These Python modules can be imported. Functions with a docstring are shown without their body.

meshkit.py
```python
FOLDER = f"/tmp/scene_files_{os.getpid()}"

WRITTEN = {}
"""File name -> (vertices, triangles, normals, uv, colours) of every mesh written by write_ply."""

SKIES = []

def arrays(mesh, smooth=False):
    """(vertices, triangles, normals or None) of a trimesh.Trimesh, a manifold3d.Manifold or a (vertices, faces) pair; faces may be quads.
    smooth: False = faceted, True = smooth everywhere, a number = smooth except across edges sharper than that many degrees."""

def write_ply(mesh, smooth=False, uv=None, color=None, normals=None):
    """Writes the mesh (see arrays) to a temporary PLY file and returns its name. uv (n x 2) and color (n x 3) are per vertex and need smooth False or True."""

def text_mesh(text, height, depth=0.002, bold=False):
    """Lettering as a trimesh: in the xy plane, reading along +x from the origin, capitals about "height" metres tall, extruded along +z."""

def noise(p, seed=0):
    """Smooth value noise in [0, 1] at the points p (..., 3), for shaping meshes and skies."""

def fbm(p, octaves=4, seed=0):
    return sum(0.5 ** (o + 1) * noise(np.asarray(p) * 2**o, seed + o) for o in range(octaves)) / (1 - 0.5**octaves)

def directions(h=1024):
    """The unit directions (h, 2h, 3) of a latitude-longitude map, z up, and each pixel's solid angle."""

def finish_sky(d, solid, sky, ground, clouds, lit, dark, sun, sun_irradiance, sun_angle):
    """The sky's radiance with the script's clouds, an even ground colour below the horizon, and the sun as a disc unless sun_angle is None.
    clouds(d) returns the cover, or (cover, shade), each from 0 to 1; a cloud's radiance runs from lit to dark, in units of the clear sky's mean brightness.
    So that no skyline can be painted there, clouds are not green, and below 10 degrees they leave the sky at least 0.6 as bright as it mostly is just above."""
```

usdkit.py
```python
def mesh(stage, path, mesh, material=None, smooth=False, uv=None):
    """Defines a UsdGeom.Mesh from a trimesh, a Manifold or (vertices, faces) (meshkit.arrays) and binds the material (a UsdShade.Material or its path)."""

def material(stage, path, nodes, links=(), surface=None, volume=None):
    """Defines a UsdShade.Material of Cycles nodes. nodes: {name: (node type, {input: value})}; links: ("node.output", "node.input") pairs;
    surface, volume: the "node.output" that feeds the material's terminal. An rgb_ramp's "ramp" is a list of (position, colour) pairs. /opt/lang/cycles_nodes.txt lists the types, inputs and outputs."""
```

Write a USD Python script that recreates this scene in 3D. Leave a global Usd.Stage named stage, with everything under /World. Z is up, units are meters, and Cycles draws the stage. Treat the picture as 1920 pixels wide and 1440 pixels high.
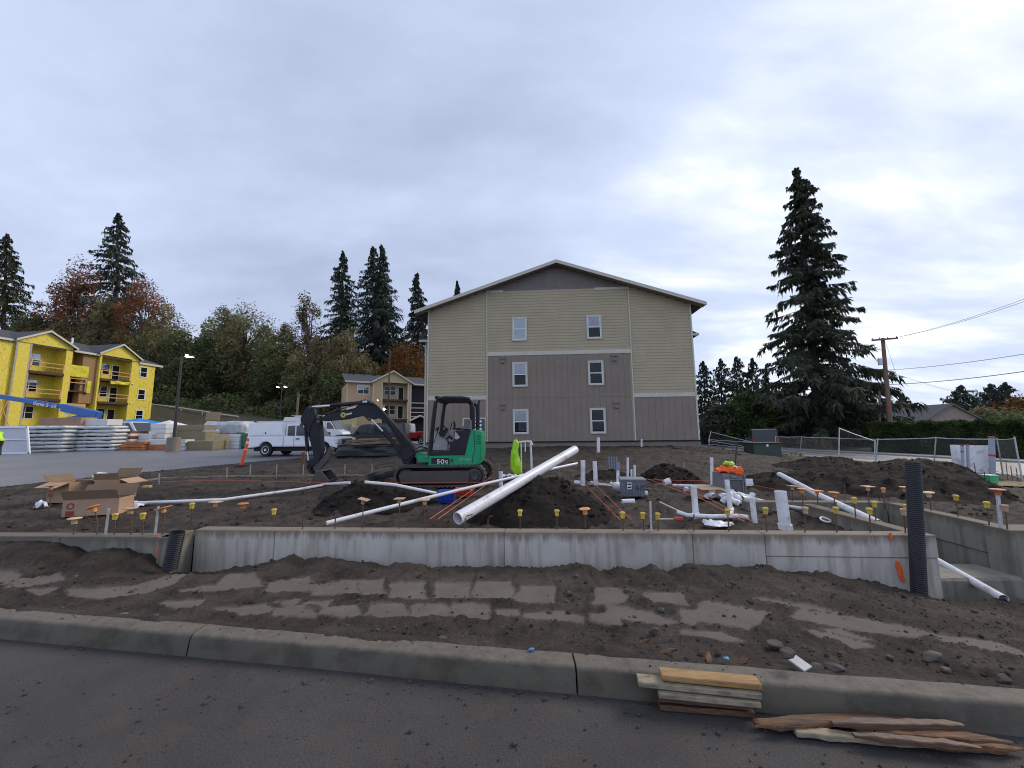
import math, random
import numpy as np
import trimesh, manifold3d, shapely
from shapely.geometry import Polygon, Point
from scipy.interpolate import RBFInterpolator
import usdkit, meshkit
from pxr import Usd, UsdGeom, UsdLux, UsdShade, Gf, Sdf, Vt

stage = Usd.Stage.CreateInMemory()
UsdGeom.SetStageUpAxis(stage, "Z")
UsdGeom.SetStageMetersPerUnit(stage, 1.0)
world = UsdGeom.Xform.Define(stage, "/World")
stage.SetDefaultPrim(world.GetPrim())
UsdGeom.Scope.Define(stage, "/World/Looks")
rng = np.random.default_rng(7)
random.seed(7)

# ---------------------------------------------------------------- camera
FPX, PITCH, ROLL = 710.0, math.radians(6.9), math.radians(0.65)
CAM = np.array([0.0, 0.0, 1.7])
_F = np.array([0, math.cos(PITCH), math.sin(PITCH)])
_U0 = np.array([0, -math.sin(PITCH), math.cos(PITCH)])
_R0 = np.array([1.0, 0, 0])
_R = _R0 * math.cos(ROLL) - _U0 * math.sin(ROLL)
_U = _U0 * math.cos(ROLL) + _R0 * math.sin(ROLL)
cam = UsdGeom.Camera.Define(stage, "/World/camera")
cam.CreateHorizontalApertureAttr(36.0)
cam.CreateVerticalApertureAttr(27.0)
cam.CreateFocalLengthAttr(36.0 * FPX / 1920.0)
cam.CreateFStopAttr(0.0)
cam.CreateClippingRangeAttr(Gf.Vec2f(0.05, 5000))
EXPOSURE = 0.5
cam.CreateExposureAttr(EXPOSURE)
cam.AddTransformOp().Set(Gf.Matrix4d(*_R, 0, *_U, 0, *(-_F), 0, *CAM, 1))

# ---------------------------------------------------------------- sky and veiled sun
SUN_EL, SUN_AZ = math.radians(38), math.radians(62)          # azimuth from +y towards +x
sun_dir = np.array([math.cos(SUN_EL) * math.sin(SUN_AZ), math.cos(SUN_EL) * math.cos(SUN_AZ), math.sin(SUN_EL)])
sky_mat = usdkit.material(stage, "/World/Looks/sky_overcast", {
    "sky": ("sky_texture", {"sky_type": "single_scattering", "sun_disc": False, "sun_elevation": SUN_EL, "sun_rotation": SUN_AZ}),
    "g": ("texture_coordinate", {}),
    "sep": ("separate_xyz", {}),
    "zc": ("math", {"math_type": "maximum", "value2": 0.0}),
    "za": ("math", {"math_type": "add", "value2": 0.22}),
    "dx": ("math", {"math_type": "divide"}),
    "dy": ("math", {"math_type": "divide"}),
    "cv": ("combine_xyz", {"z": 0.0}),
    "map": ("mapping", {"location": (0.35, 0.1, 0.0), "rotation": (0, 0, 0.5), "scale": (0.8, 1.35, 1.0)}),
    "n1": ("noise_texture", {"scale": 0.95, "detail": 7.0, "roughness": 0.52, "distortion": 0.35}),
    "map2": ("mapping", {"location": (3.1, 1.7, 0.0), "rotation": (0, 0, -0.5), "scale": (0.7, 1.6, 1.0)}),
    "n2": ("noise_texture", {"scale": 2.3, "detail": 5.0, "roughness": 0.55}),
    "sd": ("vector_math", {"math_type": "dot_product", "vector2": tuple(np.array([math.sin(0.82), math.cos(0.82), 0.30]) / 1.044)}),
    "sdc": ("math", {"math_type": "maximum", "value2": 0.0}),
    "sdp": ("math", {"math_type": "power", "value2": 7.0}),
    "sdm": ("math", {"math_type": "multiply", "value2": 0.27}),
    "m2": ("math", {"math_type": "multiply_add", "value2": 0.36, "value3": -0.19}),
    "add": ("math", {"math_type": "add"}),
    "add2": ("math", {"math_type": "add"}),
    "ramp": ("rgb_ramp", {"ramp": [(0.0, (2.7, 3.15, 4.4)), (0.34, (3.3, 3.85, 5.3)), (0.46, (3.85, 4.45, 6.0)), (0.56, (4.4, 5.05, 6.75)), (0.65, (4.9, 5.6, 7.2)), (0.73, (6.2, 6.75, 8.1)), (0.82, (8.8, 9.2, 9.9)), (1.0, (11.5, 11.6, 11.8))]}),
    "mix": ("mix", {"fac": 0.96}),
    "bg": ("background_shader", {"strength": 0.1}),
}, [("g.generated", "sep.vector"), ("sep.z", "zc.value1"), ("zc.value", "za.value1"), ("sep.x", "dx.value1"), ("za.value", "dx.value2"),
    ("sep.y", "dy.value1"), ("za.value", "dy.value2"), ("dx.value", "cv.x"), ("dy.value", "cv.y"), ("cv.vector", "map.vector"), ("map.vector", "n1.vector"),
    ("cv.vector", "map2.vector"), ("map2.vector", "n2.vector"), ("n2.fac", "m2.value1"), ("g.generated", "sd.vector1"), ("sd.value", "sdc.value1"), ("sdc.value", "sdp.value1"), ("sdp.value", "sdm.value1"),
    ("n1.fac", "add.value1"), ("m2.value", "add.value2"), ("add.value", "add2.value1"), ("sdm.value", "add2.value2"), ("add2.value", "ramp.fac"),
    ("sky.color", "mix.color1"), ("ramp.color", "mix.color2"), ("mix.color", "bg.color")], surface="bg.background")
sky = UsdLux.DomeLight.Define(stage, "/World/sky")
UsdShade.MaterialBindingAPI.Apply(sky.GetPrim()).Bind(sky_mat)
sky.GetPrim().SetCustomDataByKey("kind", "structure")
sun = UsdLux.DistantLight.Define(stage, "/World/sun")
sun.CreateNormalizeAttr(True)
sun.CreateIntensityAttr(0.4)
sun.CreateAngleAttr(24.0)
sun.CreateColorAttr(Gf.Vec3f(1.0, 0.88, 0.72))
_zx = np.cross([0, 0, 1.0], sun_dir); _zx /= np.linalg.norm(_zx); _zy = np.cross(sun_dir, _zx)
sun.AddTransformOp().Set(Gf.Matrix4d(*_zx, 0, *_zy, 0, *sun_dir, 0, 0, 0, 100, 1))

# ---------------------------------------------------------------- naming, things and parts
_used = {}
def numbered(parent, name):
    k = (parent, name); n = _used.get(k, 0); _used[k] = n + 1
    return f"{parent}/{name}" if n == 0 else f"{parent}/{name}_{n:03d}"
def _tags(p, label=None, cat=None, group=None, kind=None):
    for k, v in (("label", label), ("category", cat), ("group", group), ("kind", kind)):
        if v: p.SetCustomDataByKey(k, v)
def thing(name, label, cat, loc=(0, 0, 0), rz=0.0, group=None, kind=None):
    path = numbered("/World", name)
    x = UsdGeom.Xform.Define(stage, path)
    x.AddTranslateOp().Set(Gf.Vec3d(*map(float, loc)))
    if rz: x.AddRotateZOp().Set(math.degrees(rz))
    _tags(x.GetPrim(), label, cat, group, kind)
    return path
def part(parent, name, mesh, mat, smooth=False, label=None, kind=None):
    path = numbered(str(parent), name)
    m = usdkit.mesh(stage, path, mesh, mat, smooth)
    _tags(m.GetPrim(), label, kind=kind)
    return path
def tidy(m):
    if isinstance(m, trimesh.Trimesh):
        u, inv = np.unique(m.faces, return_inverse=True)
        if len(u) < len(m.vertices): m = trimesh.Trimesh(m.vertices[u], inv.reshape(-1, 3), process=False)
    return m
def solo(name, mesh, mat, label=None, cat=None, group=None, kind=None, smooth=False):
    mesh = tidy(mesh); path = numbered("/World", name)
    m = usdkit.mesh(stage, path, mesh, mat, smooth)
    _tags(m.GetPrim(), label, cat, group, kind)
    return path
def dup(src, name, label, loc, rz=0.0, scale=None, group=None, cat=None, tilt=None):
    p = stage.GetPrimAtPath(src); was = p.GetCustomData()
    path = numbered("/World", name)
    x = UsdGeom.Xform.Define(stage, path)
    x.GetPrim().GetReferences().AddInternalReference(src)
    x.ClearXformOpOrder()
    x.AddTranslateOp(opSuffix="at").Set(Gf.Vec3d(*map(float, loc)))
    if tilt: x.AddRotateXYZOp(opSuffix="tilt").Set(Gf.Vec3f(*map(float, tilt)))
    if rz: x.AddRotateZOp(opSuffix="turn").Set(math.degrees(rz))
    if scale is not None: x.AddScaleOp(opSuffix="size").Set(Gf.Vec3f(*map(float, np.broadcast_to(scale, 3))))
    _tags(x.GetPrim(), label, cat or was.get("category"), group or was.get("group"))
    x.GetPrim().SetInstanceable(True)
    return path

# ---------------------------------------------------------------- pixel rays of the photograph to points of the place
def ray(px, py): return _F + _R * (px - 960) / FPX + _U * (720 - py) / FPX
def at_y(px, py, y):
    d = ray(px, py); return CAM + d * (y / d[1])
def at_z(px, py, z):
    d = ray(px, py); return CAM + d * ((z - CAM[2]) / d[2])

# ---------------------------------------------------------------- materials
def mat(name, c, rough=0.7, metal=0.0, var=0.12, scale=3.0, bump=0.0, bscale=None, c2=None, stretch=None, spec=0.5, detail=5.0, coat=0.0, space="object", lo=0.35, hi=0.65, transl=0.0, rnd=0.0, trans=0.0):
    """A procedural surface: colour c broken up by noise (towards c2, or darker and lighter by var), with roughness and optional bump."""
    c = np.array(c, float)
    a = np.clip(c * (1 - var), 0, 1) if c2 is None else np.array(c2, float)
    b = np.clip(c * (1 + var), 0, 1) if c2 is None else c
    nodes = {"t": ("texture_coordinate", {}), "geo": ("geometry", {}), "map": ("mapping", {"scale": tuple(stretch or (1, 1, 1))}),
             "n": ("noise_texture", {"scale": scale, "detail": detail, "roughness": 0.6}),
             "r": ("rgb_ramp", {"ramp": [(lo, tuple(a)), (hi, tuple(b))]}),
             "p": ("principled_bsdf", {"roughness": rough, "metallic": metal, "specular_ior_level": spec, "coat_weight": coat, "coat_roughness": 0.08, "transmission_weight": trans})}
    links = [("t.object" if space == "object" else "geo.position", "map.vector"), ("map.vector", "n.vector"), ("n.fac", "r.fac")]
    col = "r.color"
    if rnd:
        nodes["oi"] = ("object_info", {}); nodes["hv"] = ("hsv", {}); nodes["rm"] = ("map_range", {"to_min": 1 - rnd, "to_max": 1 + rnd}); nodes["rh"] = ("map_range", {"to_min": 0.5 - rnd * 0.06, "to_max": 0.5 + rnd * 0.06})
        links += [("oi.random", "rm.value"), ("rm.result", "hv.value"), ("oi.random", "rh.value"), ("rh.result", "hv.hue"), (col, "hv.color")]; col = "hv.color"
    links.append((col, "p.base_color"))
    if bump:
        nodes["nb"] = ("noise_texture", {"scale": bscale or scale * 6, "detail": 6.0, "roughness": 0.65})
        nodes["b"] = ("bump", {"strength": bump, "distance": 0.02})
        links += [("map.vector", "nb.vector"), ("nb.fac", "b.height"), ("b.normal", "p.normal")]
    surf = "p.BSDF"
    if transl:
        nodes["tr"] = ("translucent_bsdf", {}); nodes["mx"] = ("mix_closure", {"fac": transl})
        links += [(col, "tr.color"), ("p.BSDF", "mx.closure1"), ("tr.BSDF", "mx.closure2")]; surf = "mx.closure"
    return usdkit.material(stage, f"/World/Looks/{name}", nodes, links, surface=surf)

def soil_mat(name, dark, light, wet=0.8, packed=(0.150, 0.126, 0.110)):
    return usdkit.material(stage, f"/World/Looks/{name}", {
        "geo": ("geometry", {}), "at": ("attribute", {"attribute": "pack"}), "aw": ("attribute", {"attribute": "damp"}), "wm": ("math", {"math_type": "multiply", "value2": 0.5}), "wet": ("mix", {"mix_type": "multiply", "color2": (0.52, 0.50, 0.49)}),
        "n1": ("noise_texture", {"scale": 2.2, "detail": 9.0, "roughness": 0.68}),
        "n2": ("noise_texture", {"scale": 40.0, "detail": 6.0, "roughness": 0.7}),
        "n3": ("noise_texture", {"scale": 5.0, "detail": 5.0, "roughness": 0.6, "distortion": 0.6}),
        "r1": ("rgb_ramp", {"ramp": [(0.32, dark), (0.68, light)]}),
        "r2": ("rgb_ramp", {"ramp": [(0.3, (0.62, 0.62, 0.62)), (0.7, (1.3, 1.29, 1.27))]}),
        "mul": ("mix", {"mix_type": "multiply", "fac": 0.85}),
        "pk": ("rgb_ramp", {"ramp": [(0.3, tuple(np.array(packed) * 0.86)), (0.7, tuple(np.array(packed) * 1.1))]}),
        "mx": ("mix", {}),
        "lw": ("math", {"math_type": "multiply_add", "value2": -0.9, "value3": 1.0}),
        "bh": ("math", {"math_type": "multiply"}),
        "b": ("bump", {"strength": 1.0, "distance": 0.05}),
        "rr": ("map_range", {"from_min": 0.3, "from_max": 0.7, "to_min": wet - 0.12, "to_max": wet + 0.12}),
        "p": ("principled_bsdf", {"specular_ior_level": 0.1}),
    }, [("geo.position", "n1.vector"), ("geo.position", "n2.vector"), ("geo.position", "n3.vector"), ("n1.fac", "r1.fac"), ("n2.fac", "r2.fac"), ("r1.color", "mul.color1"), ("r2.color", "mul.color2"),
        ("n3.fac", "pk.fac"), ("at.fac", "mx.fac"), ("mul.color", "mx.color1"), ("pk.color", "mx.color2"), ("mx.color", "wet.color1"), ("aw.fac", "wm.value1"), ("wm.value", "wet.fac"), ("wet.color", "p.base_color"),
        ("at.fac", "lw.value1"), ("n2.fac", "bh.value1"), ("lw.value", "bh.value2"), ("bh.value", "b.height"), ("b.normal", "p.normal"), ("n3.fac", "rr.value"), ("rr.result", "p.roughness")], surface="p.BSDF")

M_soil = soil_mat("soil_brown", (0.039, 0.0325, 0.028), (0.122, 0.101, 0.086))
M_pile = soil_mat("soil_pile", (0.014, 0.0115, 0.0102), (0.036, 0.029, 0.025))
M_asphalt = usdkit.material(stage, "/World/Looks/asphalt_near", {
    "geo": ("geometry", {}), "n1": ("noise_texture", {"scale": 1.1, "detail": 7.0, "roughness": 0.6}), "n2": ("noise_texture", {"scale": 2.7, "detail": 8.0, "roughness": 0.68, "distortion": 0.4}), "n3": ("noise_texture", {"scale": 85.0, "detail": 5.0, "roughness": 0.8}), "v": ("voronoi_texture", {"scale": 95.0}),
    "r1": ("rgb_ramp", {"ramp": [(0.3, (0.050, 0.0455, 0.043)), (0.7, (0.083, 0.077, 0.0725))]}), "r2": ("rgb_ramp", {"ramp": [(0.53, (0, 0, 0)), (0.68, (1, 1, 1))]}), "r3": ("rgb_ramp", {"ramp": [(0.3, (0.55, 0.55, 0.55)), (0.7, (1.5, 1.48, 1.45))]}), "r4": ("rgb_ramp", {"ramp": [(0.03, (2.1, 2.05, 2.0)), (0.16, (1, 1, 1))]}),
    "mud": ("mix", {"color2": (0.098, 0.076, 0.06)}), "g": ("math", {"math_type": "multiply", "value2": 0.55}), "m3": ("mix", {"mix_type": "multiply", "fac": 0.8}), "m4": ("mix", {"mix_type": "multiply", "fac": 0.6}), "hh": ("math", {"math_type": "multiply_add", "value2": -0.5}),
    "b": ("bump", {"strength": 0.8, "distance": 0.012}), "p": ("principled_bsdf", {"roughness": 0.75, "specular_ior_level": 0.25})},
    [("geo.position", f"{k}.vector") for k in ("n1", "n2", "n3", "v")] + [("n1.fac", "r1.fac"), ("n2.fac", "r2.fac"), ("r2.color", "g.value1"), ("n3.fac", "r3.fac"), ("v.distance", "r4.fac"), ("r1.color", "mud.color1"), ("g.value", "mud.fac"), ("mud.color", "m3.color1"), ("r3.color", "m3.color2"), ("m3.color", "m4.color1"), ("r4.color", "m4.color2"), ("m4.color", "p.base_color"), ("v.distance", "hh.value1"), ("n3.fac", "hh.value3"), ("hh.value", "b.height"), ("b.normal", "p.normal")], surface="p.BSDF")
M_lot = mat("asphalt_lot", (0.155, 0.152, 0.16), 0.45, var=0.16, scale=0.5, bump=0.15, bscale=60, space="world", detail=8, spec=0.6)
M_road = mat("asphalt_road", (0.16, 0.16, 0.165), 0.5, var=0.1, scale=0.6, space="world", detail=8)
M_verge = mat("verge_grass", (0.055, 0.062, 0.03), 0.9, c2=(0.05, 0.038, 0.026), scale=0.8, bump=0.6, bscale=20, space="world")
M_pave = mat("pavement_concrete", (0.3, 0.29, 0.28), 0.8, var=0.1, scale=2, space="world")
M_line = mat("road_paint", (0.72, 0.72, 0.72), 0.6, var=0.08, space="world")
def concrete(name, base, stain, vs=(2.4, 2.4, 0.22), dust=None, rim=None):
    extra, links = {}, []
    last = "m2.color"
    if dust:      # dry soil on what faces up; on the kerb, sky light painted in too
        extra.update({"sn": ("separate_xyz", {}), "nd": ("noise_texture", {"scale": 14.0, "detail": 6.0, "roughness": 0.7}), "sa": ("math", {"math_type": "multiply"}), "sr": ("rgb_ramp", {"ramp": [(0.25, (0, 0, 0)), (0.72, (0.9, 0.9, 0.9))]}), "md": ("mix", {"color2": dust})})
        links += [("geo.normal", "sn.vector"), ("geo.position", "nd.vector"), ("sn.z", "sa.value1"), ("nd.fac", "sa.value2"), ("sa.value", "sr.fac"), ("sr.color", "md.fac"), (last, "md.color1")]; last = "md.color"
    if rim:       # brown run-off below the top edge
        extra.update({"sp": ("separate_xyz", {}), "rz": ("map_range", {"from_min": 0.10, "from_max": 0.30, "clamp": True}), "nr": ("noise_texture", {"scale": 5.5, "detail": 5.0, "roughness": 0.65}), "rm": ("math", {"math_type": "multiply_add", "value2": 0.62}), "rr": ("rgb_ramp", {"ramp": [(0.72, (0, 0, 0)), (1.0, (0.8, 0.8, 0.8))]}), "mr": ("mix", {"color2": rim})})
        links += [("geo.position", "sp.vector"), ("sp.z", "rz.value"), ("map.vector", "nr.vector"), ("rz.result", "rm.value1"), ("nr.fac", "rm.value3"), ("rm.value", "rr.fac"), ("rr.color", "mr.fac"), (last, "mr.color1")]; last = "mr.color"
    return usdkit.material(stage, f"/World/Looks/{name}", {**extra,
        "geo": ("geometry", {}), "map": ("mapping", {"scale": vs}),
        "n1": ("noise_texture", {"scale": 3.2, "detail": 6.0, "roughness": 0.62}),
        "n2": ("noise_texture", {"scale": 1.1, "detail": 7.0, "roughness": 0.6}),
        "n3": ("noise_texture", {"scale": 60.0, "detail": 4.0}),
        "v": ("voronoi_texture", {"scale": 26.0}),
        "vr": ("rgb_ramp", {"ramp": [(0.05, (0.35, 0.35, 0.35)), (0.13, (1, 1, 1))]}),
        "r1": ("rgb_ramp", {"ramp": [(0.36, stain), (0.54, base)]}),
        "r2": ("rgb_ramp", {"ramp": [(0.3, (0.72, 0.71, 0.69)), (0.7, (1.12, 1.12, 1.12))]}),
        "m": ("mix", {"mix_type": "multiply", "fac": 0.9}), "m2": ("mix", {"mix_type": "multiply", "fac": 0.22}),
        "b": ("bump", {"strength": 0.25, "distance": 0.01}),
        "p": ("principled_bsdf", {"roughness": 0.8, "specular_ior_level": 0.3})},
        [("geo.position", "map.vector"), ("map.vector", "n1.vector"), ("geo.position", "n2.vector"), ("geo.position", "n3.vector"), ("geo.position", "v.vector"), ("v.distance", "vr.fac"),
         ("n1.fac", "r1.fac"), ("n2.fac", "r2.fac"), ("r1.color", "m.color1"), ("r2.color", "m.color2"), ("m.color", "m2.color1"), ("vr.color", "m2.color2"), (last, "p.base_color"), *links, ("n3.fac", "b.height"), ("b.normal", "p.normal")], surface="p.BSDF")
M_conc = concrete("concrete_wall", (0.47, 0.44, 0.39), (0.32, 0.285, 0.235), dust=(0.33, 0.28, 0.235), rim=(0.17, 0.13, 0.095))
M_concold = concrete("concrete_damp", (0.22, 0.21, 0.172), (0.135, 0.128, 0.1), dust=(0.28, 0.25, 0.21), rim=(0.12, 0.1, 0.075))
M_kerb = concrete("concrete_kerb", (0.102, 0.09, 0.067), (0.066, 0.057, 0.042), (1.2, 1.2, 1.6), dust=(0.175, 0.15, 0.126))  # paler top colour is part dry soil dust, part painted-in sky light
M_pvc = mat("pvc_white", (0.70, 0.705, 0.725), 0.38, scale=5, detail=8, c2=(0.44, 0.40, 0.36), lo=0.30, hi=0.47, space="world")
M_steel = mat("galvanised_steel", (0.55, 0.56, 0.57), 0.42, metal=0.7, var=0.15, scale=12)
M_rust = mat("rebar_rust", (0.13, 0.075, 0.05), 0.75, metal=0.3, var=0.3, scale=20)
M_black = mat("black_plastic", (0.012, 0.013, 0.016), 0.42, var=0.3, scale=8)
M_orange = mat("spray_orange", (0.85, 0.12, 0.02), 0.6, var=0.15, scale=14)
M_string = mat("orange_string", (0.6, 0.13, 0.06), 0.6, var=0.1)
M_yellowcap = mat("cap_yellow", (0.56, 0.40, 0.055), 0.5, var=0.18, scale=30, rnd=0.12)
M_orangecap = mat("cap_orange", (0.56, 0.22, 0.085), 0.55, var=0.2, scale=25, rnd=0.2)
M_tancap = mat("cap_tan", (0.5, 0.34, 0.2), 0.65, var=0.22, scale=25, rnd=0.2)
M_lumber = mat("lumber_pale", (0.36, 0.25, 0.14), 0.75, c2=(0.22, 0.145, 0.075), scale=4, stretch=(1.2, 9, 9), bump=0.2, bscale=18)
M_lumberwet = mat("lumber_wet", (0.125, 0.062, 0.032), 0.5, c2=(0.045, 0.024, 0.015), scale=6, stretch=(.8, 16, 16), bump=0.3, bscale=14)
M_lumberyel = mat("lumber_yellow", (0.36, 0.215, 0.085), 0.65, c2=(0.22, 0.11, 0.036), scale=4, stretch=(1.2, 9, 9), bump=0.2, bscale=18)
M_lumbergrey = mat("lumber_grey", (0.29, 0.235, 0.155), 0.8, c2=(0.11, 0.095, 0.078), scale=6, stretch=(1.6, 5, 5), bump=0.3, bscale=18, lo=0.33, hi=0.6)
M_lumberred = mat("lumber_split", (0.25, 0.115, 0.034), 0.7, lo=.42, hi=.68, c2=(0.065, 0.032, 0.018), scale=6, stretch=(.8, 16, 16), bump=0.5, bscale=16)

# ---------------------------------------------------------------- mesh helpers
def cat(*ms): return trimesh.util.concatenate([m for m in ms if m is not None])
def box(x0, x1, y0, y1, z0, z1): 
    m = trimesh.creation.box((abs(x1 - x0), abs(y1 - y0), abs(z1 - z0))); m.apply_translation(((x0 + x1) / 2, (y0 + y1) / 2, (z0 + z1) / 2)); return m
def cbox(x0, x1, y0, y1, z0, z1, c=0.01):
    """A box with chamfered edges."""
    c = min(c, abs(x1 - x0) * .45, abs(y1 - y0) * .45, abs(z1 - z0) * .45); pts = []
    for i in (0, 1):
        for j in (0, 1):
            for k in (0, 1):
                X, Y, Z = (x0, x1)[i], (y0, y1)[j], (z0, z1)[k]; sx, sy, sz = (c, -c)[i], (c, -c)[j], (c, -c)[k]
                pts += [(X, Y + sy, Z + sz), (X + sx, Y, Z + sz), (X + sx, Y + sy, Z)]
    return trimesh.convex.convex_hull(np.array(pts))
def rot(m, ax, deg, about=(0, 0, 0)):
    m = m.copy(); m.apply_transform(trimesh.transformations.rotation_matrix(math.radians(deg), ax, about)); return m
def mv(m, x=0, y=0, z=0): m = m.copy(); m.apply_translation((x, y, z)); return m
def frames(p):
    p = np.asarray(p, float); t = np.gradient(p, axis=0); t /= np.linalg.norm(t, axis=1, keepdims=True) + 1e-12
    a = np.cross(t, np.where(np.abs(t[:, 2:]) < 0.95, [0, 0, 1.0], [1.0, 0, 0])); a /= np.linalg.norm(a, axis=1, keepdims=True) + 1e-12
    return p, t, a, np.cross(t, a)
def tube(p, r, n=10, cap=True):
    """A solid tube along the polyline p; r a number or one per point."""
    p, t, a, b = frames(p); r = np.broadcast_to(np.asarray(r, float), (len(p),)); ang = np.arange(n) * 2 * np.pi / n
    v = p[:, None] + r[:, None, None] * (np.cos(ang)[None, :, None] * a[:, None] + np.sin(ang)[None, :, None] * b[:, None])
    i, j = np.meshgrid(np.arange(len(p) - 1), np.arange(n), indexing="ij")
    q = np.stack([i * n + j, i * n + (j + 1) % n, (i + 1) * n + (j + 1) % n, (i + 1) * n + j], -1).reshape(-1, 4)
    f = np.vstack([q[:, [0, 2, 1]], q[:, [0, 3, 2]]]); v = v.reshape(-1, 3)
    if cap:
        c0, c1 = len(v), len(v) + 1; v = np.vstack([v, p[:1], p[-1:]]); k = np.arange(n); e = (len(p) - 1) * n
        f = np.vstack([f, np.stack([np.full(n, c0), k, (k + 1) % n], 1), np.stack([np.full(n, c1), e + (k + 1) % n, e + k], 1)])
    return trimesh.Trimesh(v, f, process=False)
def pipe(p, r, wall=None, n=14):
    """A hollow pipe, open at both ends, with a rim."""
    w = wall or r * 0.1; p = np.asarray(p, float)
    p, t, a, b = frames(p); ang = np.arange(n) * 2 * np.pi / n; V = []
    ring = np.cos(ang)[None, :, None] * a[:, None] + np.sin(ang)[None, :, None] * b[:, None]
    o = (p[:, None] + r * ring); ii = (p[:, None] + (r - w) * ring)[::-1]
    loop = np.concatenate([o, ii]); L = len(loop); v = loop.reshape(-1, 3)
    i, j = np.meshgrid(np.arange(L), np.arange(n), indexing="ij"); k = (i + 1) % L
    q = np.stack([i * n + j, i * n + (j + 1) % n, k * n + (j + 1) % n, k * n + j], -1).reshape(-1, 4)
    return trimesh.Trimesh(v, np.vstack([q[:, [0, 2, 1]], q[:, [0, 3, 2]]]), process=False)
def lathe(prof, n=16, p0=(0, 0, 0), ax=(0, 0, 1)):
    """Revolves (radius, height) pairs about the axis ax through p0."""
    prof = np.asarray(prof, float); ang = np.arange(n) * 2 * np.pi / n
    v = np.stack([prof[:, None, 0] * np.cos(ang), prof[:, None, 0] * np.sin(ang), np.repeat(prof[:, 1:2], n, 1)], -1).reshape(-1, 3)
    i, j = np.meshgrid(np.arange(len(prof) - 1), np.arange(n), indexing="ij")
    q = np.stack([i * n + j, i * n + (j + 1) % n, (i + 1) * n + (j + 1) % n, (i + 1) * n + j], -1).reshape(-1, 4)
    m = trimesh.Trimesh(v, np.vstack([q[:, [0, 1, 2]], q[:, [0, 2, 3]]]), process=False)
    m.apply_transform(trimesh.geometry.align_vectors([0, 0, 1], np.asarray(ax, float))); m.apply_translation(p0); return m
def prism(poly, y0, y1, holes=()):
    """The (x, z) outline poly pushed from y0 to y1."""
    g = Polygon(poly, holes).buffer(0); g = max(getattr(g, "geoms", [g]), key=lambda a: a.area)
    m = trimesh.creation.extrude_polygon(g, abs(y1 - y0), engine="earcut")
    m.vertices = np.stack([m.vertices[:, 0], min(y0, y1) + m.vertices[:, 2], m.vertices[:, 1]], 1); m.invert(); return m
def beam(p0, p1, w, h, c=0.0):
    """A rectangular bar from p0 to p1, w wide (horizontally) and h deep."""
    p0, p1 = np.asarray(p0, float), np.asarray(p1, float); d = p1 - p0; L = np.linalg.norm(d); d /= L
    s = np.cross(d, [0, 0, 1.0]) if abs(d[2]) < 0.98 else np.array([1.0, 0, 0]); s /= np.linalg.norm(s); u = np.cross(s, d)
    m = cbox(0, L, -w / 2, w / 2, -h / 2, h / 2, c) if c else box(0, L, -w / 2, w / 2, -h / 2, h / 2)
    T = np.eye(4); T[:3, 0], T[:3, 1], T[:3, 2], T[:3, 3] = d, -s, u, p0; m.apply_transform(T); return m
def rough(m, amp, scale, seed=0):
    n = m.vertex_normals.copy(); m = m.copy(); m.vertices = m.vertices + n * ((meshkit.fbm(m.vertices * scale + 50, 3, seed) - 0.5) * 2 * amp)[:, None]; return m
def hull(pts): return trimesh.convex.convex_hull(np.asarray(pts, float))
def smoothstep(a, b, x): t = np.clip((x - a) / (b - a), 0, 1); return t * t * (3 - 2 * t)
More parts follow.
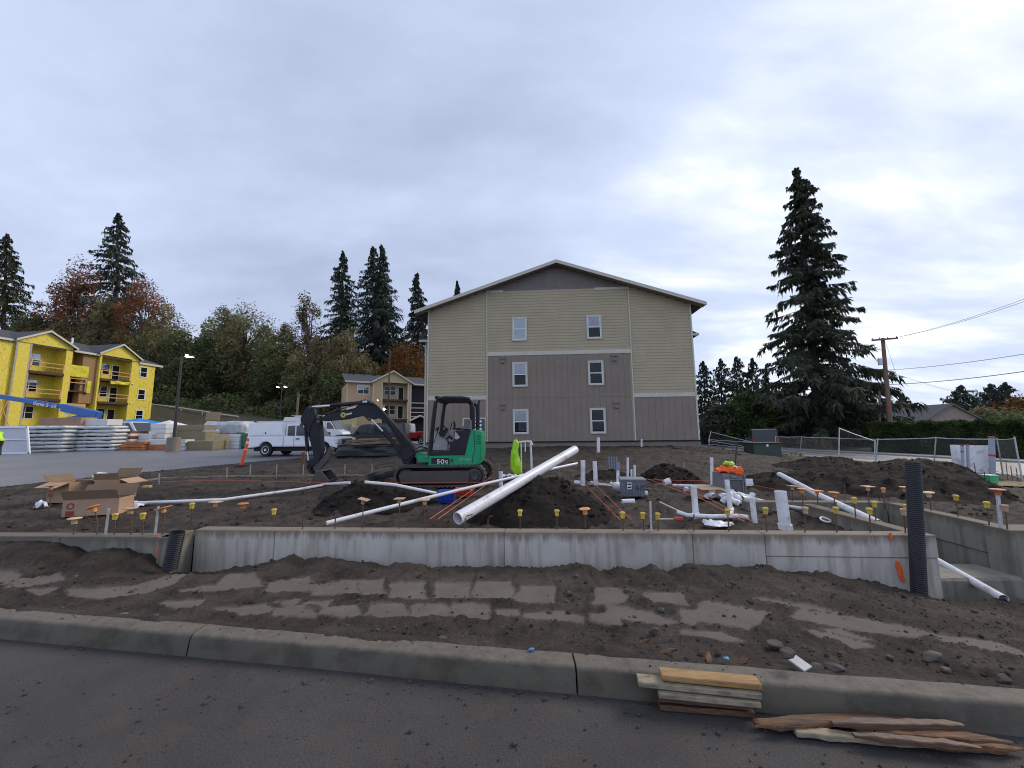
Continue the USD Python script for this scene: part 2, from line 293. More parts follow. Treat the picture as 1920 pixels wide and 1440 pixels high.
def fb(x, y, s, oct=4, seed=0):
    a = 0.6 + seed; c, n = math.cos(a), math.sin(a); k = (c * x + n * y) * s + 100, (c * y - n * x) * s + 100
    return meshkit.fbm(np.stack([k[0], k[1], 0.37 * k[0] + seed * 3.7], -1), oct, seed) - 0.5

# ---------------------------------------------------------------- the terrain
KERB_Y = lambda x: 2.76 - 0.158 * x                          # front top edge of the kerb
def wall_line(x):                                           # centre of the foundation wall that parts the bank from the pad
    return np.where(x < -4.74, 5.47 - 0.06 * (x + 4.62), np.where(x < 5.2, 5.86 - 0.071 * (x + 4.68), np.where(x < 6.76, 7.27, 5.45 - 0.07 * (x - 6.65))))
def skew(x, y): return x - np.where(x > 6, 0.1 * (y - 5.36), np.where(x > 4.6, 0.085 * (y - 5.1), 0.0)) * (y < 8.0) * (y > 4.8)
_edge = np.array([(0, 1008), (60, 1012), (100, 1018), (130, 1040), (150, 1027), (165, 1020), (200, 1024), (215, 1035), (240, 1033), (290, 1049), (300, 1060), (325, 1071), (370, 1073), (440, 1062), (520, 1046), (540, 1037), (560, 1048), (600, 1041), (640, 1048), (690, 1052), (720, 1062), (740, 1052), (790, 1055), (800, 1062), (900, 1060), (960, 1063), (1050, 1060), (1090, 1053), (1115, 1058), (1130, 1068), (1170, 1060), (1200, 1068), (1230, 1055), (1260, 1072), (1300, 1053), (1340, 1058), (1400, 1062), (1450, 1060), (1500, 1070), (1560, 1075), (1620, 1085), (1680, 1095), (1700, 1103), (1750, 1118), (1830, 1130), (1919, 1125)], float)
_bank = []
for px, py in _edge:
    y = 5.3
    for _ in range(6):
        P = at_y(px, py, y); y = (5.47 - 0.06 * (P[0] + 4.62) - 0.42) if px < 322 else float(min(5.86 - 0.071 * (P[0] + 4.68), 5.8 - 0.065 * P[0])) - 0.50
    
    if px > 322 or P[0] < -4.7: _bank.append((P[0], P[2], P[1]))
_bank = np.array(_bank); _bank = _bank[np.argsort(_bank[:, 0])]; _bank = _bank[np.concatenate([[True], np.diff(_bank[:, 0]) > 0.03])]
_ctrl = np.array([(-12, 6, .2), (-5, 8, .2), (0, 8, .2), (5, 8.5, .2), (0, 12, .2), (-10, 13, .22), (8, 8, .12), (8, 13, .18), (12, 7, -.02), (12, 14, 0), (16, 10, -.3), (16, 17, -.42), (21, 18, -.72), (26, 15, -.75), (22, 10, -.7), (30, 25, -.7), (30, 8, -.7),
    (0, 17, .42), (0, 21, .62), (8, 21, .64), (-4, 21, .6), (12, 23, .55), (13, 29, .3), (-8, 19, .3), (-14, 12, .2), (-15, 20, .24), (17.5, 28, -.4), (13, 40, 0), (25, 45, -.7), (45, 35, -.7), (60, 60, -.7), (-20, 30, .55), (-10, 30, .3),
    (-16, 11, .22), (-28, 14, .45), (-32, 25, .54), (-28, 27, .6), (-45, 30, .9), (-52, 44, 2.4), (-50, 55, 3.2), (-40, 45, 1.6), (-25, 40, .7), (-15, 45, .5), (-10, 55, .6), (5, 60, .8), (-56, 60, 6.3), (-43, 60, 4.2), (-30, 60, 2.2), (-70, 62, 6.6), (-80, 50, 4.5), (-75, 98, 17), (-35, 98, 13), (-12, 98, 9), (-70, 84, 9), (-35, 84, 6.5), (10, 98, 2.5), (35, 95, 0), (80, 95, -.5), (-75, 30, 1.6), (-60, 15, .8), (60, 25, -.7), (80, 60, -.7)], float)
_rbf = RBFInterpolator(_ctrl[:, :2], _ctrl[:, 2], kernel="linear", smoothing=0.3, neighbors=24)
def smooth_ground(x, y):
    x, y = np.broadcast_arrays(np.asarray(x, float), np.asarray(y, float)); q = np.stack([np.clip(x, -85, 85).ravel(), np.clip(y, 5, 100).ravel()], 1)
    return _rbf(q).reshape(x.shape)
# far ground is interpolated once on a table
_gx, _gy = np.linspace(-90, 90, 241), np.linspace(0, 110, 181)
from scipy.ndimage import map_coordinates, gaussian_filter
_tab = gaussian_filter(smooth_ground(*np.meshgrid(_gx, _gy, indexing="ij")), 1.2)
def base_ground(x, y):
    x, y = np.broadcast_arrays(np.asarray(x, float), np.asarray(y, float))
    return map_coordinates(_tab, [np.clip((x + 90) / 180 * 240, 0, 240).ravel(), np.clip(y / 110 * 180, 0, 180).ravel()], order=1).reshape(x.shape)
LOT = Polygon([(-15.2, 11.0), (-14.7, 13.5), (-14.1, 16.0), (-13.2, 19.5), (-11.6, 21.6), (-9.5, 22.3), (-7.6, 22.8), (-7.0, 25), (-7.0, 50), (-28, 52), (-43, 47), (-60, 38), (-90, 34), (-90, 6), (-17, 6)])
ROAD_D = np.array([-0.18, 1.0]) / math.hypot(0.18, 1)
def road_s(x, y): return (x - 31.7) + 0.18 * (y - 23.5)          # metres to the right of the far edge line of the road
def seg_dist(x, y, poly):
    """Signed distance to a polygon in the plane, negative inside."""
    P = np.asarray(poly, float); d = np.full(x.shape, 1e9); inside = np.zeros(x.shape, bool)
    for (ax, ay), (bx, by) in zip(P, np.roll(P, -1, 0)):
        ex, ey = bx - ax, by - ay; t = np.clip(((x - ax) * ex + (y - ay) * ey) / (ex * ex + ey * ey + 1e-12), 0, 1)
        d = np.minimum(d, np.hypot(x - ax - t * ex, y - ay - t * ey)); c = (ay > y) != (by > y)
        inside ^= c & (x < (bx - ax) * (y - ay) / (by - ay + 1e-12) + ax)
    return np.where(inside, -d, d)
_prints = [[(640, 1085), (665, 1085), (672, 1109), (645, 1110)], [(675, 1084), (718, 1082), (722, 1111), (680, 1113)], [(738, 1089), (795, 1088), (798, 1121), (732, 1119)], [(824, 1089), (880, 1090), (880, 1119), (815, 1117)], [(895, 1086), (958, 1084), (962, 1117), (888, 1119)], [(980, 1093), (1040, 1095), (1036, 1127), (965, 1124)], [(1120, 1096), (1160, 1098), (1178, 1112), (1170, 1124), (1115, 1128)], [(1208, 1108), (1276, 1104), (1290, 1128), (1225, 1122)],
    [(640, 1141), (668, 1139), (678, 1167), (640, 1166)], [(700, 1137), (757, 1134), (765, 1165), (692, 1169)], [(775, 1137), (835, 1132), (842, 1163), (772, 1166)], [(850, 1132), (912, 1132), (914, 1171), (846, 1161)], [(930, 1145), (970, 1146), (972, 1160), (932, 1158)], [(990, 1152), (1055, 1148), (1095, 1160), (1095, 1173), (985, 1162)], [(1112, 1154), (1165, 1150), (1160, 1178), (1112, 1170)], [(1170, 1148), (1230, 1152), (1272, 1170), (1240, 1176), (1165, 1162)], [(1142, 1131), (1180, 1135), (1230, 1150), (1140, 1147)],
    [(0, 1078), (40, 1080), (30, 1092), (0, 1104)], [(28, 1090), (110, 1081), (118, 1090), (60, 1104), (20, 1107)], [(52, 1113), (104, 1108), (75, 1130)], [(132, 1112), (185, 1110), (250, 1100), (300, 1085), (345, 1074), (330, 1090), (270, 1120), (190, 1132), (135, 1128)], [(302, 1142), (382, 1133), (372, 1148), (330, 1153)], [(338, 1108), (410, 1095), (430, 1073), (476, 1074), (488, 1096), (420, 1108), (350, 1114)], [(512, 1088), (578, 1080), (590, 1103), (500, 1110)], [(592, 1092), (640, 1086), (640, 1112), (586, 1114)], [(405, 1155), (500, 1142), (516, 1160), (460, 1168)], [(520, 1150), (572, 1140), (592, 1169), (516, 1168)], [(515, 1136), (560, 1124), (552, 1140)], [(570, 1134), (620, 1130), (612, 1141)], [(604, 1147), (640, 1144), (640, 1165), (600, 1162)],
    [(1318, 1119), (1436, 1141), (1405, 1184), (1300, 1162)], [(1484, 1156), (1505, 1138), (1560, 1146), (1700, 1166), (1755, 1184), (1690, 1196), (1620, 1186)], [(1415, 1114), (1520, 1127), (1565, 1142), (1480, 1130)], [(1282, 1140), (1312, 1142), (1300, 1176), (1282, 1170)], [(1284, 1192), (1360, 1197), (1392, 1212), (1370, 1216), (1284, 1200)], [(1762, 1186), (1850, 1192), (1910, 1220), (1925, 1236), (1775, 1202)], [(1512, 1184), (1560, 1192), (1632, 1220), (1604, 1230)], [(1540, 1180), (1580, 1184), (1640, 1208), (1610, 1206)]]
PRINTS = [[tuple(at_z(px, py, 0.03)[:2]) for px, py in q] for q in _prints]
def terrain(x, y, detail=True):
    """(height, packed) of the ground at arrays x, y."""
    x, y = np.broadcast_arrays(np.asarray(x, float), np.asarray(y, float)); shape = x.shape; x, y = x.ravel(), y.ravel()
    z = base_ground(x, y); pack = np.zeros_like(z)
    lot = seg_dist(x, y, np.array(LOT.exterior.coords)[:-1]); rs = road_s(x, y)
    soft = smoothstep(0.0, 0.5, lot) * smoothstep(0.6, 1.4, -(rs - 0) - 8.2)
    wl = wall_line(skew(x, y)); front = y < wl
    if detail:
        near = np.clip(1.6 - y / 60, 0.4, 1)
        rg = fb(x, y, 0.5, 3, 1) * 0.20 + fb(x, y, 1.8, 4, 2) * 0.17 + np.abs(fb(x, y * 1.8, 4.2, 4, 5)) * 0.22 - 0.05
        padamp = smoothstep(0.15, 0.8, y - wl)
        z = z + soft * rg * (0.45 + 0.55 * padamp) * near
        z -= (~front) * smoothstep(0.5, 0.0, y - wl) * 0.06 * (y < 8)
    if front.any():
        X, Y = x[front], y[front]; kb = KERB_Y(X) + 0.16; bk = np.interp(X, _bank[:, 0], _bank[:, 2])
        zb = np.interp(X, _bank[:, 0], _bank[:, 1]); v = np.clip((Y - kb) / (bk - kb), 0, 1)
        zb = zb if not detail else zb - 0.035 - 0.075 * smoothstep(-4.4, -4.9, X) + fb(X, Y, 5.0, 3, 11) * 0.05
        mid = np.interp(X, [-9, -6, -3, 3, 5, 7], [.12, .06, .02, .0, -.16, -.2])
        Z = np.where(v < 0.62, 0.115 + (mid - 0.115) * smoothstep(0.0, 0.62, v), mid + (zb - mid) * smoothstep(0.62, 1.0, v) ** 1.3)
        Z = Z - 0.25 * smoothstep(0.12, 0.5, Y - bk) * smoothstep(-4.85, -4.7, X)
        if detail:
            d = np.full(X.shape, 1e9); which = np.zeros(X.shape, int)
            for i, q in enumerate(PRINTS):
                s = seg_dist(X + fb(X, Y, 6, 3, 7) * 0.10, Y + fb(X, Y, 6, 3, 8) * 0.06, q); which = np.where(s < d, i, which); d = np.minimum(d, s)
            d = d - 0.022; d = d + fb(X, Y, 17, 3, 15) * 0.035; inn = smoothstep(0.016, -0.014, d)
            ridge = np.exp(-((d - 0.035) / 0.035) ** 2) * (0.010 + 0.045 * np.clip(fb(X, Y, 3.0, 3, 9) + 0.3, 0, 1)) * (d > -0.01)
            clod = fb(X, Y, 2.4, 3, 3) * 0.05 + np.abs(fb(X, Y, 7.0, 4, 4)) * 0.105 + np.abs(fb(X, Y, 17, 3, 6)) * 0.05 - 0.03
            kerbfade = smoothstep(0.0, 0.25, Y - kb); groove = (np.abs(((X + 0.02 * np.sin(Y * 7)) / 0.46) % 1 - 0.5) > 0.455) * smoothstep(0.66, 0.8, v) * smoothstep(1.0, 0.92, v) * 0.02
            Z = Z + kerbfade * ((1 - inn) * (clod + ridge) - inn * 0.004 + inn * fb(X, Y, 3, 3, 12) * 0.02) - groove
            bankpack = 0.25 * smoothstep(0.68, 0.78, v) * smoothstep(0.98, 0.88, v) * smoothstep(-0.05, 0.15, fb(X, Y, 1.2, 3, 14))
            pack[front] = np.maximum(np.clip(inn * (0.85 + 0.3 * fb(X, Y, 4, 3, 13)), 0, 1), bankpack)
        z[front] = Z
    return z.reshape(shape), pack.reshape(shape)
def gz(x, y): return float(terrain(np.array([float(x)]), np.array([float(y)]), True)[0][0])
def on_ground(px, py, y0=2.5, y1=60):
    """Where the ray through a pixel of the photograph meets the ground."""
    d = ray(px, py); ys = np.geomspace(y0, y1, 1500); P = CAM + d[None] * (ys / d[1])[:, None]
    h = terrain(P[:, 0], P[:, 1], False)[0]; k = np.nonzero(P[:, 2] < h)[0]
    return P[k[0]] if len(k) else P[-1]

NR, NC = 435, 1010
_ys = np.geomspace(2.15, 330, NR); _us = np.linspace(-1.8, 1.8, NC)
GX = _us[None, :] * (_ys[:, None] + 2.0); GY = np.repeat(_ys[:, None], NC, 1)
GY = np.maximum(GY, KERB_Y(GX) + 0.045)
GZ, GP = terrain(GX, GY)
_bk = np.interp(GX, _bank[:, 0], _bank[:, 2]); GW = smoothstep(0.62, 0.30, _bk - GY) * (GY < wall_line(GX)) * np.clip(0.75 + 1.6 * fb(GX, GY, 1.6, 4, 51), 0, 1) * (1 - 0.6 * GP)      # freshly dug soil against the wall is still damp
GW = np.maximum(GW, (GY > wall_line(GX)) * np.clip(0.1 + 2.6 * fb(GX, GY, 0.7, 5, 52), 0, 0.8))
_o = GY - KERB_Y(GX); _cov = 0.098 + 0.045 * smoothstep(0.05, 0.17, _o) + fb(GX, GY, 2.2, 3, 33) * 0.075 + fb(GX, GY, 26.0, 3, 34) * 0.045 - 0.006 * np.clip(GX, -1, 3)
GZ = np.where(_o < 0.175, np.minimum(_cov, 0.165), np.where(_o < 0.30, np.maximum(GZ, _cov * smoothstep(0.30, 0.175, _o) + GZ * smoothstep(0.175, 0.30, _o)), GZ)); GZ = np.where(_o < 0.055, 0.05, GZ)
_v = np.stack([GX, GY, GZ], -1).reshape(-1, 3)
i, j = np.meshgrid(np.arange(NR - 1), np.arange(NC - 1), indexing="ij")
_q = np.stack([i * NC + j, i * NC + j + 1, (i + 1) * NC + j + 1, (i + 1) * NC + j], -1).reshape(-1, 4)
_c = _v[_q].mean(1)
_lot = (seg_dist(_c[:, 0] + fb(_c[:, 0], _c[:, 1], 0.9, 3, 2) * 0.5, _c[:, 1], np.array(LOT.exterior.coords)[:-1]) < 0)
_rs = road_s(_c[:, 0], _c[:, 1])
_road = (_rs > -8.2) & (_rs < 0.3) & (_c[:, 1] < 150)
_green = ~_lot & ~_road & (((_rs > 0.3)) | (_c[:, 1] > 53) | ((_c[:, 0] < -30) & (_c[:, 1] > 40)))
def region(name, sel, m, **kw):
    q = _q[sel]; keep = np.unique(q); new = np.full(len(_v), -1); new[keep] = np.arange(len(keep)); q = new[q]
    path = f"/World/{name}"; _used[("/World", name)] = 1
    me = usdkit.mesh(stage, path, trimesh.Trimesh(_v[keep], np.vstack([q[:, [0, 1, 2]], q[:, [0, 2, 3]]]), process=False), m, True)
    UsdGeom.PrimvarsAPI(me).CreatePrimvar("pack", Sdf.ValueTypeNames.FloatArray, "vertex").Set(Vt.FloatArray.FromNumpy(GP.reshape(-1)[keep].astype(np.float32)))
    UsdGeom.PrimvarsAPI(me).CreatePrimvar("damp", Sdf.ValueTypeNames.FloatArray, "vertex").Set(Vt.FloatArray.FromNumpy(GW.reshape(-1)[keep].astype(np.float32)))
    me.GetPrim().SetCustomDataByKey("kind", "structure")
region("soil", ~_lot & ~_road & ~_green, M_soil)
region("parking_lot", _lot, M_lot)
region("road", _road, M_road)
region("hillside", _green, M_verge)
solo("ground", trimesh.Trimesh([(-900, -900, -1.6), (900, -900, -1.6), (900, 900, -1.6), (-900, 900, -1.6)], [(0, 1, 2), (0, 2, 3)], process=False), M_verge, kind="structure")
# the asphalt in front of the kerb, one gently uneven sheet
_ax, _ay = np.meshgrid(np.linspace(-30, 30, 241), np.concatenate([np.linspace(-25, 0.5, 40), np.linspace(0.6, 8, 90)]), indexing="ij")
_az = fb(_ax, _ay, 0.4, 3, 21) * 0.02
_ay = np.minimum(_ay, KERB_Y(_ax) + 0.02)
_g = np.arange(_ax.size).reshape(_ax.shape); _fq = np.stack([_g[:-1, :-1], _g[1:, :-1], _g[1:, 1:], _g[:-1, 1:]], -1).reshape(-1, 4)
solo("asphalt", trimesh.Trimesh(np.stack([_ax, _ay, _az], -1).reshape(-1, 3), np.vstack([_fq[:, [0, 1, 2]], _fq[:, [0, 2, 3]]]), process=False), M_asphalt, kind="structure", smooth=True)

# ---------------------------------------------------------------- the kerb, cast in lengths with open joints
kerb = thing("kerb", None, None, kind="structure")
_joints = [-14.0, -11.2, -8.4, -5.45, -2.52, 0.40, 3.25, 6.2, 9.0]
_prof = [(-0.035, -0.05), (-0.03, 0.0), (-0.012, 0.105), (0.0, 0.128), (0.012, 0.140), (0.03, 0.146), (0.15, 0.148), (0.165, 0.14), (0.17, -0.05)]
for a, b in zip(_joints[:-1], _joints[1:]):
    xs = np.linspace(a + 0.006, b - 0.006, 36); V = []
    for o, h in _prof:
        V.append(np.stack([xs, KERB_Y(xs) + o, np.full_like(xs, h)], 1))
    V = np.stack(V, 1); V[..., 1:] += (meshkit.fbm(V * 6 + 9, 3, 3)[..., None] - 0.5) * 0.012
    n = len(_prof); I, J = np.meshgrid(np.arange(len(xs) - 1), np.arange(n - 1), indexing="ij")
    q = np.stack([I * n + J, (I + 1) * n + J, (I + 1) * n + J + 1, I * n + J + 1], -1).reshape(-1, 4)
    f = np.vstack([q[:, [0, 1, 2]], q[:, [0, 2, 3]]]); V = V.reshape(-1, 3)
    for e in (0, (len(xs) - 1) * n): f = np.vstack([f, [[e, e + k, e + k + 1] for k in range(1, n - 1)]])
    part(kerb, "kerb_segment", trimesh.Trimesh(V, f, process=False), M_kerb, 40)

# ---------------------------------------------------------------- the concrete foundation
fnd = thing("concrete_foundation", "long grey poured concrete foundation wall across the muddy foreground", "foundation")
ZT = 0.30
def wallseg(p0, p1, z0, z1, th=0.2, m=M_conc, name="wall_panel", proud=0.0, par=None, gap=0.0022):
    p0, p1 = np.array(p0, float), np.array(p1, float); d = (p1 - p0) / np.linalg.norm(p1 - p0); n = np.array([-d[1], d[0]])
    a, b = p0 + d * gap - n * proud, p1 - d * gap - n * proud
    L = np.linalg.norm(b - a); g = cbox(0, L, 0, th, z0, z1, 0.008)
    g = g.subdivide_to_size(0.35) if False else g
    T = np.eye(4); T[:2, 0], T[:2, 1], T[:2, 3] = d, n, a; g.apply_transform(T)
    return part(par or fnd, name, g, m)
def fl(px): # the point of the front wall's face under a pixel column
    P = at_z(px, 998, ZT); x = P[0]
    for _ in range(5):
        y = 5.76 - 0.071 * (x + 4.68); x = at_y(px, 998, y)[0]
    return (x, 5.76 - 0.071 * (x + 4.68))
_seams = [365, 515, 945, 1298, 1433, 1755]
for k, (a, b) in enumerate(zip(_seams[:-1], _seams[1:])):
    p, q = fl(a), fl(b)
    if k < 4: wallseg(p, q, -0.95, ZT, 0.2)
    else: wallseg(p, q, 0.02, ZT, 0.2); wallseg(p, q, -0.95, 0.016, 0.2, proud=-0.007, gap=0.007)
A = np.array(fl(365)); B = np.array(fl(1755))
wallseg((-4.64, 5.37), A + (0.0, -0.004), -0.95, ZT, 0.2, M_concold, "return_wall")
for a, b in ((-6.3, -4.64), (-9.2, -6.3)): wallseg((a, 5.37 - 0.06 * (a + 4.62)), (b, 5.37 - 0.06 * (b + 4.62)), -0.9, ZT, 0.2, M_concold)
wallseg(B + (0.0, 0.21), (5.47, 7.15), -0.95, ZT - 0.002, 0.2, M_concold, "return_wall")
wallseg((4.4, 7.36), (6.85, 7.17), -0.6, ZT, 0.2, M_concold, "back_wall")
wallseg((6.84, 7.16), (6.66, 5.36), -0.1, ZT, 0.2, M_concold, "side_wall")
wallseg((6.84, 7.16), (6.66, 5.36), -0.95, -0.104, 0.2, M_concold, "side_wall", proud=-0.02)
wallseg((6.56, 5.22), (6.92, 5.195), -0.95, ZT + 0.004, 0.3, M_concold, "pilaster")
wallseg((6.93, 5.36), (9.6, 5.17), -0.95, ZT - 0.003, 0.2, M_concold)
part(fnd, "footing", rough(cbox(5.45, 6.6, 5.15, 5.7, -0.75, -0.27, 0.03).subdivide().subdivide(), 0.01, 6), M_concold, 40)
def dab(px, py, w, h, tilt, y_off, seed, base=None):
    """A sprayed dab of marking paint: an uneven flat outline a few millimetres proud of the wall."""
    r = np.random.default_rng(seed); a = np.linspace(0, 2 * np.pi, 26, endpoint=False)
    rx, rz = w / 2 * np.abs(np.cos(a)) ** 0.7 * np.sign(np.cos(a)), h / 2 * np.abs(np.sin(a)) ** 0.8 * np.sign(np.sin(a))
    k = 1 + r.normal(0, 0.10, 26); x, z_ = rx * k, rz * k; x = x + z_ * tilt
    x0, y0 = (fl(px)) if base is None else base; zz = at_y(px, py, y0)[2]
    return prism(np.stack([x0 + x, zz + z_], 1), y0 - y_off, y0 - y_off - 0.003)
part(fnd, "paint_mark", dab(1678, 1072, 0.07, 0.26, -0.18, 0.004, 1), M_orange); part(fnd, "paint_mark", dab(1668, 1006, 0.045, 0.09, -0.1, 0.006, 2), M_orange)
_lx = at_y(296, 1030, 5.37)[0]; part(fnd, "paint_mark", dab(296, 1024, 0.05, 0.28, 0.05, 0.0045, 3, (_lx, 5.37 - 0.06 * (_lx + 4.62))), M_orange)
# ================================================================ buildings
M_tan = mat("siding_tan", (0.42, 0.355, 0.235), 0.75, var=0.05, scale=0.8, bump=0.08, bscale=30)
M_brown = mat("siding_brown", (0.238, 0.191, 0.151), 0.75, var=0.06, scale=0.8, bump=0.1, bscale=30)
M_shing = mat("gable_shake", (0.19, 0.17, 0.155), 0.8, var=0.08, scale=2)
M_trim = mat("trim_cream", (0.56, 0.52, 0.43), 0.6, var=0.05)
M_white = mat("vinyl_white", (0.78, 0.79, 0.8), 0.4, var=0.04)
M_roof = mat("roof_asphalt", (0.05, 0.052, 0.062), 0.85, var=0.2, scale=6, bump=0.2)
M_soffit = mat("soffit", (0.22, 0.2, 0.17), 0.8)
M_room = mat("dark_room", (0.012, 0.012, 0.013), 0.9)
M_blind = mat("window_blind", (0.23, 0.27, 0.32), 0.6, var=0.05, scale=2, stretch=(0.2, 1, 12))
M_glass = usdkit.material(stage, "/World/Looks/window_glass", {"f": ("fresnel", {"IOR": 1.6}), "t": ("transparent_bsdf", {"color": (0.86, 0.9, 0.9)}), "g": ("glossy_bsdf", {"roughness": 0.01, "color": (0.95, 0.95, 0.95)}), "k": ("math", {"math_type": "multiply_add", "value2": 0.4, "value3": 0.0}), "m": ("mix_closure", {})},
    [("f.fac", "k.value1"), ("k.value", "m.fac"), ("t.BSDF", "m.closure1"), ("g.BSDF", "m.closure2")], surface="m.closure")
M_mirror = usdkit.material(stage, "/World/Looks/window_glass_reflective", {"t": ("transparent_bsdf", {"color": (0.8, 0.85, 0.87)}), "g": ("glossy_bsdf", {"roughness": 0.01, "color": (0.93, 0.95, 0.97)}), "m": ("mix_closure", {"fac": 0.17})},
    [("t.BSDF", "m.closure1"), ("g.BSDF", "m.closure2")], surface="m.closure")
M_yel = usdkit.material(stage, "/World/Looks/sheathing_yellow", {
    "t": ("texture_coordinate", {}), "map": ("mapping", {"scale": (7.5, 7.5, 0.8)}), "n": ("noise_texture", {"scale": 2.8, "detail": 3.0, "roughness": 0.6}), "r": ("rgb_ramp", {"ramp": [(0.34, (0.15, 0.125, 0.04)), (0.39, (0.66, 0.52, 0.05)), (0.7, (0.78, 0.64, 0.085))]}),
    "p": ("principled_bsdf", {"roughness": 0.6})}, [("t.object", "map.vector"), ("map.vector", "n.vector"), ("n.fac", "r.fac"), ("r.color", "p.base_color")], surface="p.BSDF")
M_yelsh = mat("tarp_yellow", (0.62, 0.56, 0.03), 0.4, var=0.15, scale=3, bump=0.3)
M_osb = mat("osb", (0.36, 0.22, 0.1), 0.8, c2=(0.24, 0.14, 0.06), scale=12)
M_newwood = mat("new_framing", (0.58, 0.33, 0.13), 0.7, var=0.15, scale=6)
M_darkwood = mat("deck_dark", (0.075, 0.035, 0.022), 0.8, var=0.2, scale=5)
M_greytape = mat("flashing_grey", (0.34, 0.33, 0.30), 0.6, var=0.1)

def text_on(text, h, x, y, z, depth=0.004, bold=True):
    """Lettering standing upright in the plane y, reading along +x, its face towards -y."""
    m = meshkit.text_mesh(text, h, depth, bold); v = m.vertices.copy(); m.vertices = np.stack([v[:, 0] + x, y - v[:, 2], v[:, 1] + z], 1); return m

def frame_ring(x0, x1, z0, z1, w, y0, y1):
    return cat(cbox(x0, x0 + w, y0, y1, z0, z1, .006), cbox(x1 - w, x1, y0, y1, z0, z1, .006), cbox(x0 + w, x1 - w, y0 + .002, y1, z1 - w, z1, .006), cbox(x0 + w, x1 - w, y0 + .002, y1, z0, z0 + w, .006))
def window(par, x0, x1, z0, z1, y, trim=None, tw=0.085, cols=1, rows=2, up="dark", low="dark", fm=None, glass=None, sticker=False):
    """One window in the plane y: trim, vinyl frame with meeting rail and mullions, panes, and what is behind them."""
    if trim is not None: part(par, "window_trim", frame_ring(x0 - tw, x1 + tw, z0 - tw, z1 + tw, tw - .002, y - .05, y), trim)
    fr = [frame_ring(x0, x1, z0, z1, .045, y - .034, y)]
    zs = np.linspace(z0, z1, rows + 1); xs = np.linspace(x0, x1, cols + 1)
    for q in zs[1:-1]: fr.append(box(x0 + .045, x1 - .045, y - .032, y, q - .028, q + .028))
    for q in xs[1:-1]: fr.append(box(q - .03, q + .03, y - .033, y, z0 + .045, z1 - .045))
    w = part(par, "window", cat(*fr), fm or M_white)
    for r in range(rows):
        kind = up if r == rows - 1 else low
        for c in range(cols):
            a, b = xs[c] + .045, xs[c + 1] - .045; lo, hi = zs[r] + .03, zs[r + 1] - .03
            part(w, "blind" if kind == "blind" else "dark_room", box(a, b, y - .008, y - .004, lo, hi), M_blind if kind == "blind" else M_room)
            part(w, "pane", box(a, b, y - .02, y - .017, lo, hi), (M_mirror if kind in ("blind", "mirror") else M_glass) if glass is None else glass)
    if sticker: part(w, "sticker", box((x0 + x1) / 2 - .12, (x0 + x1) / 2 + .14, y - .026, y - .022, zs[1] + .3, zs[1] + .45), M_sticker)
M_sticker = mat("sticker_red", (0.5, 0.3, 0.28), 0.6)
def laps(x0, x1, z0, top, y, dz=0.2, t=0.02):
    """Lap siding: each board leans out over the one below; top(x) bounds it above."""
    ms = []; z = z0
    zmax = max(top(q) for q in np.linspace(x0, x1, 9))
    while z < zmax - .02:
        xs = np.linspace(x0, x1, 200); ok = xs[np.array([top(q) for q in xs]) > z + dz * .55]
        if len(ok) < 2: break
        a, b = ok[0], ok[-1]
        h = min(z + dz + .02, z0 + 50)
        v = np.array([(a, y - t, z), (b, y - t, z), (b, y - .004, h), (a, y - .004, h), (a, y, z), (b, y, z), (b, y, h), (a, y, h)])
        f = np.array([(0, 1, 2), (0, 2, 3), (4, 6, 5), (4, 7, 6), (0, 4, 5), (0, 5, 1), (3, 2, 6), (3, 6, 7), (0, 3, 7), (0, 7, 4), (1, 5, 6), (1, 6, 2)])
        ms.append(trimesh.Trimesh(v, f, process=False)); z += dz
    return cat(*ms)

gb = thing("apartment_building", "big three storey tan and grey brown apartment block with gable end and six windows", "building", (-5.627, 24.9, 0), math.radians(-3.2))
W_, AP = 17.35, 8.68
under = lambda s: 9.77 + .3376 * (AP - abs(s - AP)) - 0.02
part(gb, "wall", prism([(.03, .92), (W_ - .03, .92), (W_ - .03, under(W_) - .05), (AP, under(AP) - .06), (.03, under(0) - .05)], .0, 17.5), M_tan)
part(gb, "concrete_base", cbox(.02, W_ - .02, .03, 17.4, -.7, .88, .02), M_conc)
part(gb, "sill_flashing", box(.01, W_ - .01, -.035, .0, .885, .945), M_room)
part(gb, "lap_siding", laps(.1, 3.88, 3.96, under, -.004), M_tan, kind="stuff")
part(gb, "lap_siding", laps(4.05, 13.28, 6.84, lambda s: min(under(s), 10.98), -.004), M_tan, kind="stuff")
part(gb, "lap_siding", laps(13.46, 17.26, 3.96, under, -.004), M_tan, kind="stuff")
part(gb, "gable_siding", laps(4.05, 13.28, 10.99, lambda s: under(s) - .02, -.006, .15, .016), M_shing, kind="stuff")
_r = np.random.default_rng(4)
for x0, x1, z0, z1, w in ((.1, 3.88, .95, 3.66, .405), (4.04, 13.29, .95, 3.735, .405), (4.04, 13.29, 3.745, 6.54, .405), (13.46, 17.26, .95, 3.66, .405)):
    n = int(round((x1 - x0) / w)); e = np.linspace(x0, x1, n + 1)
    for a, b in zip(e[:-1], e[1:]): part(gb, "siding_panel", cbox(a + .008, b - .008, -.022, -.001, z0, z1, .006), M_brown)
for s in (-.005, 3.965, 13.37, 17.26): part(gb, "corner_trim", cbox(s, s + (.1 if s > 17 or s < 1 else .075), -.045, -.001, .95, under(s + .05) - .03, .006), M_trim)
for a, b, z0, z1 in ((4.045, 13.365, 6.56, 6.83), (.1, 3.96, 3.68, 3.95), (13.45, 17.255, 3.68, 3.95)): part(gb, "belt_trim", cbox(a, b, -.04, -.001, z0, z1, .006), M_trim)
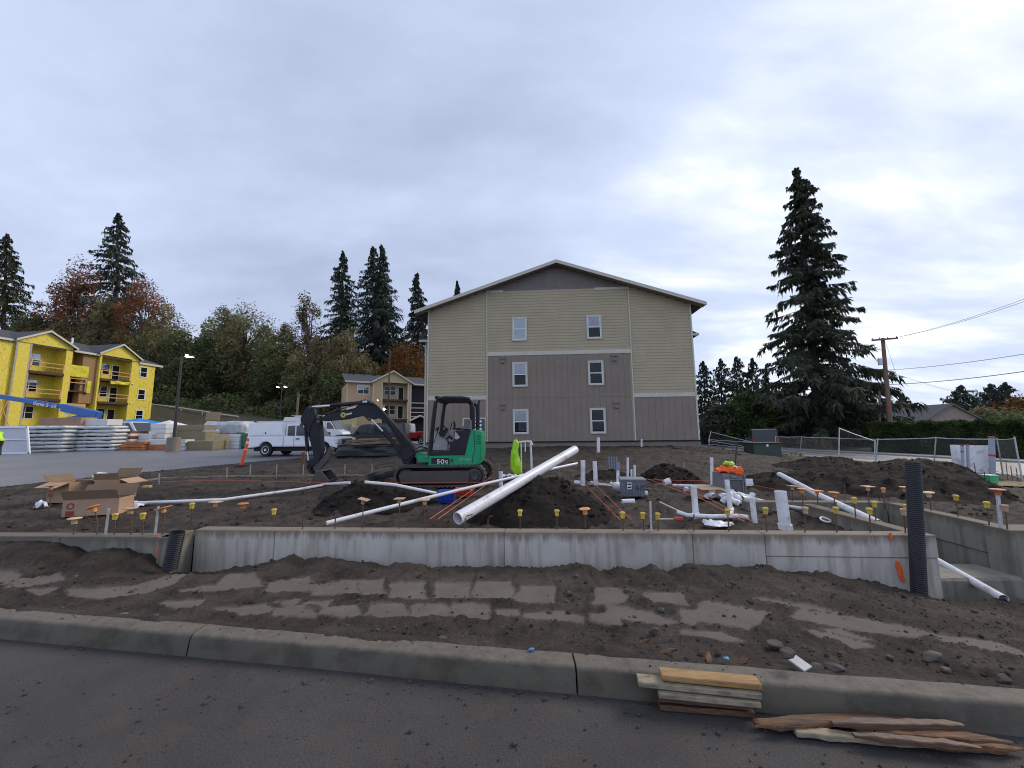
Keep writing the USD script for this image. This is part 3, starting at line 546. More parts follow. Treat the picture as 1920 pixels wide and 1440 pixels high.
part(gb, "belt_trim", cbox(4.045, 5.1, -.04, -.001, 10.9, 11.06, .006), M_trim); part(gb, "belt_trim", cbox(11.2, 13.36, -.04, -.001, 10.86, 11.03, .006), M_trim)
for k, (a, b, z0, z1) in enumerate([(5.66, 6.68, 7.53, 9.15), (10.58, 11.58, 7.54, 9.15), (5.66, 6.67, 4.47, 6.11), (10.57, 11.59, 4.48, 6.11), (5.66, 6.69, 1.4, 3.03), (10.59, 11.6, 1.39, 3.03)]):
    window(gb, a + .09, b - .09, z0 + .09, z1 - .09, -.024, M_trim, .088, up=("blind", "blind", "blind", "dark", "mirror", "dark")[k], low=("blind", "dark", "dark", "dark", "dark", "dark")[k], sticker=k == 1)
for s, z in ((5.05, 6.35), (12.29, 6.36), (5.02, 3.3), (12.29, 3.3)):
    v = part(gb, "vent", cat(cbox(s - .2, s + .2, -.05, -.022, z - .32, z - .04, .01), cbox(s - .08, s + .08, -.13, -.05, z - .3, z - .18, .02)), M_brown)
    for d in (-.12, .12): part(v, "vent_hood", cbox(s + d - .06, s + d + .06, -.16, -.05, z - .02, z + .1, .02), M_brown)
part(gb, "meter_trim", frame_ring(2.4, 3.92, 1.0, 2.5, .08, -.05, -.022), M_trim)
mc = part(gb, "meter_cabinet", cbox(2.95, 3.82, -.2, -.03, 1.08, 2.4, .02), mat("meter_grey", (0.09, 0.1, 0.115), 0.5))
for i in range(5):
    for s in (3.22, 3.6): part(mc, "meter", lathe([(.0, 0), (.085, 0), (.085, .07), (.06, .1), (0, .1)], 12, (s, -.2, 2.25 - i * .24), (0, -1, 0)), M_white, True)
def slab(poly, y0, y1): return prism(poly, y0, y1)
t_ = .16
for sg in (-1, 1):
    e = AP + sg * (AP + .76); q = [(AP, 12.70), (e, 12.70 - .3376 * (AP + .76)), (e, 12.70 - .3376 * (AP + .76) + t_), (AP, 12.70 + t_)]
    part(gb, "roof", prism(q, -.55, 18.0), M_roof)
    part(gb, "fascia", prism([(AP, 12.62), (e + sg * .012, 12.62 - .3376 * (AP + .76)), (e + sg * .012, 12.62 - .3376 * (AP + .76) + .22), (AP, 12.84)], -.60, -.555), M_trim)
    part(gb, "soffit", prism([(AP, 12.655), (e, 12.655 - .3376 * (AP + .76)), (e, 12.69 - .3376 * (AP + .76)), (AP, 12.69)], -.54, -.005), M_soffit)
for x0, x1, y0 in ((-1.15, .0, 3.4), (W_, W_ + 1.35, 3.4)):
    wg = part(gb, "wing", box(x0, x1, y0, 12.0, 3.75, 8.45), M_tan); part(gb, "wing", box(x0 + .003, x1 - .003, y0 + .003, 12.0, .3, 3.74), M_brown)
    xo = x0 if x0 < 0 else x1; sg = -1 if x0 < 0 else 1
    for xx in (xo, xo - sg * .5): part(gb, "corner_trim", cbox(xx - sg * .11, xx + sg * .01, y0 - .03, y0 - .001, .4, 8.4, .006), M_trim)
    part(gb, "belt_trim", cbox(min(xo, xo - sg * 1.1), max(xo, xo - sg * 1.1), y0 - .025, y0 - .001, 3.6, 3.85, .006), M_trim)
    part(gb, "wing_roof", prism([(xo + sg * .35, 8.5), (xo - sg * 1.2, 9.25), (xo - sg * 1.2, 9.1), (xo + sg * .35, 8.36)], y0 - .4, 12.5), M_roof)
    part(gb, "fascia", prism([(xo + sg * .37, 8.34), (xo + sg * .37, 8.52), (xo - sg * 1.0, 8.5), (xo - sg * 1.0, 8.34)], y0 - .45, y0 - .405), M_trim)
    if sg > 0:
        for k, zz in enumerate((1.0, 1.75, 2.6, 3.3)): part(gb, "balcony_rail", beam((xo - .05, y0 - .1, zz), (xo + .25, y0 + .3, zz + .5), .05, .05), M_trim)

# ---- generic three storey wood frame bay with balconies under a gable
def balcony_bay(par, s0, s1, o0, o1, floors, otop, eave, apex, yf, depth, mw, mh, zb, rail=None, deck=None, wmat=None, windows=True, door=True, frame_w=None, open_front=True):
    """Front wall with a tall opening (o0..o1), decks at each floor, inner walls with windows and doors, and a gable header."""
    mid = (s0 + s1) / 2
    part(par, "pier", box(s0, o0, yf, yf + depth, zb, otop), mw); part(par, "pier", box(o1, s1, yf, yf + depth, zb, otop), mw)
    part(par, "gable", prism([(s0, otop + .002), (s1, otop + .002), (s1, eave), (mid, apex), (s0, eave)], yf, yf + depth), mh)
    part(par, "inner_wall", box(o0 + .002, o1 - .002, yf + depth * .92, yf + depth - .002, zb, otop), wmat or mw)
    for k, f in enumerate(floors):
        if k: part(par, "deck", cbox(o0 - .02, o1 + .02, yf - .06, yf + depth * .92, f - .32, f, .02), deck or M_darkwood)
        L = o1 - o0
        if windows: window(par, o0 + .13 * L, o0 + .13 * L + min(1.7, .46 * L), f + .75, f + 2.15, yf + depth * .92 - .01, cols=2, up="mirror" if (windows == 2 and k == 2) else ("blind" if windows == 1 and k else "dark"), low="dark" if windows == 1 or k < 2 else "mirror")
        if door:
            part(par, "door_trim", frame_ring(o1 - .34 * L, o1 - .34 * L + .95, f, f + 2.15, .09, yf + depth * .92 - .05, yf + depth * .92 - .004), M_white)
            part(par, "door", box(o1 - .34 * L + .09, o1 - .34 * L + .86, yf + depth * .92 - .03, yf + depth * .92 - .004, f + .02, f + 2.05), M_room)
        if rail and k:
            for x in (o0 + .08, o1 - .08): part(par, "rail_post", box(x - .06, x + .06, yf - .05, yf + .05, f - .3, f + 1.05), rail)
            for h in (.5, .98): part(par, "rail", box(o0 + .14, o1 - .14, yf - .03, yf + .03, f + h, f + h + .09), rail)
def gable_roof(par, s0, s1, eave, apex, y0, y1, over, m=None):
    mid = (s0 + s1) / 2; k = (apex - eave) / (mid - s0)
    for sg in (-1, 1):
        e = mid + sg * ((s1 - s0) / 2 + over); ze = apex - k * abs(e - mid)
        part(par, "roof", prism([(mid, apex + .02), (e, ze + .02), (e, ze + .16), (mid, apex + .16)], y0 - over, y1), m or M_roof)
        part(par, "fascia", prism([(mid, apex - .06), (e, ze - .06), (e, ze + .17), (mid, apex + .17)], y0 - over - .05, y0 - over - .004), M_trim)

# ---- the unfinished yellow building on the left
yb = thing("unfinished_apartment_building", "yellow sheathed three storey building under construction with balconies, far left", "building", (-53.6, 44.0, 0), math.atan2(1, .12))
balcony_bay(yb, -3.5, 1.3, -2.36, .69, (2.85, 5.9, 8.95), 11.97, 12.25, 13.62, 0, 1.7, M_yel, M_yel, 1.2, M_newwood, M_darkwood, M_yel, windows=1, door=False)
balcony_bay(yb, 4.1, 8.6, 4.3, 7.8, (2.95, 5.95, 8.95), 11.97, 12.2, 13.7, 0, 1.7, M_yel, M_yel, 1.6, M_newwood, M_darkwood, M_yel, windows=1, door=True)
part(yb, "wall", box(-9.0, -3.502, .25, 12, 1.0, 12.0), M_yel); part(yb, "wall", box(8.602, 10.98, .12, 12, 1.8, 11.55), M_yel)
part(yb, "wall", box(-3.4, 10.9, 1.72, 12, 1.0, 11.95), M_yel)
part(yb, "stair_wall", box(2.6, 4.098, .35, 1.7, 5.6, 11.9), M_osb); part(yb, "stair_wall", box(1.32, 4.098, .9, 1.7, 2.0, 5.2), M_yel)
part(yb, "tarp", rough(cbox(1.32, 3.3, .3, .5, 8.75, 10.2, .05).subdivide().subdivide().subdivide(), .09, 1.4, 3), M_yelsh, True)
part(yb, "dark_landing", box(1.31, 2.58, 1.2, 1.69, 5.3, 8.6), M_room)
part(yb, "deck", box(1.31, 3.4, .2, 1.68, 6.9, 7.1), M_darkwood); part(yb, "lumber_front", box(1.31, 3.3, .18, .28, 5.0, 5.5), M_newwood)
for h in (8.0, 8.5): part(yb, "rail", box(1.4, 3.1, .18, .26, h, h + .1), M_newwood)
for x in (1.42, 3.05): part(yb, "rail_post", box(x - .06, x + .06, .14, .24, 7.0, 8.6), M_newwood)
part(yb, "wrap_flap", rough(cbox(3.1, 3.5, .05, .15, 6.9, 8.4, .03).subdivide().subdivide(), .08, 2, 5), M_yelsh, True)
part(yb, "wrap_flap", rough(cbox(5.4, 7.6, -.2, -.06, 8.3, 8.75, .05).subdivide().subdivide().subdivide(), .16, 1.6, 6), M_yelsh, True)
for x in (-3.52, -5.0, -2.42): part(yb, "corner_flashing", box(x - .07, x + .09, -.012 if x > -3.6 else .238, .0 if x > -3.6 else .25, 2.6, 11.9), M_greytape)
for z0, z1 in ((9.75, 11.15), (6.55, 7.95), (3.6, 5.0)): window(yb, 9.02, 9.92, z0, z1, .11, M_white, .06)
part(yb, "light", lathe([(0, 0), (.14, 0), (.1, .08), (0, .1)], 10, (8.1, -.005, 5.9), (0, -1, 0)), M_white, True); part(yb, "light", lathe([(0, 0), (.14, 0), (.1, .08), (0, .1)], 10, (8.1, -.005, 8.6), (0, -1, 0)), M_white, True)
gable_roof(yb, -3.5, 1.3, 12.2, 13.62, 0, 8, .3); gable_roof(yb, 4.1, 8.6, 12.2, 13.7, 0, 8, .3)
for y0, y1, z0, z1 in ((-.35, 7.5, 11.75, 14.6),):
    part(yb, "main_roof", np_roof := trimesh.Trimesh(np.array([(-9.5, .0, 11.95), (11.9, .0, 11.6), (11.9, 7.5, 14.2), (-9.5, 7.5, 14.2), (-9.5, .0, 12.1), (11.9, .0, 11.75), (11.9, 7.5, 14.35), (-9.5, 7.5, 14.35)]), np.array([(0, 1, 2), (0, 2, 3), (4, 6, 5), (4, 7, 6), (0, 5, 1), (0, 4, 5), (1, 6, 2), (1, 5, 6), (2, 7, 3), (2, 6, 7), (3, 4, 0), (3, 7, 4)]), process=False), M_roof)
part(yb, "fascia", box(-9.5, -3.6, -.06, -.004, 11.88, 12.1), M_trim); part(yb, "fascia", box(8.7, 11.9, -.07, -.004, 11.5, 11.78), M_trim); part(yb, "fascia", box(1.4, 4.0, -.05, -.004, 11.75, 12.0), M_trim)
for x, y, z in ((1.9, 2, 12.9), (2.7, 2.6, 13.0), (-5.2, 1.2, 12.6), (5.0, 6, 14.3)): part(yb, "roof_vent", box(x, x + .16, y, y + .16, z - .3, z + .35), M_white)
part(yb, "scaffold_brace", cat(beam((-4.6, -.3, 2.0), (-3.6, -.05, 5.6), .06, .06), beam((-3.2, -.3, 2.0), (-4.3, -.05, 5.6), .06, .06)), M_newwood)

# ---- the small tan building in the gap
M_peach = mat("siding_peach", (0.50, 0.35, 0.205), 0.75, var=0.06, scale=1.2); M_butter = mat("siding_butter", (0.50, 0.42, 0.22), 0.75, var=0.08, scale=1.5, stretch=(6, 1, .2))
tb = thing("apartment_building", "small tan apartment block with dark roof and lit balconies behind the excavator arm", "building", (-24.1, 55.6, 0), math.atan2(.55, 1))
for a, b, y in ((-.15, 3.398, .6), (9.202, 12.5, .6), (3.4, 9.2, 1.41)): part(tb, "wall", box(a, b, y, 11, 3.6, 9.05), M_peach); part(tb, "wall", box(a, b, y + .002, 11, -.5, 3.598), M_butter)
balcony_bay(tb, 3.4, 9.2, 4.8, 8.65, (.6, 3.6, 6.62), 9.2, 9.3, 10.95, .0, 1.4, M_peach, M_butter, 0.0, None, M_darkwood, M_tan, windows=2, door=True)
for z in (7.35, 4.4): window(tb, 1.25, 2.9, z, z + 1.32, .59, M_white, .07, cols=2, up="mirror", low="mirror")
window(tb, 1.3, 3.3, 1.3, 2.4, .585, M_white, .07, cols=2)
for x in (-.16, 3.39, 4.7, 8.66, 9.1): part(tb, "corner_trim", box(x - .06, x + .1, -.03 if x > 3 else .57, -.002 if x > 3 else .598, -.2, 9.05), M_trim)
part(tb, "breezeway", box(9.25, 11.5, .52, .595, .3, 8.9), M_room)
for z in (4.6, 5.3, 6.1, 3.9): part(tb, "breezeway_rail", box(9.26, 11.5, .42, .5, z, z + .12), M_trim)
part(tb, "porch_roof", prism([(8.9, 3.35), (10.6, 4.2), (12, 3.5), (12, 3.3), (10.6, 4.0), (8.9, 3.15)], -.6, .5), M_trim)
gable_roof(tb, 3.4, 9.2, 9.25, 10.95, 0, 6, .35)
part(tb, "main_roof", trimesh.Trimesh(np.array([(-.6, .1, 9.1), (12.5, .1, 9.1), (12.5, 6, 10.95), (-.6, 6, 10.95), (-.6, .1, 9.22), (12.5, .1, 9.22), (12.5, 6, 11.1), (-.6, 6, 11.1)]), np.array([(0, 1, 2), (0, 2, 3), (4, 6, 5), (4, 7, 6), (0, 5, 1), (0, 4, 5), (1, 6, 2), (1, 5, 6), (2, 7, 3), (2, 6, 7), (3, 4, 0), (3, 7, 4)]), process=False), M_roof)
part(tb, "fascia", box(-.6, 3.2, .03, .095, 9.0, 9.24), M_trim); part(tb, "fascia", box(9.5, 12.5, .03, .095, 9.0, 9.24), M_trim)
for x in (1.0, 2.6, 4.0, 4.4, 8.5): part(tb, "roof_vent", box(x, x + .2, 5.2, 5.4, 10.5, 11.35), M_room)
part(tb, "meter_shed", box(-2.2, 1.1, -1.6, .59, -.2, 3.75), M_butter)
M_lampon = usdkit.material(stage, "/World/Looks/lamp_on", {"e": ("emission", {"color": (1.0, 0.86, 0.6), "strength": 5.0})}, [], surface="e.emission")
part(tb, "wall_lamp", lathe([(0, 0), (.16, .02), (.16, .16), (0, .2)], 10, (5.3, 1.15, 5.1), (0, -1, 0)), M_lampon, True); part(tb, "wall_lamp", lathe([(0, 0), (.08, .01), (0, .08)], 8, (4.1, -.005, 6.4), (0, -1, 0)), M_lampon, True)

# ---- house behind the hedge
hs = thing("house", "low house with dark shingle roof and beige gable behind the clipped hedge", "house", (92.8, 80, 0), math.atan2(-5.2, 16.0) * 0 + math.radians(-18))
M_beige = mat("gable_beige", (0.33, 0.26, 0.215), 0.8, var=0.06)
part(hs, "wall", box(-4.4, 4.4, .1, 26, -1.0, 2.2), M_beige); part(hs, "gable", prism([(-4.7, 2.35), (4.7, 2.35), (0, 5.95)], .1, .4), M_beige)
part(hs, "window", box(-4.0, -2.2, .03, .09, .9, 2.1), M_white)
for sg in (-1, 1):
    e = sg * 5.2; part(hs, "roof", prism([(0, 6.0), (e, 2.05), (e, 2.25), (0, 6.22)], -.3, 26.4), M_roof)
    part(hs, "fascia", prism([(0, 5.9), (e, 1.95), (e, 2.15), (0, 6.1)], -.36, -.305), M_soffit)
part(hs, "gutter", box(-5.3, -5.15, -.3, 26, 1.85, 2.05), M_trim)

# ---- retaining wall of grey blocks behind the parked cars
rw = thing("retaining_wall", "pale stacked block retaining wall with jagged top behind the parked trucks", "wall", (-34.5, 46.0, 0), math.radians(3))
M_block = mat("block_grey", (0.30, 0.27, 0.22), 0.85, var=0.18, scale=4, rnd=0.1)
_r = np.random.default_rng(9)
for row in range(5):
    for k in range(26):
        x = k * .74 + (row % 2) * .37
        if row == 4 and (k % 3 == 2): continue
        z = .55 + row * .42; d = _r.normal(0, .02)
        part(rw, "block", cbox(x + .012, x + .728, d + row * .05, d + row * .05 + .5, z, z + .41, .03), M_block)
# ================================================================ trees and hedges
M_bark = mat("bark", (0.075, 0.052, 0.038), 0.9, var=0.25, scale=3, stretch=(5, 5, .6), bump=0.5, bscale=9)
M_barkpale = mat("bark_pale", (0.09, 0.078, 0.065), 0.9, var=0.25, scale=3, stretch=(4, 4, .6))
def leafmat(name, c, c2, tr=0.25): return mat(name, c, 0.75, c2=c2, scale=0.6, detail=4, transl=tr, spec=0.25, lo=0.41, hi=0.6)
M_spruce = leafmat("needles_spruce", (0.088, 0.102, 0.062), (0.04, 0.052, 0.036), 0.12)
M_fir = leafmat("needles_fir", (0.07, 0.092, 0.064), (0.034, 0.048, 0.038), 0.12)
M_cedar = leafmat("needles_cedar", (0.078, 0.085, 0.042), (0.036, 0.043, 0.025), 0.15)
M_olive = leafmat("leaves_olive", (0.33, 0.295, 0.135), (0.125, 0.12, 0.056))
M_green = leafmat("leaves_green", (0.19, 0.215, 0.088), (0.078, 0.098, 0.042))
M_rustleaf = leafmat("leaves_rust", (0.32, 0.115, 0.05), (0.16, 0.08, 0.04))
M_orangeleaf = leafmat("leaves_orange", (0.23, 0.1, 0.02), (0.1, 0.045, 0.014))
M_tanleaf = leafmat("leaves_tan", (0.16, 0.115, 0.062), (0.075, 0.055, 0.03))
M_brownleaf = leafmat("leaves_brown", (0.29, 0.23, 0.12), (0.125, 0.105, 0.056))
M_hedge = leafmat("leaves_hedge", (0.085, 0.12, 0.034), (0.03, 0.05, 0.017))
def quads(c, u, w):
    """Leaf-sized four cornered faces at centres c with half axes u, w."""
    v = np.stack([c - u - w * .35, c - w * 1.0 + u * .1, c + u, c + w * 1.0 + u * .1], 1).reshape(-1, 3); k = np.arange(len(c)) * 4
    return v, np.concatenate([np.stack([k, k + 1, k + 2], 1), np.stack([k, k + 2, k + 3], 1)])
def unit(v): return v / (np.linalg.norm(v, axis=-1, keepdims=True) + 1e-9)
def conifer(name, label, base, top, rad, mleaf, seed, nb=170, spray=44, droop=.35, lean=None, bare=.06, irregular=.25, size=1.0, group=None, trunk_r=None, taper=1.15, mt=None, cat_="conifer tree", up=0.0):
    """A trunk with drooping limbs in loose whorls; each limb carries sprays of needles that hang and thin out at the tip."""
    r = np.random.default_rng(seed); base, top = np.array(base, float), np.array(top, float); H = top[2] - base[2]
    t = thing(name, label, cat_, base, group=group); off = top - base
    n = 14; s = np.linspace(0, 1, n); wob = np.stack([r.normal(0, .012 * H ** .7, n), r.normal(0, .012 * H ** .7, n), np.zeros(n)], 1); wob[0] = wob[-1] = 0
    trunk = off[None] * s[:, None] + wob; tr = (trunk_r or H * .016) * (1 - s) ** .8 + .02; tr[0] *= 1.5
    part(t, "trunk", tube(trunk, tr, 9), mt or M_bark, True)
    at = lambda q: np.stack([np.interp(q, s, trunk[:, k]) for k in range(3)], -1)
    C, U, Wd, limbs = [], [], [], []
    sector = r.uniform(.72, 1.2, 9)
    for b in range(nb):
        q = bare + (1 - bare) * ((b + r.random()) / nb) ** .92; az = b * 2.39996 + r.normal(0, .5)
        env = (1 - q) ** (1 / taper) * .97 + .03
        L = rad * env * r.uniform(1 - irregular * 1.6, 1 + irregular) * sector[int((az % (2 * np.pi)) / (2 * np.pi) * 9) % 9]
        L *= min(1.0, .55 + (q - bare) * 6)
        p0 = at(q); d = np.array([math.cos(az), math.sin(az), 0]); k = np.linspace(0, 1, 7); rise = r.uniform(-.12, .32) + .5 * q + up; az += 0
        pts = p0 + d * (k * L)[:, None] + np.array([0, 0, 1.0]) * ((rise * k - (droop * r.uniform(.6, 1.4) + rise * .5) * k ** 2 + .2 * k ** 5) * L)[:, None]
        if L > 1.2: limbs.append(tube(pts, np.linspace(.012 + .010 * L, .006, 7), 3, False))
        m = max(7, int(spray * (.3 + .9 * L / rad))); f = np.sort(r.uniform(.1, 1, m) ** .75)
        c = np.stack([np.interp(f, k, pts[:, i]) for i in range(3)], 1)
        side = np.cross(d, [0, 0, 1.0]); tw = np.minimum(.30 * L * (1 - f * .75) + .10 * size, .8) * r.uniform(.2, 1, m) * r.choice([-1, 1], m)
        sag = -np.abs(r.normal(.16, .15, m)) * size * 1.6 * (1 + L * .12)
        e = c + side * tw[:, None] + d * (np.abs(tw) * .55)[:, None]; e[:, 2] += sag - np.abs(tw) * .22
        mid = (c + e) / 2; ax = (e - c) / 2
        ax += unit(r.normal(0, 1, (m, 3)) * .5 + d) * (.09 * size)
        w = unit(np.cross(ax, r.normal(0, .6, (m, 3)) + [0, 0, 1])) * (r.uniform(.05, .10, m) * size * 1.25)[:, None]
        C.append(mid); U.append(ax); Wd.append(w)
        # hanging needles below each spray
        h = max(4, m // 2); pick = r.integers(0, m, h); C.append(mid[pick] + [0, 0, -.09 * size]); hu = np.stack([r.normal(0, .05, h), r.normal(0, .05, h), -r.uniform(.08, .24, h)], 1) * size
        U.append(hu); Wd.append(unit(np.cross(hu, r.normal(0, 1, (h, 3)))) * .055 * size)
    C, U, Wd = map(np.concatenate, (C, U, Wd)); v, f = quads(C, U, Wd)
    if limbs: part(t, "limbs", cat(*limbs), mt or M_bark, kind="stuff")
    part(t, "crown", trimesh.Trimesh(v, f, process=False), mleaf)
    return t
def broadleaf(name, label, base, height, rad, mleaf, seed, n=5200, size=.26, group=None, crown0=.25, clumps=46, mt=None, shape=1.0, airy=.0, cat_="tree", m2=None):
    """Trunk, forking limbs, twigs and a crown of leaf clumps with gaps; some clumps may carry a second leaf colour."""
    r = np.random.default_rng(seed); t = thing(name, label, cat_, base, group=group); H = height; mt = mt or M_barkpale
    limbs = [tube([(0, 0, -.3), (r.normal(0, .1), r.normal(0, .1), H * .3), (r.normal(0, .4), r.normal(0, .4), H * .62), (r.normal(0, .5), r.normal(0, .5), H * .86)], [H * .016, H * .012, H * .007, .03], 7)]
    th, ph = r.uniform(0, 2 * np.pi, clumps), r.uniform(-1, 1, clumps); rr = r.uniform(.35, 1, clumps) ** .45
    zc = H * (crown0 + (1 - crown0) * .5); c = np.stack([rr * np.sqrt(1 - ph ** 2) * np.cos(th) * rad, rr * np.sqrt(1 - ph ** 2) * np.sin(th) * rad, zc + rr * ph * H * (1 - crown0) * .5], 1)
    q = (c[:, 2] / H - crown0) / (1 - crown0); c[:, :2] *= (1 - .45 * np.clip(q, 0, 1) ** 2 * shape)[:, None]; c += r.normal(0, .07 * rad, c.shape)
    for k in range(0, clumps, 2):
        p = c[k]; z0 = max(H * .12, p[2] * r.uniform(.45, .75)); limbs.append(tube([(0, 0, z0), (p[0] * .5, p[1] * .5, (z0 + p[2]) / 2 + .2), p], [H * .006, H * .004, .015], 4, False))
        for _ in range(3):
            e = p + unit(r.normal(0, 1, 3) + [0, 0, .7]) * rad * r.uniform(.2, .4); limbs.append(tube([p, e], [.02, .008], 3, False))
    part(t, "trunk", cat(*limbs), mt)
    wgt = r.uniform(.4, 1.4, clumps); own = r.choice(clumps, n, p=wgt / wgt.sum()); cr = rad * r.uniform(.22, .40, clumps) * (1 - airy * .3)
    d = unit(r.normal(0, 1, (n, 3))); p = c[own] + d * [1, 1, 1.35] * (cr[own] * r.uniform(.2, 1, n) ** .5 * (1 + (airy + .35) * r.exponential(.22, n)))[:, None]; p[:, 2] -= .12 * cr[own] * (np.abs(d[:, :2]).sum(1))
    p[:, 2] = np.maximum(p[:, 2], .1)
    u = unit(r.normal(0, 1, (n, 3)) + d * .4) * (size * r.lognormal(-.28, .38, n))[:, None]; w = unit(np.cross(u, r.normal(0, 1, (n, 3)))) * (size * r.uniform(.35, .7, n))[:, None]
    sel = np.zeros(n, bool) if m2 is None else (c[own][:, 2] < H * (crown0 + (1 - crown0) * .45)) & (r.random(n) < .85)
    v, f = quads(p[~sel], u[~sel], w[~sel]); part(t, "crown", trimesh.Trimesh(v, f, process=False), mleaf)
    if sel.any(): v, f = quads(p[sel], u[sel], w[sel]); part(t, "lower_crown", trimesh.Trimesh(v, f, process=False), m2)
    return t
def gb_(x, y): return float(base_ground(np.array([x]), np.array([y]))[0])
def fir(px_top, py_top, px_base, y, rad, label, seed, m=None, name="fir_tree", **k):
    x = (at_y(px_base, 800, y))[0]; top = at_y(px_top, py_top, y); return conifer(name, label, (x, y, gb_(x, y) - .2), top, rad, m or M_fir, seed, **k)
# the lone tall tree on the right
fir(1492, 316, 1538, 42.6, 6.5, "very tall ragged lone conifer standing beside the road on the right", 11, M_spruce, nb=450, spray=120, droop=.44, irregular=.6, size=.95, bare=.055, trunk_r=.62, taper=1.25)
for i, (px, py, y, rd, lab) in enumerate([(1318, 676, 56, 4.0, "conifer half hidden at the right corner of the big apartment block"), (1350, 672, 58, 4.2, "slim dark conifer, second right of the apartment block"), (1381, 668, 60, 4.4, "slim dark conifer with tallest tip among the group right of the apartment block"), (1409, 671, 58, 3.8, "thin see-through conifer next to the dark evergreens"), (1436, 697, 60, 3.2, "small spindly conifer just left of the lone tall conifer")]):
    fir(px, py, px + 3, y, rd, lab, 30 + i, nb=150, spray=40, size=.9, droop=.28, bare=.02, irregular=.4)
for i, (px, py, y, rad, lab) in enumerate([(1405, 737, 47, 3.0, "round dark evergreen right of the apartment block, nearest it"), (1462, 730, 50, 3.2, "dense dark evergreen left of the tall conifer's trunk"), (1585, 705, 47, 3.6, "dense dark evergreen right of the tall conifer's trunk"), (1350, 762, 49, 2.4, "low dark evergreen at the corner of the apartment block"), (1622, 752, 46, 1.9, "small dark evergreen beside the utility pole"), (1510, 742, 52, 3.2, "dark evergreen straight behind the tall conifer's trunk"), (1555, 725, 53, 3.2, "dark evergreen behind and just right of the tall conifer")]):
    x = at_y(px, 800, y)[0]; h = at_y(px, py, y)[2] - gb_(x, y); broadleaf("evergreen_tree", lab, (x, y, gb_(x, y) - .3), h, rad, M_spruce if i % 2 else M_hedge, 50 + i, n=8000, size=.26, crown0=.02, clumps=70, mt=M_bark, cat_="tree")
for i, (px, py, y, rad, lab) in enumerate([(1801, 722, 88, 8.0, "broad dark conifer behind the right end of the house roof"), (1856, 719, 95, 7.0, "pointed conifer right of the house, left of a pair"), (1884, 716, 95, 7.5, "pointed conifer right of the house, right of a pair"), (1693, 737, 110, 5, "thin distant conifer tip above the house roof"), (1668, 752, 110, 5, "low distant conifer beside the utility pole"), (1760, 765, 105, 5.5, "small distant conifer peeking over the house ridge")]):
    fir(px, py, px, y, rad, lab, 70 + i, nb=170, spray=36, size=1.3, droop=.25, bare=.02)
for i, (px, py, y, rad, m, lab) in enumerate([(1911, 745, 90, 5.5, M_orangeleaf, "orange autumn tree at the far right edge"), (1835, 772, 84, 4.5, M_brownleaf, "brownish bush between the house and the conifers"), (1890, 780, 80, 6, M_green, "low green tree above the hedge at far right"), (1790, 775, 100, 5, M_spruce, "dark bushy tree behind the house gable")]):
    x = at_y(px, 800, y)[0]; h = at_y(px, py, y)[2] + .6; broadleaf("tree", lab, (x, y, -.9), h, rad, m, 90 + i, n=3600, size=.34, crown0=.1, clumps=40)
# conifers over the wood on the left
for i, (pt, py, pb, y, rad, lab, m) in enumerate([(222, 399, 205, 78, 11.0, "tallest dark conifer above the yellow building", M_fir), (14, 438, -8, 80, 9.5, "conifer cut by the left edge of the photograph", M_cedar), (643, 470, 634, 86, 8.6, "tall slim conifer, leftmost of the trio left of the apartment block", M_fir), (700, 462, 700, 84, 10.5, "tall conifer, left stem of the twin in the middle of the trio", M_fir), (716, 459, 716, 86, 9.5, "tall conifer, right stem of the twin in the middle of the trio", M_fir), (783, 511, 783, 84, 7.0, "conifer rising just left of the big apartment block roof", M_fir), (857, 526, 857, 95, 5.0, "conifer tip peeking over the apartment block roof", M_fir)]):
    fir(pt, py, pb, y, rad, lab, 110 + i, m, nb=330, spray=70, droop=.45, irregular=.32, size=1.1, bare=.02)
_bl = [(128, 504, 74, 6.0, M_rustleaf, M_brownleaf, 0, "rust red maple left of the tallest conifer"), (82, 540, 73, 5.2, M_rustleaf, M_orangeleaf, 0, "orange maple behind the yellow building's left gable"), (34, 585, 72, 5.0, M_green, M_green, 0, "green tree behind the yellow roof near the left edge"), (175, 556, 70, 4.2, M_olive, M_green, 0, "olive tree in front of the tallest conifer"), (252, 528, 72, 5.6, M_rustleaf, M_olive, .3, "rust and olive maple right of the tallest conifer"), (292, 580, 71, 5.0, M_olive, M_green, .4, "thin topped olive tree above the yellow building's right corner"), (338, 615, 69, 4.2, M_green, M_green, .3, "green tree directly behind the left lamp post"), (372, 640, 70, 4.0, M_green, M_green, 0, "shaded green tree right of the left lamp post"), (408, 588, 74, 5.8, M_olive, M_green, .2, "tall rounded olive tree, left of two alike"), (452, 580, 74, 6.2, M_olive, M_olive, .2, "tall rounded olive tree, right of two alike"), (498, 640, 70, 4.0, M_green, M_green, .1, "lower green tree right of the rounded olive trees"), (524, 612, 73, 4.6, M_olive, M_green, .2, "olive tree behind the double headed lamp post"), (570, 553, 75, 4.4, M_tanleaf, M_brownleaf, .9, "tall pale tan half bare tree in the wood"), (600, 640, 71, 4.4, M_brownleaf, M_brownleaf, .4, "brownish half bare tree left of the slim conifer"), (640, 622, 70, 4.8, M_brownleaf, M_olive, .2, "brown olive tree left of the small tan building"), (680, 668, 72, 4.2, M_olive, M_brownleaf, .2, "brown tree behind the small tan building's roof"), (724, 690, 74, 4.6, M_rustleaf, M_orangeleaf, .1, "rust tree behind the tan building, left of the orange one"), (762, 636, 72, 5.2, M_orangeleaf, M_orangeleaf, .1, "orange autumn tree beside the big apartment block"), (560, 665, 68, 4.2, M_olive, M_green, .1, "low olive tree above the wooden post"), (618, 700, 67, 3.8, M_green, M_brownleaf, .1, "low green tree left of the tan building wall")]
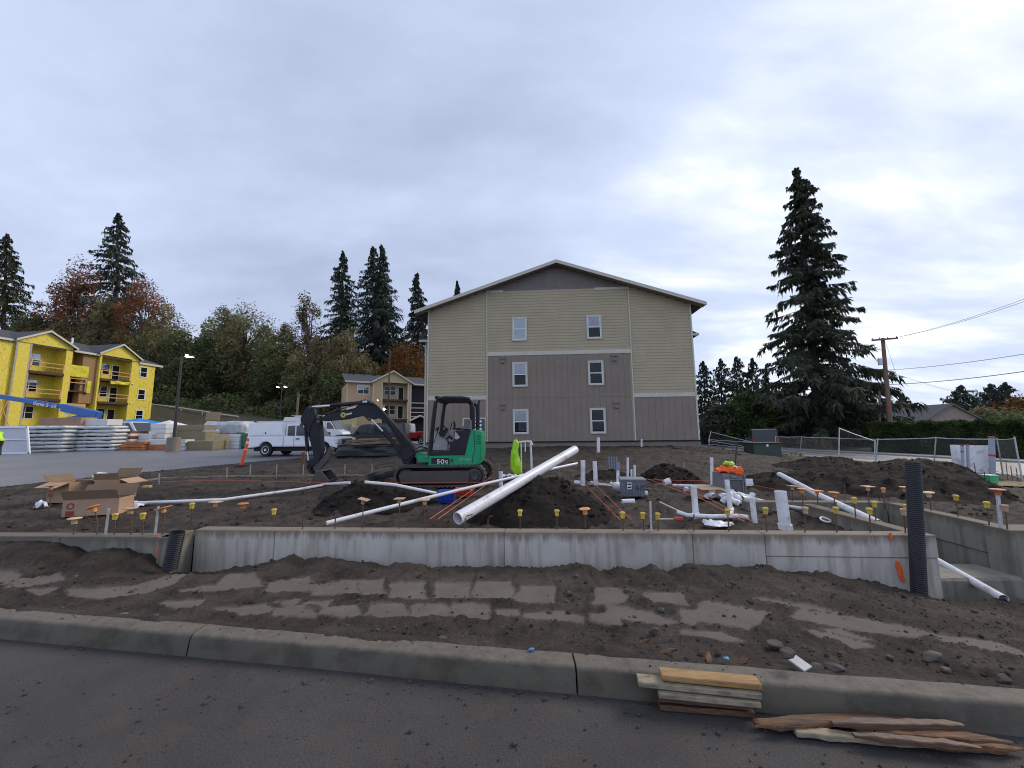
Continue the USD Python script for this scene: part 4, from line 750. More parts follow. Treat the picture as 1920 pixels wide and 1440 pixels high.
for i, (px, py, y, rad, m, m2, airy, lab) in enumerate(_bl):
    x = at_y(px, 780, y)[0]; g = gb_(x, y) - .3; broadleaf("autumn_tree" if m in (M_rustleaf, M_orangeleaf) else "tree", lab, (x, y, g), at_y(px, py, y)[2] - g, rad * .86, m, 200 + i, n=int(12000 * (1 - airy * .45)), size=.22, crown0=.12, clumps=58, airy=airy, m2=m2 if m2 is not m else None)
# the wood behind and the undergrowth read as one mass
r_ = np.random.default_rng(77); n_ = 44000
u_ = r_.uniform(-1.5, -.16, n_); y_ = r_.uniform(74, 96, n_); x_ = u_ * y_; g_ = base_ground(x_, y_)
_sky = np.interp(u_, [-1.4, -1.25, -1.1, -.95, -.85, -.78, -.7, -.62, -.55, -.45, -.35, -.2], [13, 15, 16, 14, 12.5, 15, 15, 13, 12, 12, 11, 12])
zt_ = (_sky + 2.2 * np.sin(u_ * 37) + 1.4 * np.sin(u_ * 83 + 1)) * r_.uniform(.0, 1, n_) ** 1.15
p_ = np.stack([x_, y_, g_ + zt_], 1); uu = unit(r_.normal(0, 1, (n_, 3))) * r_.uniform(.2, .5, (n_, 1)); ww = unit(np.cross(uu, r_.normal(0, 1, (n_, 3)))) * r_.uniform(.15, .3, (n_, 1))
v, f = quads(p_, uu, ww); wood = thing("wood", "dark mixed wood filling the gaps between the autumn trees on the left", "wood", kind="stuff")
part(wood, "leaves", trimesh.Trimesh(v, f, process=False), M_green)
_tr = []
for k in range(150):
    u = r_.uniform(-1.45, -.16); y = r_.uniform(68, 92); x = u * y; g = gb_(x, y) - .3; h = r_.uniform(8, 14); _tr.append(tube([(x, y, g), (x + r_.normal(0, .5), y, g + h * .5), (x + r_.normal(0, .9), y, g + h)], [r_.uniform(.09, .2), .1, .04], 5, False))
part(wood, "trunks", cat(*_tr), M_barkpale)
n_ = 26000; u_ = r_.uniform(-1.5, -.2, n_); y_ = r_.uniform(63, 71, n_); x_ = u_ * y_; p_ = np.stack([x_, y_, base_ground(x_, y_) + r_.uniform(0, 1, n_) ** 1.6 * (1.5 + 1.1 * np.sin(x_ * .6) + .8 * np.sin(x_ * 1.7 + 2))], 1)
uu = unit(r_.normal(0, 1, (n_, 3))) * r_.uniform(.12, .3, (n_, 1)); ww = unit(np.cross(uu, r_.normal(0, 1, (n_, 3)))) * r_.uniform(.08, .2, (n_, 1)); v, f = quads(p_, uu, ww)
solo("undergrowth", trimesh.Trimesh(v, f, process=False), M_green, "low dark green undergrowth along the foot of the wood", "undergrowth", kind="stuff")
# the clipped hedge across the road
hd = thing("hedge", "long clipped dark green hedge across the road on the right", "hedge")
_h0, _h1 = at_y(1640, 800, 36.0), at_y(1990, 800, 26.0); n_ = 30000; r_ = np.random.default_rng(78); tt = r_.uniform(0, 1, n_)
_hx, _hy = _h0[0] + tt * (_h1[0] - _h0[0]), _h0[1] + tt * (_h1[1] - _h0[1]); _dv = unit(np.array([_h1[0] - _h0[0], _h1[1] - _h0[1]])); _nv = np.array([_dv[1], -_dv[0]]); 
side = r_.random(n_); zz = np.where(side < .72, r_.uniform(0, 1, n_), 1.0); dd = np.where(side < .72, -.8, r_.uniform(-.8, .8, n_)) + r_.normal(0, .06, n_)
_top = 2.62 + .1 * np.sin(tt * 40) + .06 * np.sin(tt * 97)
if _nv[1] < 0: _nv = -_nv
p_ = np.stack([_hx + _nv[0] * dd, _hy + _nv[1] * dd, -.75 + zz * _top + r_.normal(0, .05, n_)], 1)
uu = unit(r_.normal(0, 1, (n_, 3))) * r_.uniform(.05, .12, (n_, 1)); ww = unit(np.cross(uu, r_.normal(0, 1, (n_, 3)))) * r_.uniform(.04, .08, (n_, 1)); v, f = quads(p_, uu, ww)
part(hd, "leaves", trimesh.Trimesh(v, f, process=False), M_hedge)
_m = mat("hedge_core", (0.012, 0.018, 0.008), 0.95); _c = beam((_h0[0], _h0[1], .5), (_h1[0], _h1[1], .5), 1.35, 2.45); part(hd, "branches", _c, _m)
# ================================================================ the yard on the left: vehicles, stacks, lamp posts
def paint(name, c, rough=.25): return mat(name, c, rough, var=0.04, scale=1.5, coat=0.5, spec=0.5)
M_pwhite = paint("paint_white", (0.72, 0.73, 0.75)); M_pblack = paint("paint_dark", (0.02, 0.02, 0.027)); M_pred = paint("paint_red", (0.35, 0.015, 0.02)); M_pgrey = paint("paint_grey", (0.1, 0.105, 0.11))
M_tyre = mat("tyre", (0.018, 0.018, 0.018), 0.85, var=.2, scale=10); M_rim = mat("rim", (0.55, 0.56, 0.58), 0.35, metal=.7)
M_cglass = mat("car_glass", (0.02, 0.026, 0.028), 0.06, var=0.1, spec=0.9); M_red = mat("tail_red", (0.5, 0.015, 0.015), 0.3); M_lampglass = mat("headlight", (0.6, 0.58, 0.52), 0.2); M_grille = mat("grille", (0.02, 0.02, 0.022), 0.5); M_chrome = mat("chrome", (0.7, 0.7, 0.7), 0.2, metal=.9)
def body(poly, w, inset=.05, step=.07):
    """A side outline (x, z) given width, its flanks drawn in along the edges so that they round over."""
    g = Polygon(poly); out = []
    V = []; 
    rings = [(g.buffer(-inset, join_style=2), -w / 2), (g.buffer(-inset * .3, join_style=2), -w / 2 + step * .35), (g, -w / 2 + step), (g, w / 2 - step), (g.buffer(-inset * .3, join_style=2), w / 2 - step * .35), (g.buffer(-inset, join_style=2), w / 2)]
    ms = []
    for (a, ya), (b, yb) in zip(rings[:-1], rings[1:]):
        s = a if a.area < b.area else b
        ms.append(prism(list((b if ya < 0 and b.area >= a.area and ya > -w / 2 else s).exterior.coords)[:-1], ya, yb))
    return cat(*ms)
def wheel(par, x, y, r, w, sg):
    t = part(par, "wheel", lathe([(0, 0), (r * .62, 0), (r * .66, .02), (r * .92, .0), (r, .05), (r, w - .05), (r * .92, w), (0, w)], 22, (x, y, r), (0, sg, 0)), M_tyre, 40)
    part(t, "rim", lathe([(0, .015), (r * .2, .0), (r * .22, .03), (r * .45, .05), (r * .5, .01), (r * .6, -.004), (r * .62, .02), (0, .05)], 18, (x, y - sg * .012, r), (0, sg, 0)), M_rim, 40)
def pickup(name, label, catg, loc, rz, paintm, L=5.8, H=1.92, topper=None, wheel_r=.39, twotone=None, lettering=None):
    """Extended cab pickup facing +x, with its bed, optional canopy, glass, lights, bumpers and wheels."""
    t = thing(name, label, catg, loc, rz); w = 1.95; b = .52
    wr = wheel_r; xr, xf = L * .215, L * .83
    def arch(x): return [(x + (wr + .09) * math.cos(a), wr + (wr + .09) * math.sin(a)) for a in np.linspace(math.pi, 0, 9)]
    lower = [(0.05, .48)] + [p for p in arch(xr) if p[1] > .44] + [p for p in arch(xf) if p[1] > .44] + [(L - .12, .48), (L - .05, .75), (L - .08, 1.0), (L - .35, 1.1), (L * .70, 1.16), (.02, 1.16), (.0, .8)]
    part(t, "body", body(lower, w, .05, .08), paintm)
    cab = [(L * .41, 1.15), (L * .42, H - .12), (L * .435, H - .03), (L * .50, H), (L * .60, H - .03), (L * .625, H - .1), (L * .715, 1.15)]
    part(t, "cab", body(cab, w - .22, .06, .10), twotone or paintm)
    for sg in (-1, 1):
        y = sg * (w / 2 - .108); ya, yb = sorted((y, y + sg * .012))
        part(t, "side_window", prism([(L * .435, 1.2), (L * .44, H - .16), (L * .515, H - .13), (L * .515, 1.2)], ya, yb), M_cglass)
        part(t, "side_window", prism([(L * .53, 1.2), (L * .53, H - .13), (L * .592, H - .15), (L * .672, 1.2)], ya, yb), M_cglass)
        y = sg * (w / 2 + .002); ya, yb = sorted((y, y + sg * .006))
        part(t, "door", cat(prism([(L * .405, .55), (L * .405, 1.15), (L * .405 + .018, 1.15), (L * .405 + .018, .55)], ya, yb), prism([(L * .52, .55), (L * .52, 1.15), (L * .52 + .018, 1.15), (L * .52 + .018, .55)], ya, yb), prism([(L * .67, .6), (L * .69, 1.12), (L * .69 + .018, 1.12), (L * .67 + .018, .6)], ya, yb)), M_grille)
        part(t, "door_handle", box(L * .545, L * .58, min(y, y + sg * .03), max(y, y + sg * .03), .98, 1.05), M_grille)
        m_ = part(t, "mirror", cbox(L * .655, L * .685, min(sg * w / 2, sg * (w / 2 + .2)), max(sg * w / 2, sg * (w / 2 + .2)), 1.15, 1.38, .03), M_grille)
        part(t, "tail_light", cbox(-.012, .10, min(sg * (w / 2 - .1), sg * (w / 2 + .008)), max(sg * (w / 2 - .1), sg * (w / 2 + .008)), .78, 1.1, .02), M_red)
        part(t, "headlight", cbox(L - .36, L - .02, min(sg * (w / 2 - .34), sg * (w / 2 + .004)), max(sg * (w / 2 - .34), sg * (w / 2 + .004)), .82, 1.02, .04), M_lampglass)
        for x in (xr, xf): wheel(t, x, sg * (w / 2 - .015) - sg * 0, wr, .24, -sg)
    ws = [(L * .618, H - .09), (L * .708, 1.16), (L * .722, 1.16), (L * .632, H - .09)]
    part(t, "windscreen", prism(ws, -w / 2 + .22, w / 2 - .22), M_cglass)
    part(t, "grille", cbox(L - .1, L - .02, -.55, .55, .68, 1.0, .02), M_grille); part(t, "front_bumper", cbox(L - .14, L + .06, -w / 2 + .03, w / 2 - .03, .42, .66, .05), M_grille)
    part(t, "rear_bumper", cbox(-.12, .06, -w / 2 + .05, w / 2 - .05, .45, .66, .04), M_grille); part(t, "chassis", box(.3, L - .3, -.7, .7, .3, .55), M_tyre)
    if topper:
        c = part(t, "canopy", body([(.02, 1.165), (.06, H + .02), (.2, H + .08), (L * .40, H + .08), (L * .405, 1.165)], w - .1, .05, .08), topper)
        for sg in (-1, 1):
            y = sg * (w / 2 - .048); part(c, "canopy_window", cbox(.22, L * .385, min(y, y + sg * .012), max(y, y + sg * .012), 1.26, H - .04, .03), topper if topper is M_pwhite else M_cglass)
            part(c, "canopy_latch", box(L * .2, L * .2 + .06, min(y, y + sg * .03), max(y, y + sg * .03), 1.32, 1.42), M_grille)
    return t
def place(px, py, y): P = at_y(px, py, y); return (P[0], y, gz(P[0], y))
P = place(483, 857, 23.6); _wp = pickup("pickup_truck", "white extended cab pickup with white canopy parked behind the excavator bucket", "pickup", (P[0], 23.6, gz(-13, 23)), math.radians(-6), M_pwhite, topper=M_pwhite)
part(_wp, "ladder_rack", cat(*[beam((x, -.7, 2.04), (x, .7, 2.04), .04, .04) for x in (.5, 1.9)], *[beam((.3, s * .6, 2.07), (3.9, s * .6, 2.07), .04, .03) for s in (-1, 1)]), M_steel)
P = at_y(760, 840, 32); pickup("pickup_truck", "black pickup with black canopy parked beyond the excavator boom, facing left", "pickup", (P[0], 32.6, gz(P[0], 32)), math.pi + math.radians(4), M_pblack, L=5.9, H=1.95, topper=M_pblack, wheel_r=.42)
P = at_y(805, 838, 38); pickup("pickup_truck", "red pickup with white cab top beside the apartment block corner", "pickup", (P[0] + .6, 38, gz(P[0], 38)), math.pi, M_pred, L=5.4, H=2.05, twotone=M_pwhite)
P = at_y(230, 842, 35); pickup("pickup_truck", "white crew cab pickup mostly hidden by the packaged stacks", "pickup", (P[0] - 2.0, 35, gz(P[0], 35) - .1), math.radians(-3), M_pwhite, L=5.8, H=2.05)
P = at_y(1436, 838, 33); pickup("pickup_truck", "dark pickup parked on the road behind the green utility box", "pickup", (P[0], 33, gz(P[0], 33) + .1), math.radians(64), M_pblack, L=5.6, H=1.85, topper=M_pblack)
# van
P = at_y(598, 840, 39); vn = thing("van", "tall white cargo van partly hidden by the excavator arm", "van", (P[0] - 3.2, 39, gz(P[0], 39)), 0)
L = 6.0; part(vn, "body", body([(0, .4), (5.9, .4), (6.0, .9), (5.85, 1.15), (5.2, 1.4), (4.55, 2.45), (4.2, 2.62), (.1, 2.66), (0, 2.4)], 2.0, .06, .1), M_pwhite)
for sg in (-1, 1):
    y = sg * 1.0; part(vn, "side_window", prism([(4.35, 1.45), (4.4, 2.1), (4.68, 2.1), (5.15, 1.45)], min(y, y + sg * .01), max(y, y + sg * .01)), M_cglass)
    for x in (1.1, 4.9): wheel(vn, x, sg * .99, .36, .24, -sg)
    part(vn, "door", prism([(4.2, .5), (4.2, 2.4), (4.22, 2.4), (4.22, .5)], min(y, y + sg * .006), max(y, y + sg * .006)), M_grille)
part(vn, "windscreen", prism([(4.62, 2.42), (5.22, 1.45), (5.26, 1.45), (4.66, 2.42)], -.85, .85), M_cglass)
part(vn, "roof_rack", cat(*[beam((x, -.8, 2.74), (x, .8, 2.74), .06, .06) for x in (1.0, 2.4, 3.8)], beam((.6, -.7, 2.8), (4.0, -.7, 2.8), .05, .05)), M_steel)
part(vn, "side_marking", cat(*[box(3.1 + .0, 3.1 + wd, -1.012, -1.004, z, z + .10) for wd, z in ((.5, 2.2), (.45, 1.85), (.8, 1.55))]), M_grille)

# ---- lamp posts
M_pole = mat("pole_bronze", (0.045, 0.042, 0.045), 0.5, metal=.3); M_headlamp = usdkit.material(stage, "/World/Looks/led_lamp", {"e": ("emission", {"color": (1.0, 0.93, 0.78), "strength": 4.0})}, [], surface="e.emission")
def lamp_post(label, px, pyb, pyt, y, heads, base=0.0):
    P0 = at_y(px, pyb, y); g = gz(P0[0], y); ht = at_y(px, pyt, y)[2] - g; t = thing("lamp_post", label, "lamp post", (P0[0], y, g), group=None)
    if base: part(t, "concrete_base", lathe([(0, -.3), (.38, -.3), (.38, base - .05), (.34, base), (0, base)], 20), M_conc, 40)
    part(t, "pole", tube([(0, 0, base - .01), (0, 0, ht)], [.095, .07], 8), M_pole, 40)
    for sg in heads:
        part(t, "arm", beam((0, 0, ht - .08), (sg * .35, -.05, ht - .02), .06, .06), M_pole)
        h = part(t, "lamp_head", cbox(min(sg * .3, sg * .85), max(sg * .3, sg * .85), -.22, .12, ht - .06, ht + .05, .03), M_pole)
        part(h, "lamp", cbox(min(sg * .36, sg * .8), max(sg * .36, sg * .8), -.2, .1, ht - .085, ht - .062, .01), M_headlamp); part(h, "lens", lathe([(0, 0), (.13, 0), (.09, .06), (0, .08)], 10, (sg * .56, -.22, ht - .04), (0, -1, -.4)), M_headlamp, True)
    return t
lamp_post("single headed lamp post on round concrete base by the packaged stacks", 324, 846, 668, 26.0, (1,), .95)
lamp_post("double headed lamp post in front of the dark wood", 524, 800, 725, 58.0, (-1, 1))
lamp_post("tall dark lamp post in front of the small tan building", 726, 838, 655, 41.0, (), 0)
P = at_y(556, 800, 56); wpst = thing("wooden_post", "short pale wooden post with small cap right of the double headed lamp", "post", (P[0], 56, gz(P[0], 56)))
part(wpst, "post", tube([(0, 0, -.3), (0, 0, at_y(556, 742, 56)[2] - gz(P[0], 56))], [.2, .16], 8), M_lumbergrey); part(wpst, "cap", lathe([(0, 0), (.3, .0), (.2, .25), (0, .3)], 8, (0, 0, at_y(556, 742, 56)[2] - gz(P[0], 56))), M_pole)

# ---- wrapped siding bundles: two stacks of seven
M_wrap = mat("wrap_white", (0.60, 0.63, 0.63), 0.35, c2=(0.36, 0.40, 0.40), scale=3.0, stretch=(1, 1, 3), bump=0.5, bscale=7, lo=0.3, hi=0.5)
M_wrapgreen = mat("print_green", (0.10, 0.30, 0.18), 0.5, var=.3, scale=6)
def bundle(w, d, h, seed):
    m = cbox(-w / 2, w / 2, -d / 2, d / 2, 0, h, .07)
    m = m.subdivide_to_size(.32); m = trimesh.Trimesh(m.vertices, m.faces); v = m.vertices
    k = (meshkit.fbm(v * [1.5, 1.5, 4] + seed * 7.3, 3, seed) - .5)[:, None] * m.vertex_normals * .12; m.vertices = v + k; return m
_names = ["bottom", "second", "third", "fourth", "fifth", "sixth", "top"]
for st, (pl, pr, yb, pyb, who) in enumerate([(30, 128, 25.5, 851, "left"), (129, 222, 26.5, 846, "right")]):
    A0, B0 = at_y(pl, pyb, yb), at_y(pr, pyb - 3, yb + .4); w = B0[0] - A0[0]; cx = (A0[0] + B0[0]) / 2; g = gz(cx, yb); tz = at_y((pl + pr) / 2, 797, yb)[2]; h = (tz - g) / 7
    for k in range(7):
        b = thing("wrapped_bundle", f"{_names[k]} white plastic wrapped siding bundle of the {who} tall stack", "wrapped bundle", (cx + rng.normal(0, .04), yb + .5 + rng.normal(0, .03), g + k * h), math.radians(4), group=None)
        part(b, "wrapping", bundle(w - .06, 1.2, h * .74, k + st * 9), M_wrap, 35)
        [part(b, "skid", box(x - .05, x + .05, -.55, .55, h * .74, h * 1.0), M_lumbergrey) for x in np.linspace(-w * .4, w * .4, 4)]
        if st == 1 and k in (0, 1, 2, 3): part(b, "print", box(-w * .46, -w * .28, -.665, -.655, h * .15, h * .5), M_wrapgreen)
# framed white panel leaning on the stack
P = at_y(-12, 852, 24.3); Q = at_y(47, 851, 24.0); fp = thing("framed_panel", "white framed sheet leaning on the left stack of wrapped bundles", "panel", (P[0], 24.2, gz(P[0], 24.2)))
wd = Q[0] - P[0]; hh = 1.72
part(fp, "sheet", prism([(.0, 0), (wd, 0), (wd - .38, hh), (.0, hh)], .05, .09), mat("sheet_pale", (0.5, 0.52, 0.56), .5, var=.06))
part(fp, "frame", cat(beam((0, .03, .04), (wd, .03, .04), .06, .1), beam((wd - .03, .03, 0), (wd - .40, .03, hh), .06, .12), beam((0, .03, hh - .03), (wd - .38, .03, hh - .03), .06, .12), beam((0, .03, hh * .52), (wd - .2, .03, hh * .52), .05, .05)), M_white)
# ---- stacked packages, doors and boards
def stack_thing(name, label, cat_, pl, pr, pt, pb, y, d, m, layers=1, seed=0, rz=0.0, part_="sheet", rag=.0, dz=None, lift=0.0):
    A0, B0 = at_y(pl, pb, y), at_y(pr, pb, y); w = B0[0] - A0[0]; cx = (A0[0] + B0[0]) / 2; g = gz(cx, y) + lift; z0 = g if not dz else A0[2]; tz = at_y((pl + pr) / 2, pt, y)[2]; h = (tz - z0) / layers; r = np.random.default_rng(seed)
    t = thing(name, label, cat_, (cx, y + d / 2, z0), rz)
    for k in range(layers):
        o = r.normal(0, rag, 2) if rag else (0, 0)
        part(t, part_, mv(cbox(-w / 2, w / 2, -d / 2, d / 2, k * h, (k + 1) * h - (.012 if layers > 1 else 0), .02), *o), m if not isinstance(m, list) else m[k % len(m)])
    return t
M_pkg = mat("package_white", (0.62, 0.61, 0.6), .6, c2=(0.5, 0.38, 0.2), scale=1.3, lo=.28, hi=.42); M_door = mat("door_red", (0.16, 0.045, 0.03), .55, var=.2); M_osbred = mat("plywood_red", (0.36, 0.13, 0.045), .7, var=.25, scale=3); M_fib = mat("insulation_tan", (0.22, 0.185, 0.115), .85, var=.2, scale=3, stretch=(1, 1, 8)); M_card = mat("cardboard", (0.34, 0.215, 0.125), .8, var=.1, scale=2)
M_tarp = mat("tarp_clear", (0.42, 0.44, 0.47), .3, var=.2, scale=2, bump=.6, bscale=5); M_tarpw = mat("sheet_white", (0.66, 0.66, 0.74), .45, var=.12, scale=3, bump=.5, bscale=6)
stack_thing("door_stack", "stack of dark red doors beside the right tall stack", "door stack", 225, 243, 808, 832, 27.6, 1.4, [M_door, M_pkg], 7, 1, rag=.02)
stack_thing("lumber_bundle", "low bundle of orange brown plywood in front of the doors", "plywood", 224, 268, 828, 838, 26.8, 1.0, [M_osbred], 3, 2, rag=.03)
stack_thing("package_stack", "white wrapped packages stacked left of the lamp post, lower pile", "packages", 241, 280, 814, 836, 28.2, 1.2, [M_pkg], 3, 3, rag=.03)
stack_thing("package_stack", "tall white wrapped packages stacked just left of the lamp post", "packages", 279, 308, 794, 838, 28.6, 1.2, [M_pkg, M_wrap], 5, 4, rag=.03)
stack_thing("package_stack", "small white packages on an orange board left of the lamp base", "packages", 272, 312, 824, 839, 27.2, .9, [M_osbred, M_pkg], 2, 5, rag=.02)
stack_thing("package_stack", "small white packages right of the lamp base", "packages", 330, 345, 824, 842, 27.0, .8, [M_wrap], 3, 6, rag=.02)
for i, (pl, pr, pt, pb, y, lab) in enumerate([(308, 382, 797, 808, 29.6, "top tan insulation bale behind the lamp post"), (308, 384, 809, 830, 29.6, "lower tan insulation bale behind the lamp post"), (346, 398, 827, 841, 27.2, "low tan insulation bale in front of the tall pile")]):
    stack_thing("insulation_bale", lab, "bale", pl, pr, pt, pb, y, 1.3, M_fib, 1, 7, part_="bale", dz=(i == 0))
stack_thing("board_sheet", "cream board standing upright in front of the tarp covered pile", "board", 396, 428, 814, 839, 28.4, .05, mat("board_cream", (0.45, 0.36, 0.2), .7), 1, part_="sheet")
stack_thing("window_stack", "stack of white window units right of the cream board", "windows", 428, 448, 814, 838, 28.8, .9, [M_wrap], 4, 8, rag=.01)
stack_thing("brown_carton_stack", "long row of brown cartons on top behind the tall stacks", "cartons", 72, 150, 783, 800, 29.5, 1.2, [M_card], 1, 9, part_="carton", dz=True); stack_thing("printed_carton_stack", "printed pale cartons behind the right tall stack", "cartons", 151, 200, 786, 800, 29.8, 1.2, [M_pkg], 1, 10, part_="carton", dz=True)
P = at_y(372, 838, 32); tp = thing("tarp_covered_pile", "material pile under a grey translucent tarp with white sheeting", "tarp pile", (P[0] + 1.8, 33.0, gz(P[0], 33)))
def mound(w, d, h, seed, amp=.12, flat=.7):
    m = cbox(-w / 2, w / 2, -d / 2, d / 2, 0, h, min(.25 * h, .3)).subdivide_to_size(.25); m = trimesh.Trimesh(m.vertices, m.faces); m.vertices += ((meshkit.fbm(m.vertices * 1.6 + seed, 4, seed) - .5) * 2 * amp)[:, None] * m.vertex_normals; return m
part(tp, "tarp", mound(3.7, 1.8, 2.05, 3), M_tarp, True); part(tp, "white_sheet", mv(mound(1.6, .5, .7, 5, .14), -.9, -1.05, .65), M_tarpw, True); part(tp, "board_stack", box(-.6, 1.6, -1.15, -.9, 0.05, 1.05), M_fib)
P = at_y(391, 787, 32.6); solo("plywood_panel", mv(rot(box(-.62, .62, 0, .03, 0, .72), (1, 0, 0), -6), P[0], 33, at_y(391, 788, 32.6)[2]), M_lumber, "pale plywood panel standing on the tarp covered pile", "plywood panel")
dm = thing("dumpster", "small green dumpster behind the white pickup's tail", "dumpster", (*at_y(462, 838, 29)[:2], gz(at_y(462, 838, 29)[0], 29))); _dg = paint("dumpster_green", (0.015, 0.13, 0.07), .45)
part(dm, "bin", prism([(-.75, .12), (.75, .12), (.8, .85), (-.2, 1.18), (-.8, 1.18)], 0, 1.2), _dg); part(dm, "lid", prism([(-.25, 1.19), (.83, .86), (.83, .9), (-.25, 1.23)], -.03, 1.23), mat("lid_pale", (0.3, 0.4, 0.34), .5)); part(dm, "lid", box(-.84, -.25, -.03, 1.23, 1.185, 1.225), _dg)
for x in (-.6, .6): part(dm, "wheel", lathe([(0, 0), (.1, 0), (.1, .06), (0, .06)], 10, (x, .1, .1), (0, -1, 0)), M_tyre)
def canopy(label, px, pt, pb, y, w, m):
    P = at_y(px, pt, y); g = gz(P[0], y); h = P[2] - g; t = thing("canopy_tent", label, "tent", (P[0], y, g)); e = h - .75
    q = np.array([(-w / 2, -w / 2, e), (w / 2, -w / 2, e), (w / 2, w / 2, e), (-w / 2, w / 2, e), (0, 0, h), (-w / 2, -w / 2, e - .25), (w / 2, -w / 2, e - .25), (w / 2, w / 2, e - .25), (-w / 2, w / 2, e - .25)])
    part(t, "canopy", trimesh.Trimesh(q, [(0, 1, 4), (1, 2, 4), (2, 3, 4), (3, 0, 4), (5, 6, 1), (5, 1, 0), (6, 7, 2), (6, 2, 1), (7, 8, 3), (7, 3, 2), (8, 5, 0), (8, 0, 3)], process=False), m)
    for x in (-1, 1):
        for yy in (-1, 1): part(t, "leg", beam((x * w * .48, yy * w * .48, 0), (x * w * .48, yy * w * .48, e), .05, .05), M_steel)
canopy("bright blue canopy tent in front of the yellow building", 262, 784, 800, 43, 4.2, mat("canopy_blue", (0.02, 0.2, 0.62), .5, var=.1)); canopy("white canopy tent right of the blue one", 318, 788, 800, 43, 3.2, mat("canopy_white", (0.68, 0.7, 0.74), .5, var=.08))
# ---- boom lift
bl = thing("boom_lift", "blue boom lift with its long arm reaching across the yellow building", "boom lift", (0, 0, 0)); M_lift = paint("lift_blue", (0.008, 0.10, 0.36), .4); yl = 36.0
q0, q1, q2 = at_y(-40, 737, yl), at_y(128, 764, yl), at_y(186, 779, yl)
part(bl, "outer_boom", beam(q0 + [0, 0, .0], q1, .32, .42, .04), M_lift); part(bl, "base_boom", beam(q1 - [.4, 0, 0], q2, .6, .72, .05), M_lift)
gq = gz(q1[0] + 1.2, yl); 
part(bl, "riser", beam(at_y(125, 786, yl), at_y(180, 776, yl), .4, .3, .03), M_lift); part(bl, "turntable", cbox(q2[0] - 2.6, q2[0] + .3, yl - .9, yl + .9, gq + .8, gq + 1.55, .1), M_lift); part(bl, "chassis", cbox(q2[0] - 2.8, q2[0] + .4, yl - .8, yl + .8, gq + .4, gq + .78, .05), M_grille)
for x in (-2.3, -.1):
    for yy in (-.95, .95): part(bl, "wheel", lathe([(0, 0), (.46, 0), (.48, .05), (.48, .3), (.46, .35), (0, .35)], 18, (q2[0] + x, yl + yy + .17, gq + .48), (0, -1, 0)), M_tyre, 40)
part(bl, "ram", beam(at_y(120, 774, yl - .3), at_y(130, 780, yl - .3), .09, .09), M_white)
_tx = text_on("Genie S-65", .30, 0, 0, 0, .01); ang = math.degrees(math.atan2(*(q1 - q0)[[2, 0]])); _tx = rot(_tx, (0, 1, 0), -ang); _o = at_y(61, 758.5, yl - .24); part(bl, "lettering", mv(_tx, _o[0], yl - .232, _o[2]), M_white)
# white pipe rail along the slope
wl = thing("guard_rail", "white rail running down the slope behind the lamp post", "rail", (0, 0, 0)); _rp = [at_y(px, py, 60) for px, py in ((286, 758), (340, 765), (380, 771), (410, 776), (447, 781))]
part(wl, "rail", tube(_rp, .11, 6), M_trim)
for q in _rp: part(wl, "post", tube([q - [0, 0, .9], q], .08, 5), M_trim)

# ---- worker in a lime vest at the left edge, leaning forward
def limbs_mesh(bones, h=.022, it=8):
    """One continuous figure: each bone the hull of two balls, joined, refined and smoothed."""
    S = lambda p, r: manifold3d.Manifold.sphere(r, 16).translate([float(a) for a in p]); M = None
    for p, r0, q, r1 in bones:
        b = manifold3d.Manifold.batch_hull([S(p, r0), S(q, r1)]); M = b if M is None else M + b
    m = M.refine_to_length(h).to_mesh(); t = trimesh.Trimesh(m.vert_properties[:, :3], m.tri_verts); trimesh.smoothing.filter_taubin(t, iterations=it); return t
P = at_y(-6, 857, 23.0); pr = thing("person", "worker in white hard hat and lime vest bending forward at the left edge", "person", (P[0], 23.0, gz(P[0], 23.0)), math.radians(-100))
M_skin = mat("skin", (0.42, 0.24, 0.17), .55); M_trous = mat("trousers", (0.05, 0.045, 0.045), .85); M_vest = mat("vest_lime", (0.48, 0.78, 0.03), .6, var=.1); M_helmet = mat("helmet_white", (0.75, 0.75, 0.74), .3); M_boot = mat("boots", (0.05, 0.033, 0.02), .7)
hip, ch, nk, hd_ = (0, 0, .92), (0, -.24, 1.26), (0, -.34, 1.42), (0, -.42, 1.55)
bn = [((0, -.0, .92), .15, (0, -.2, 1.2), .16), ((0, -.2, 1.2), .16, nk, .075), (nk, .06, (0, -.42, 1.56), .085), ((0, -.45, 1.54), .075, (0, -.42, 1.62), .09), ((0, -.50, 1.545), .02, (0, -.51, 1.52), .022)]
for s in (-1, 1):
    bn += [((s * .1, 0, .9), .105, (s * .13, -.12, .5), .068), ((s * .13, -.12, .5), .064, (s * .13, .04 * s, .1), .045), ((s * .13, .04 * s, .07), .05, (s * .14, -.16 + .04 * s, .04), .04)]
    bn += [((s * .1, -.26, 1.32), .08, (s * .2, -.28, 1.3), .062), ((s * .2, -.28, 1.3), .058, (s * .24, -.4, 1.02), .043), ((s * .24, -.4, 1.02), .042, (s * .17, -.62, .92), .03), ((s * .17, -.62, .92), .03, (s * .16, -.70, .9), .034)]
    for f, (dx, dz, ln) in enumerate([(-.03, .01, .075), (-.01, .012, .085), (.012, .01, .08), (.03, .004, .065)]): bn.append(((s * .16 + dx * .7, -.70, .9), .012, (s * .16 + dx, -.70 - ln * .8, .89 - .02), .009))
    bn.append(((s * .16 - s * .025, -.66, .905), .013, (s * .16 - s * .055, -.71, .885), .010))
bodym = limbs_mesh(bn, .02); part(pr, "body", bodym, M_skin, True)
def shell(m, sel, off, drop=0):
    f = m.faces[sel[m.faces].all(1)]; v = m.vertices + m.vertex_normals * off; k = np.unique(f); new = np.full(len(v), -1); new[k] = np.arange(len(k)); return trimesh.Trimesh(v[k], new[f], process=False)
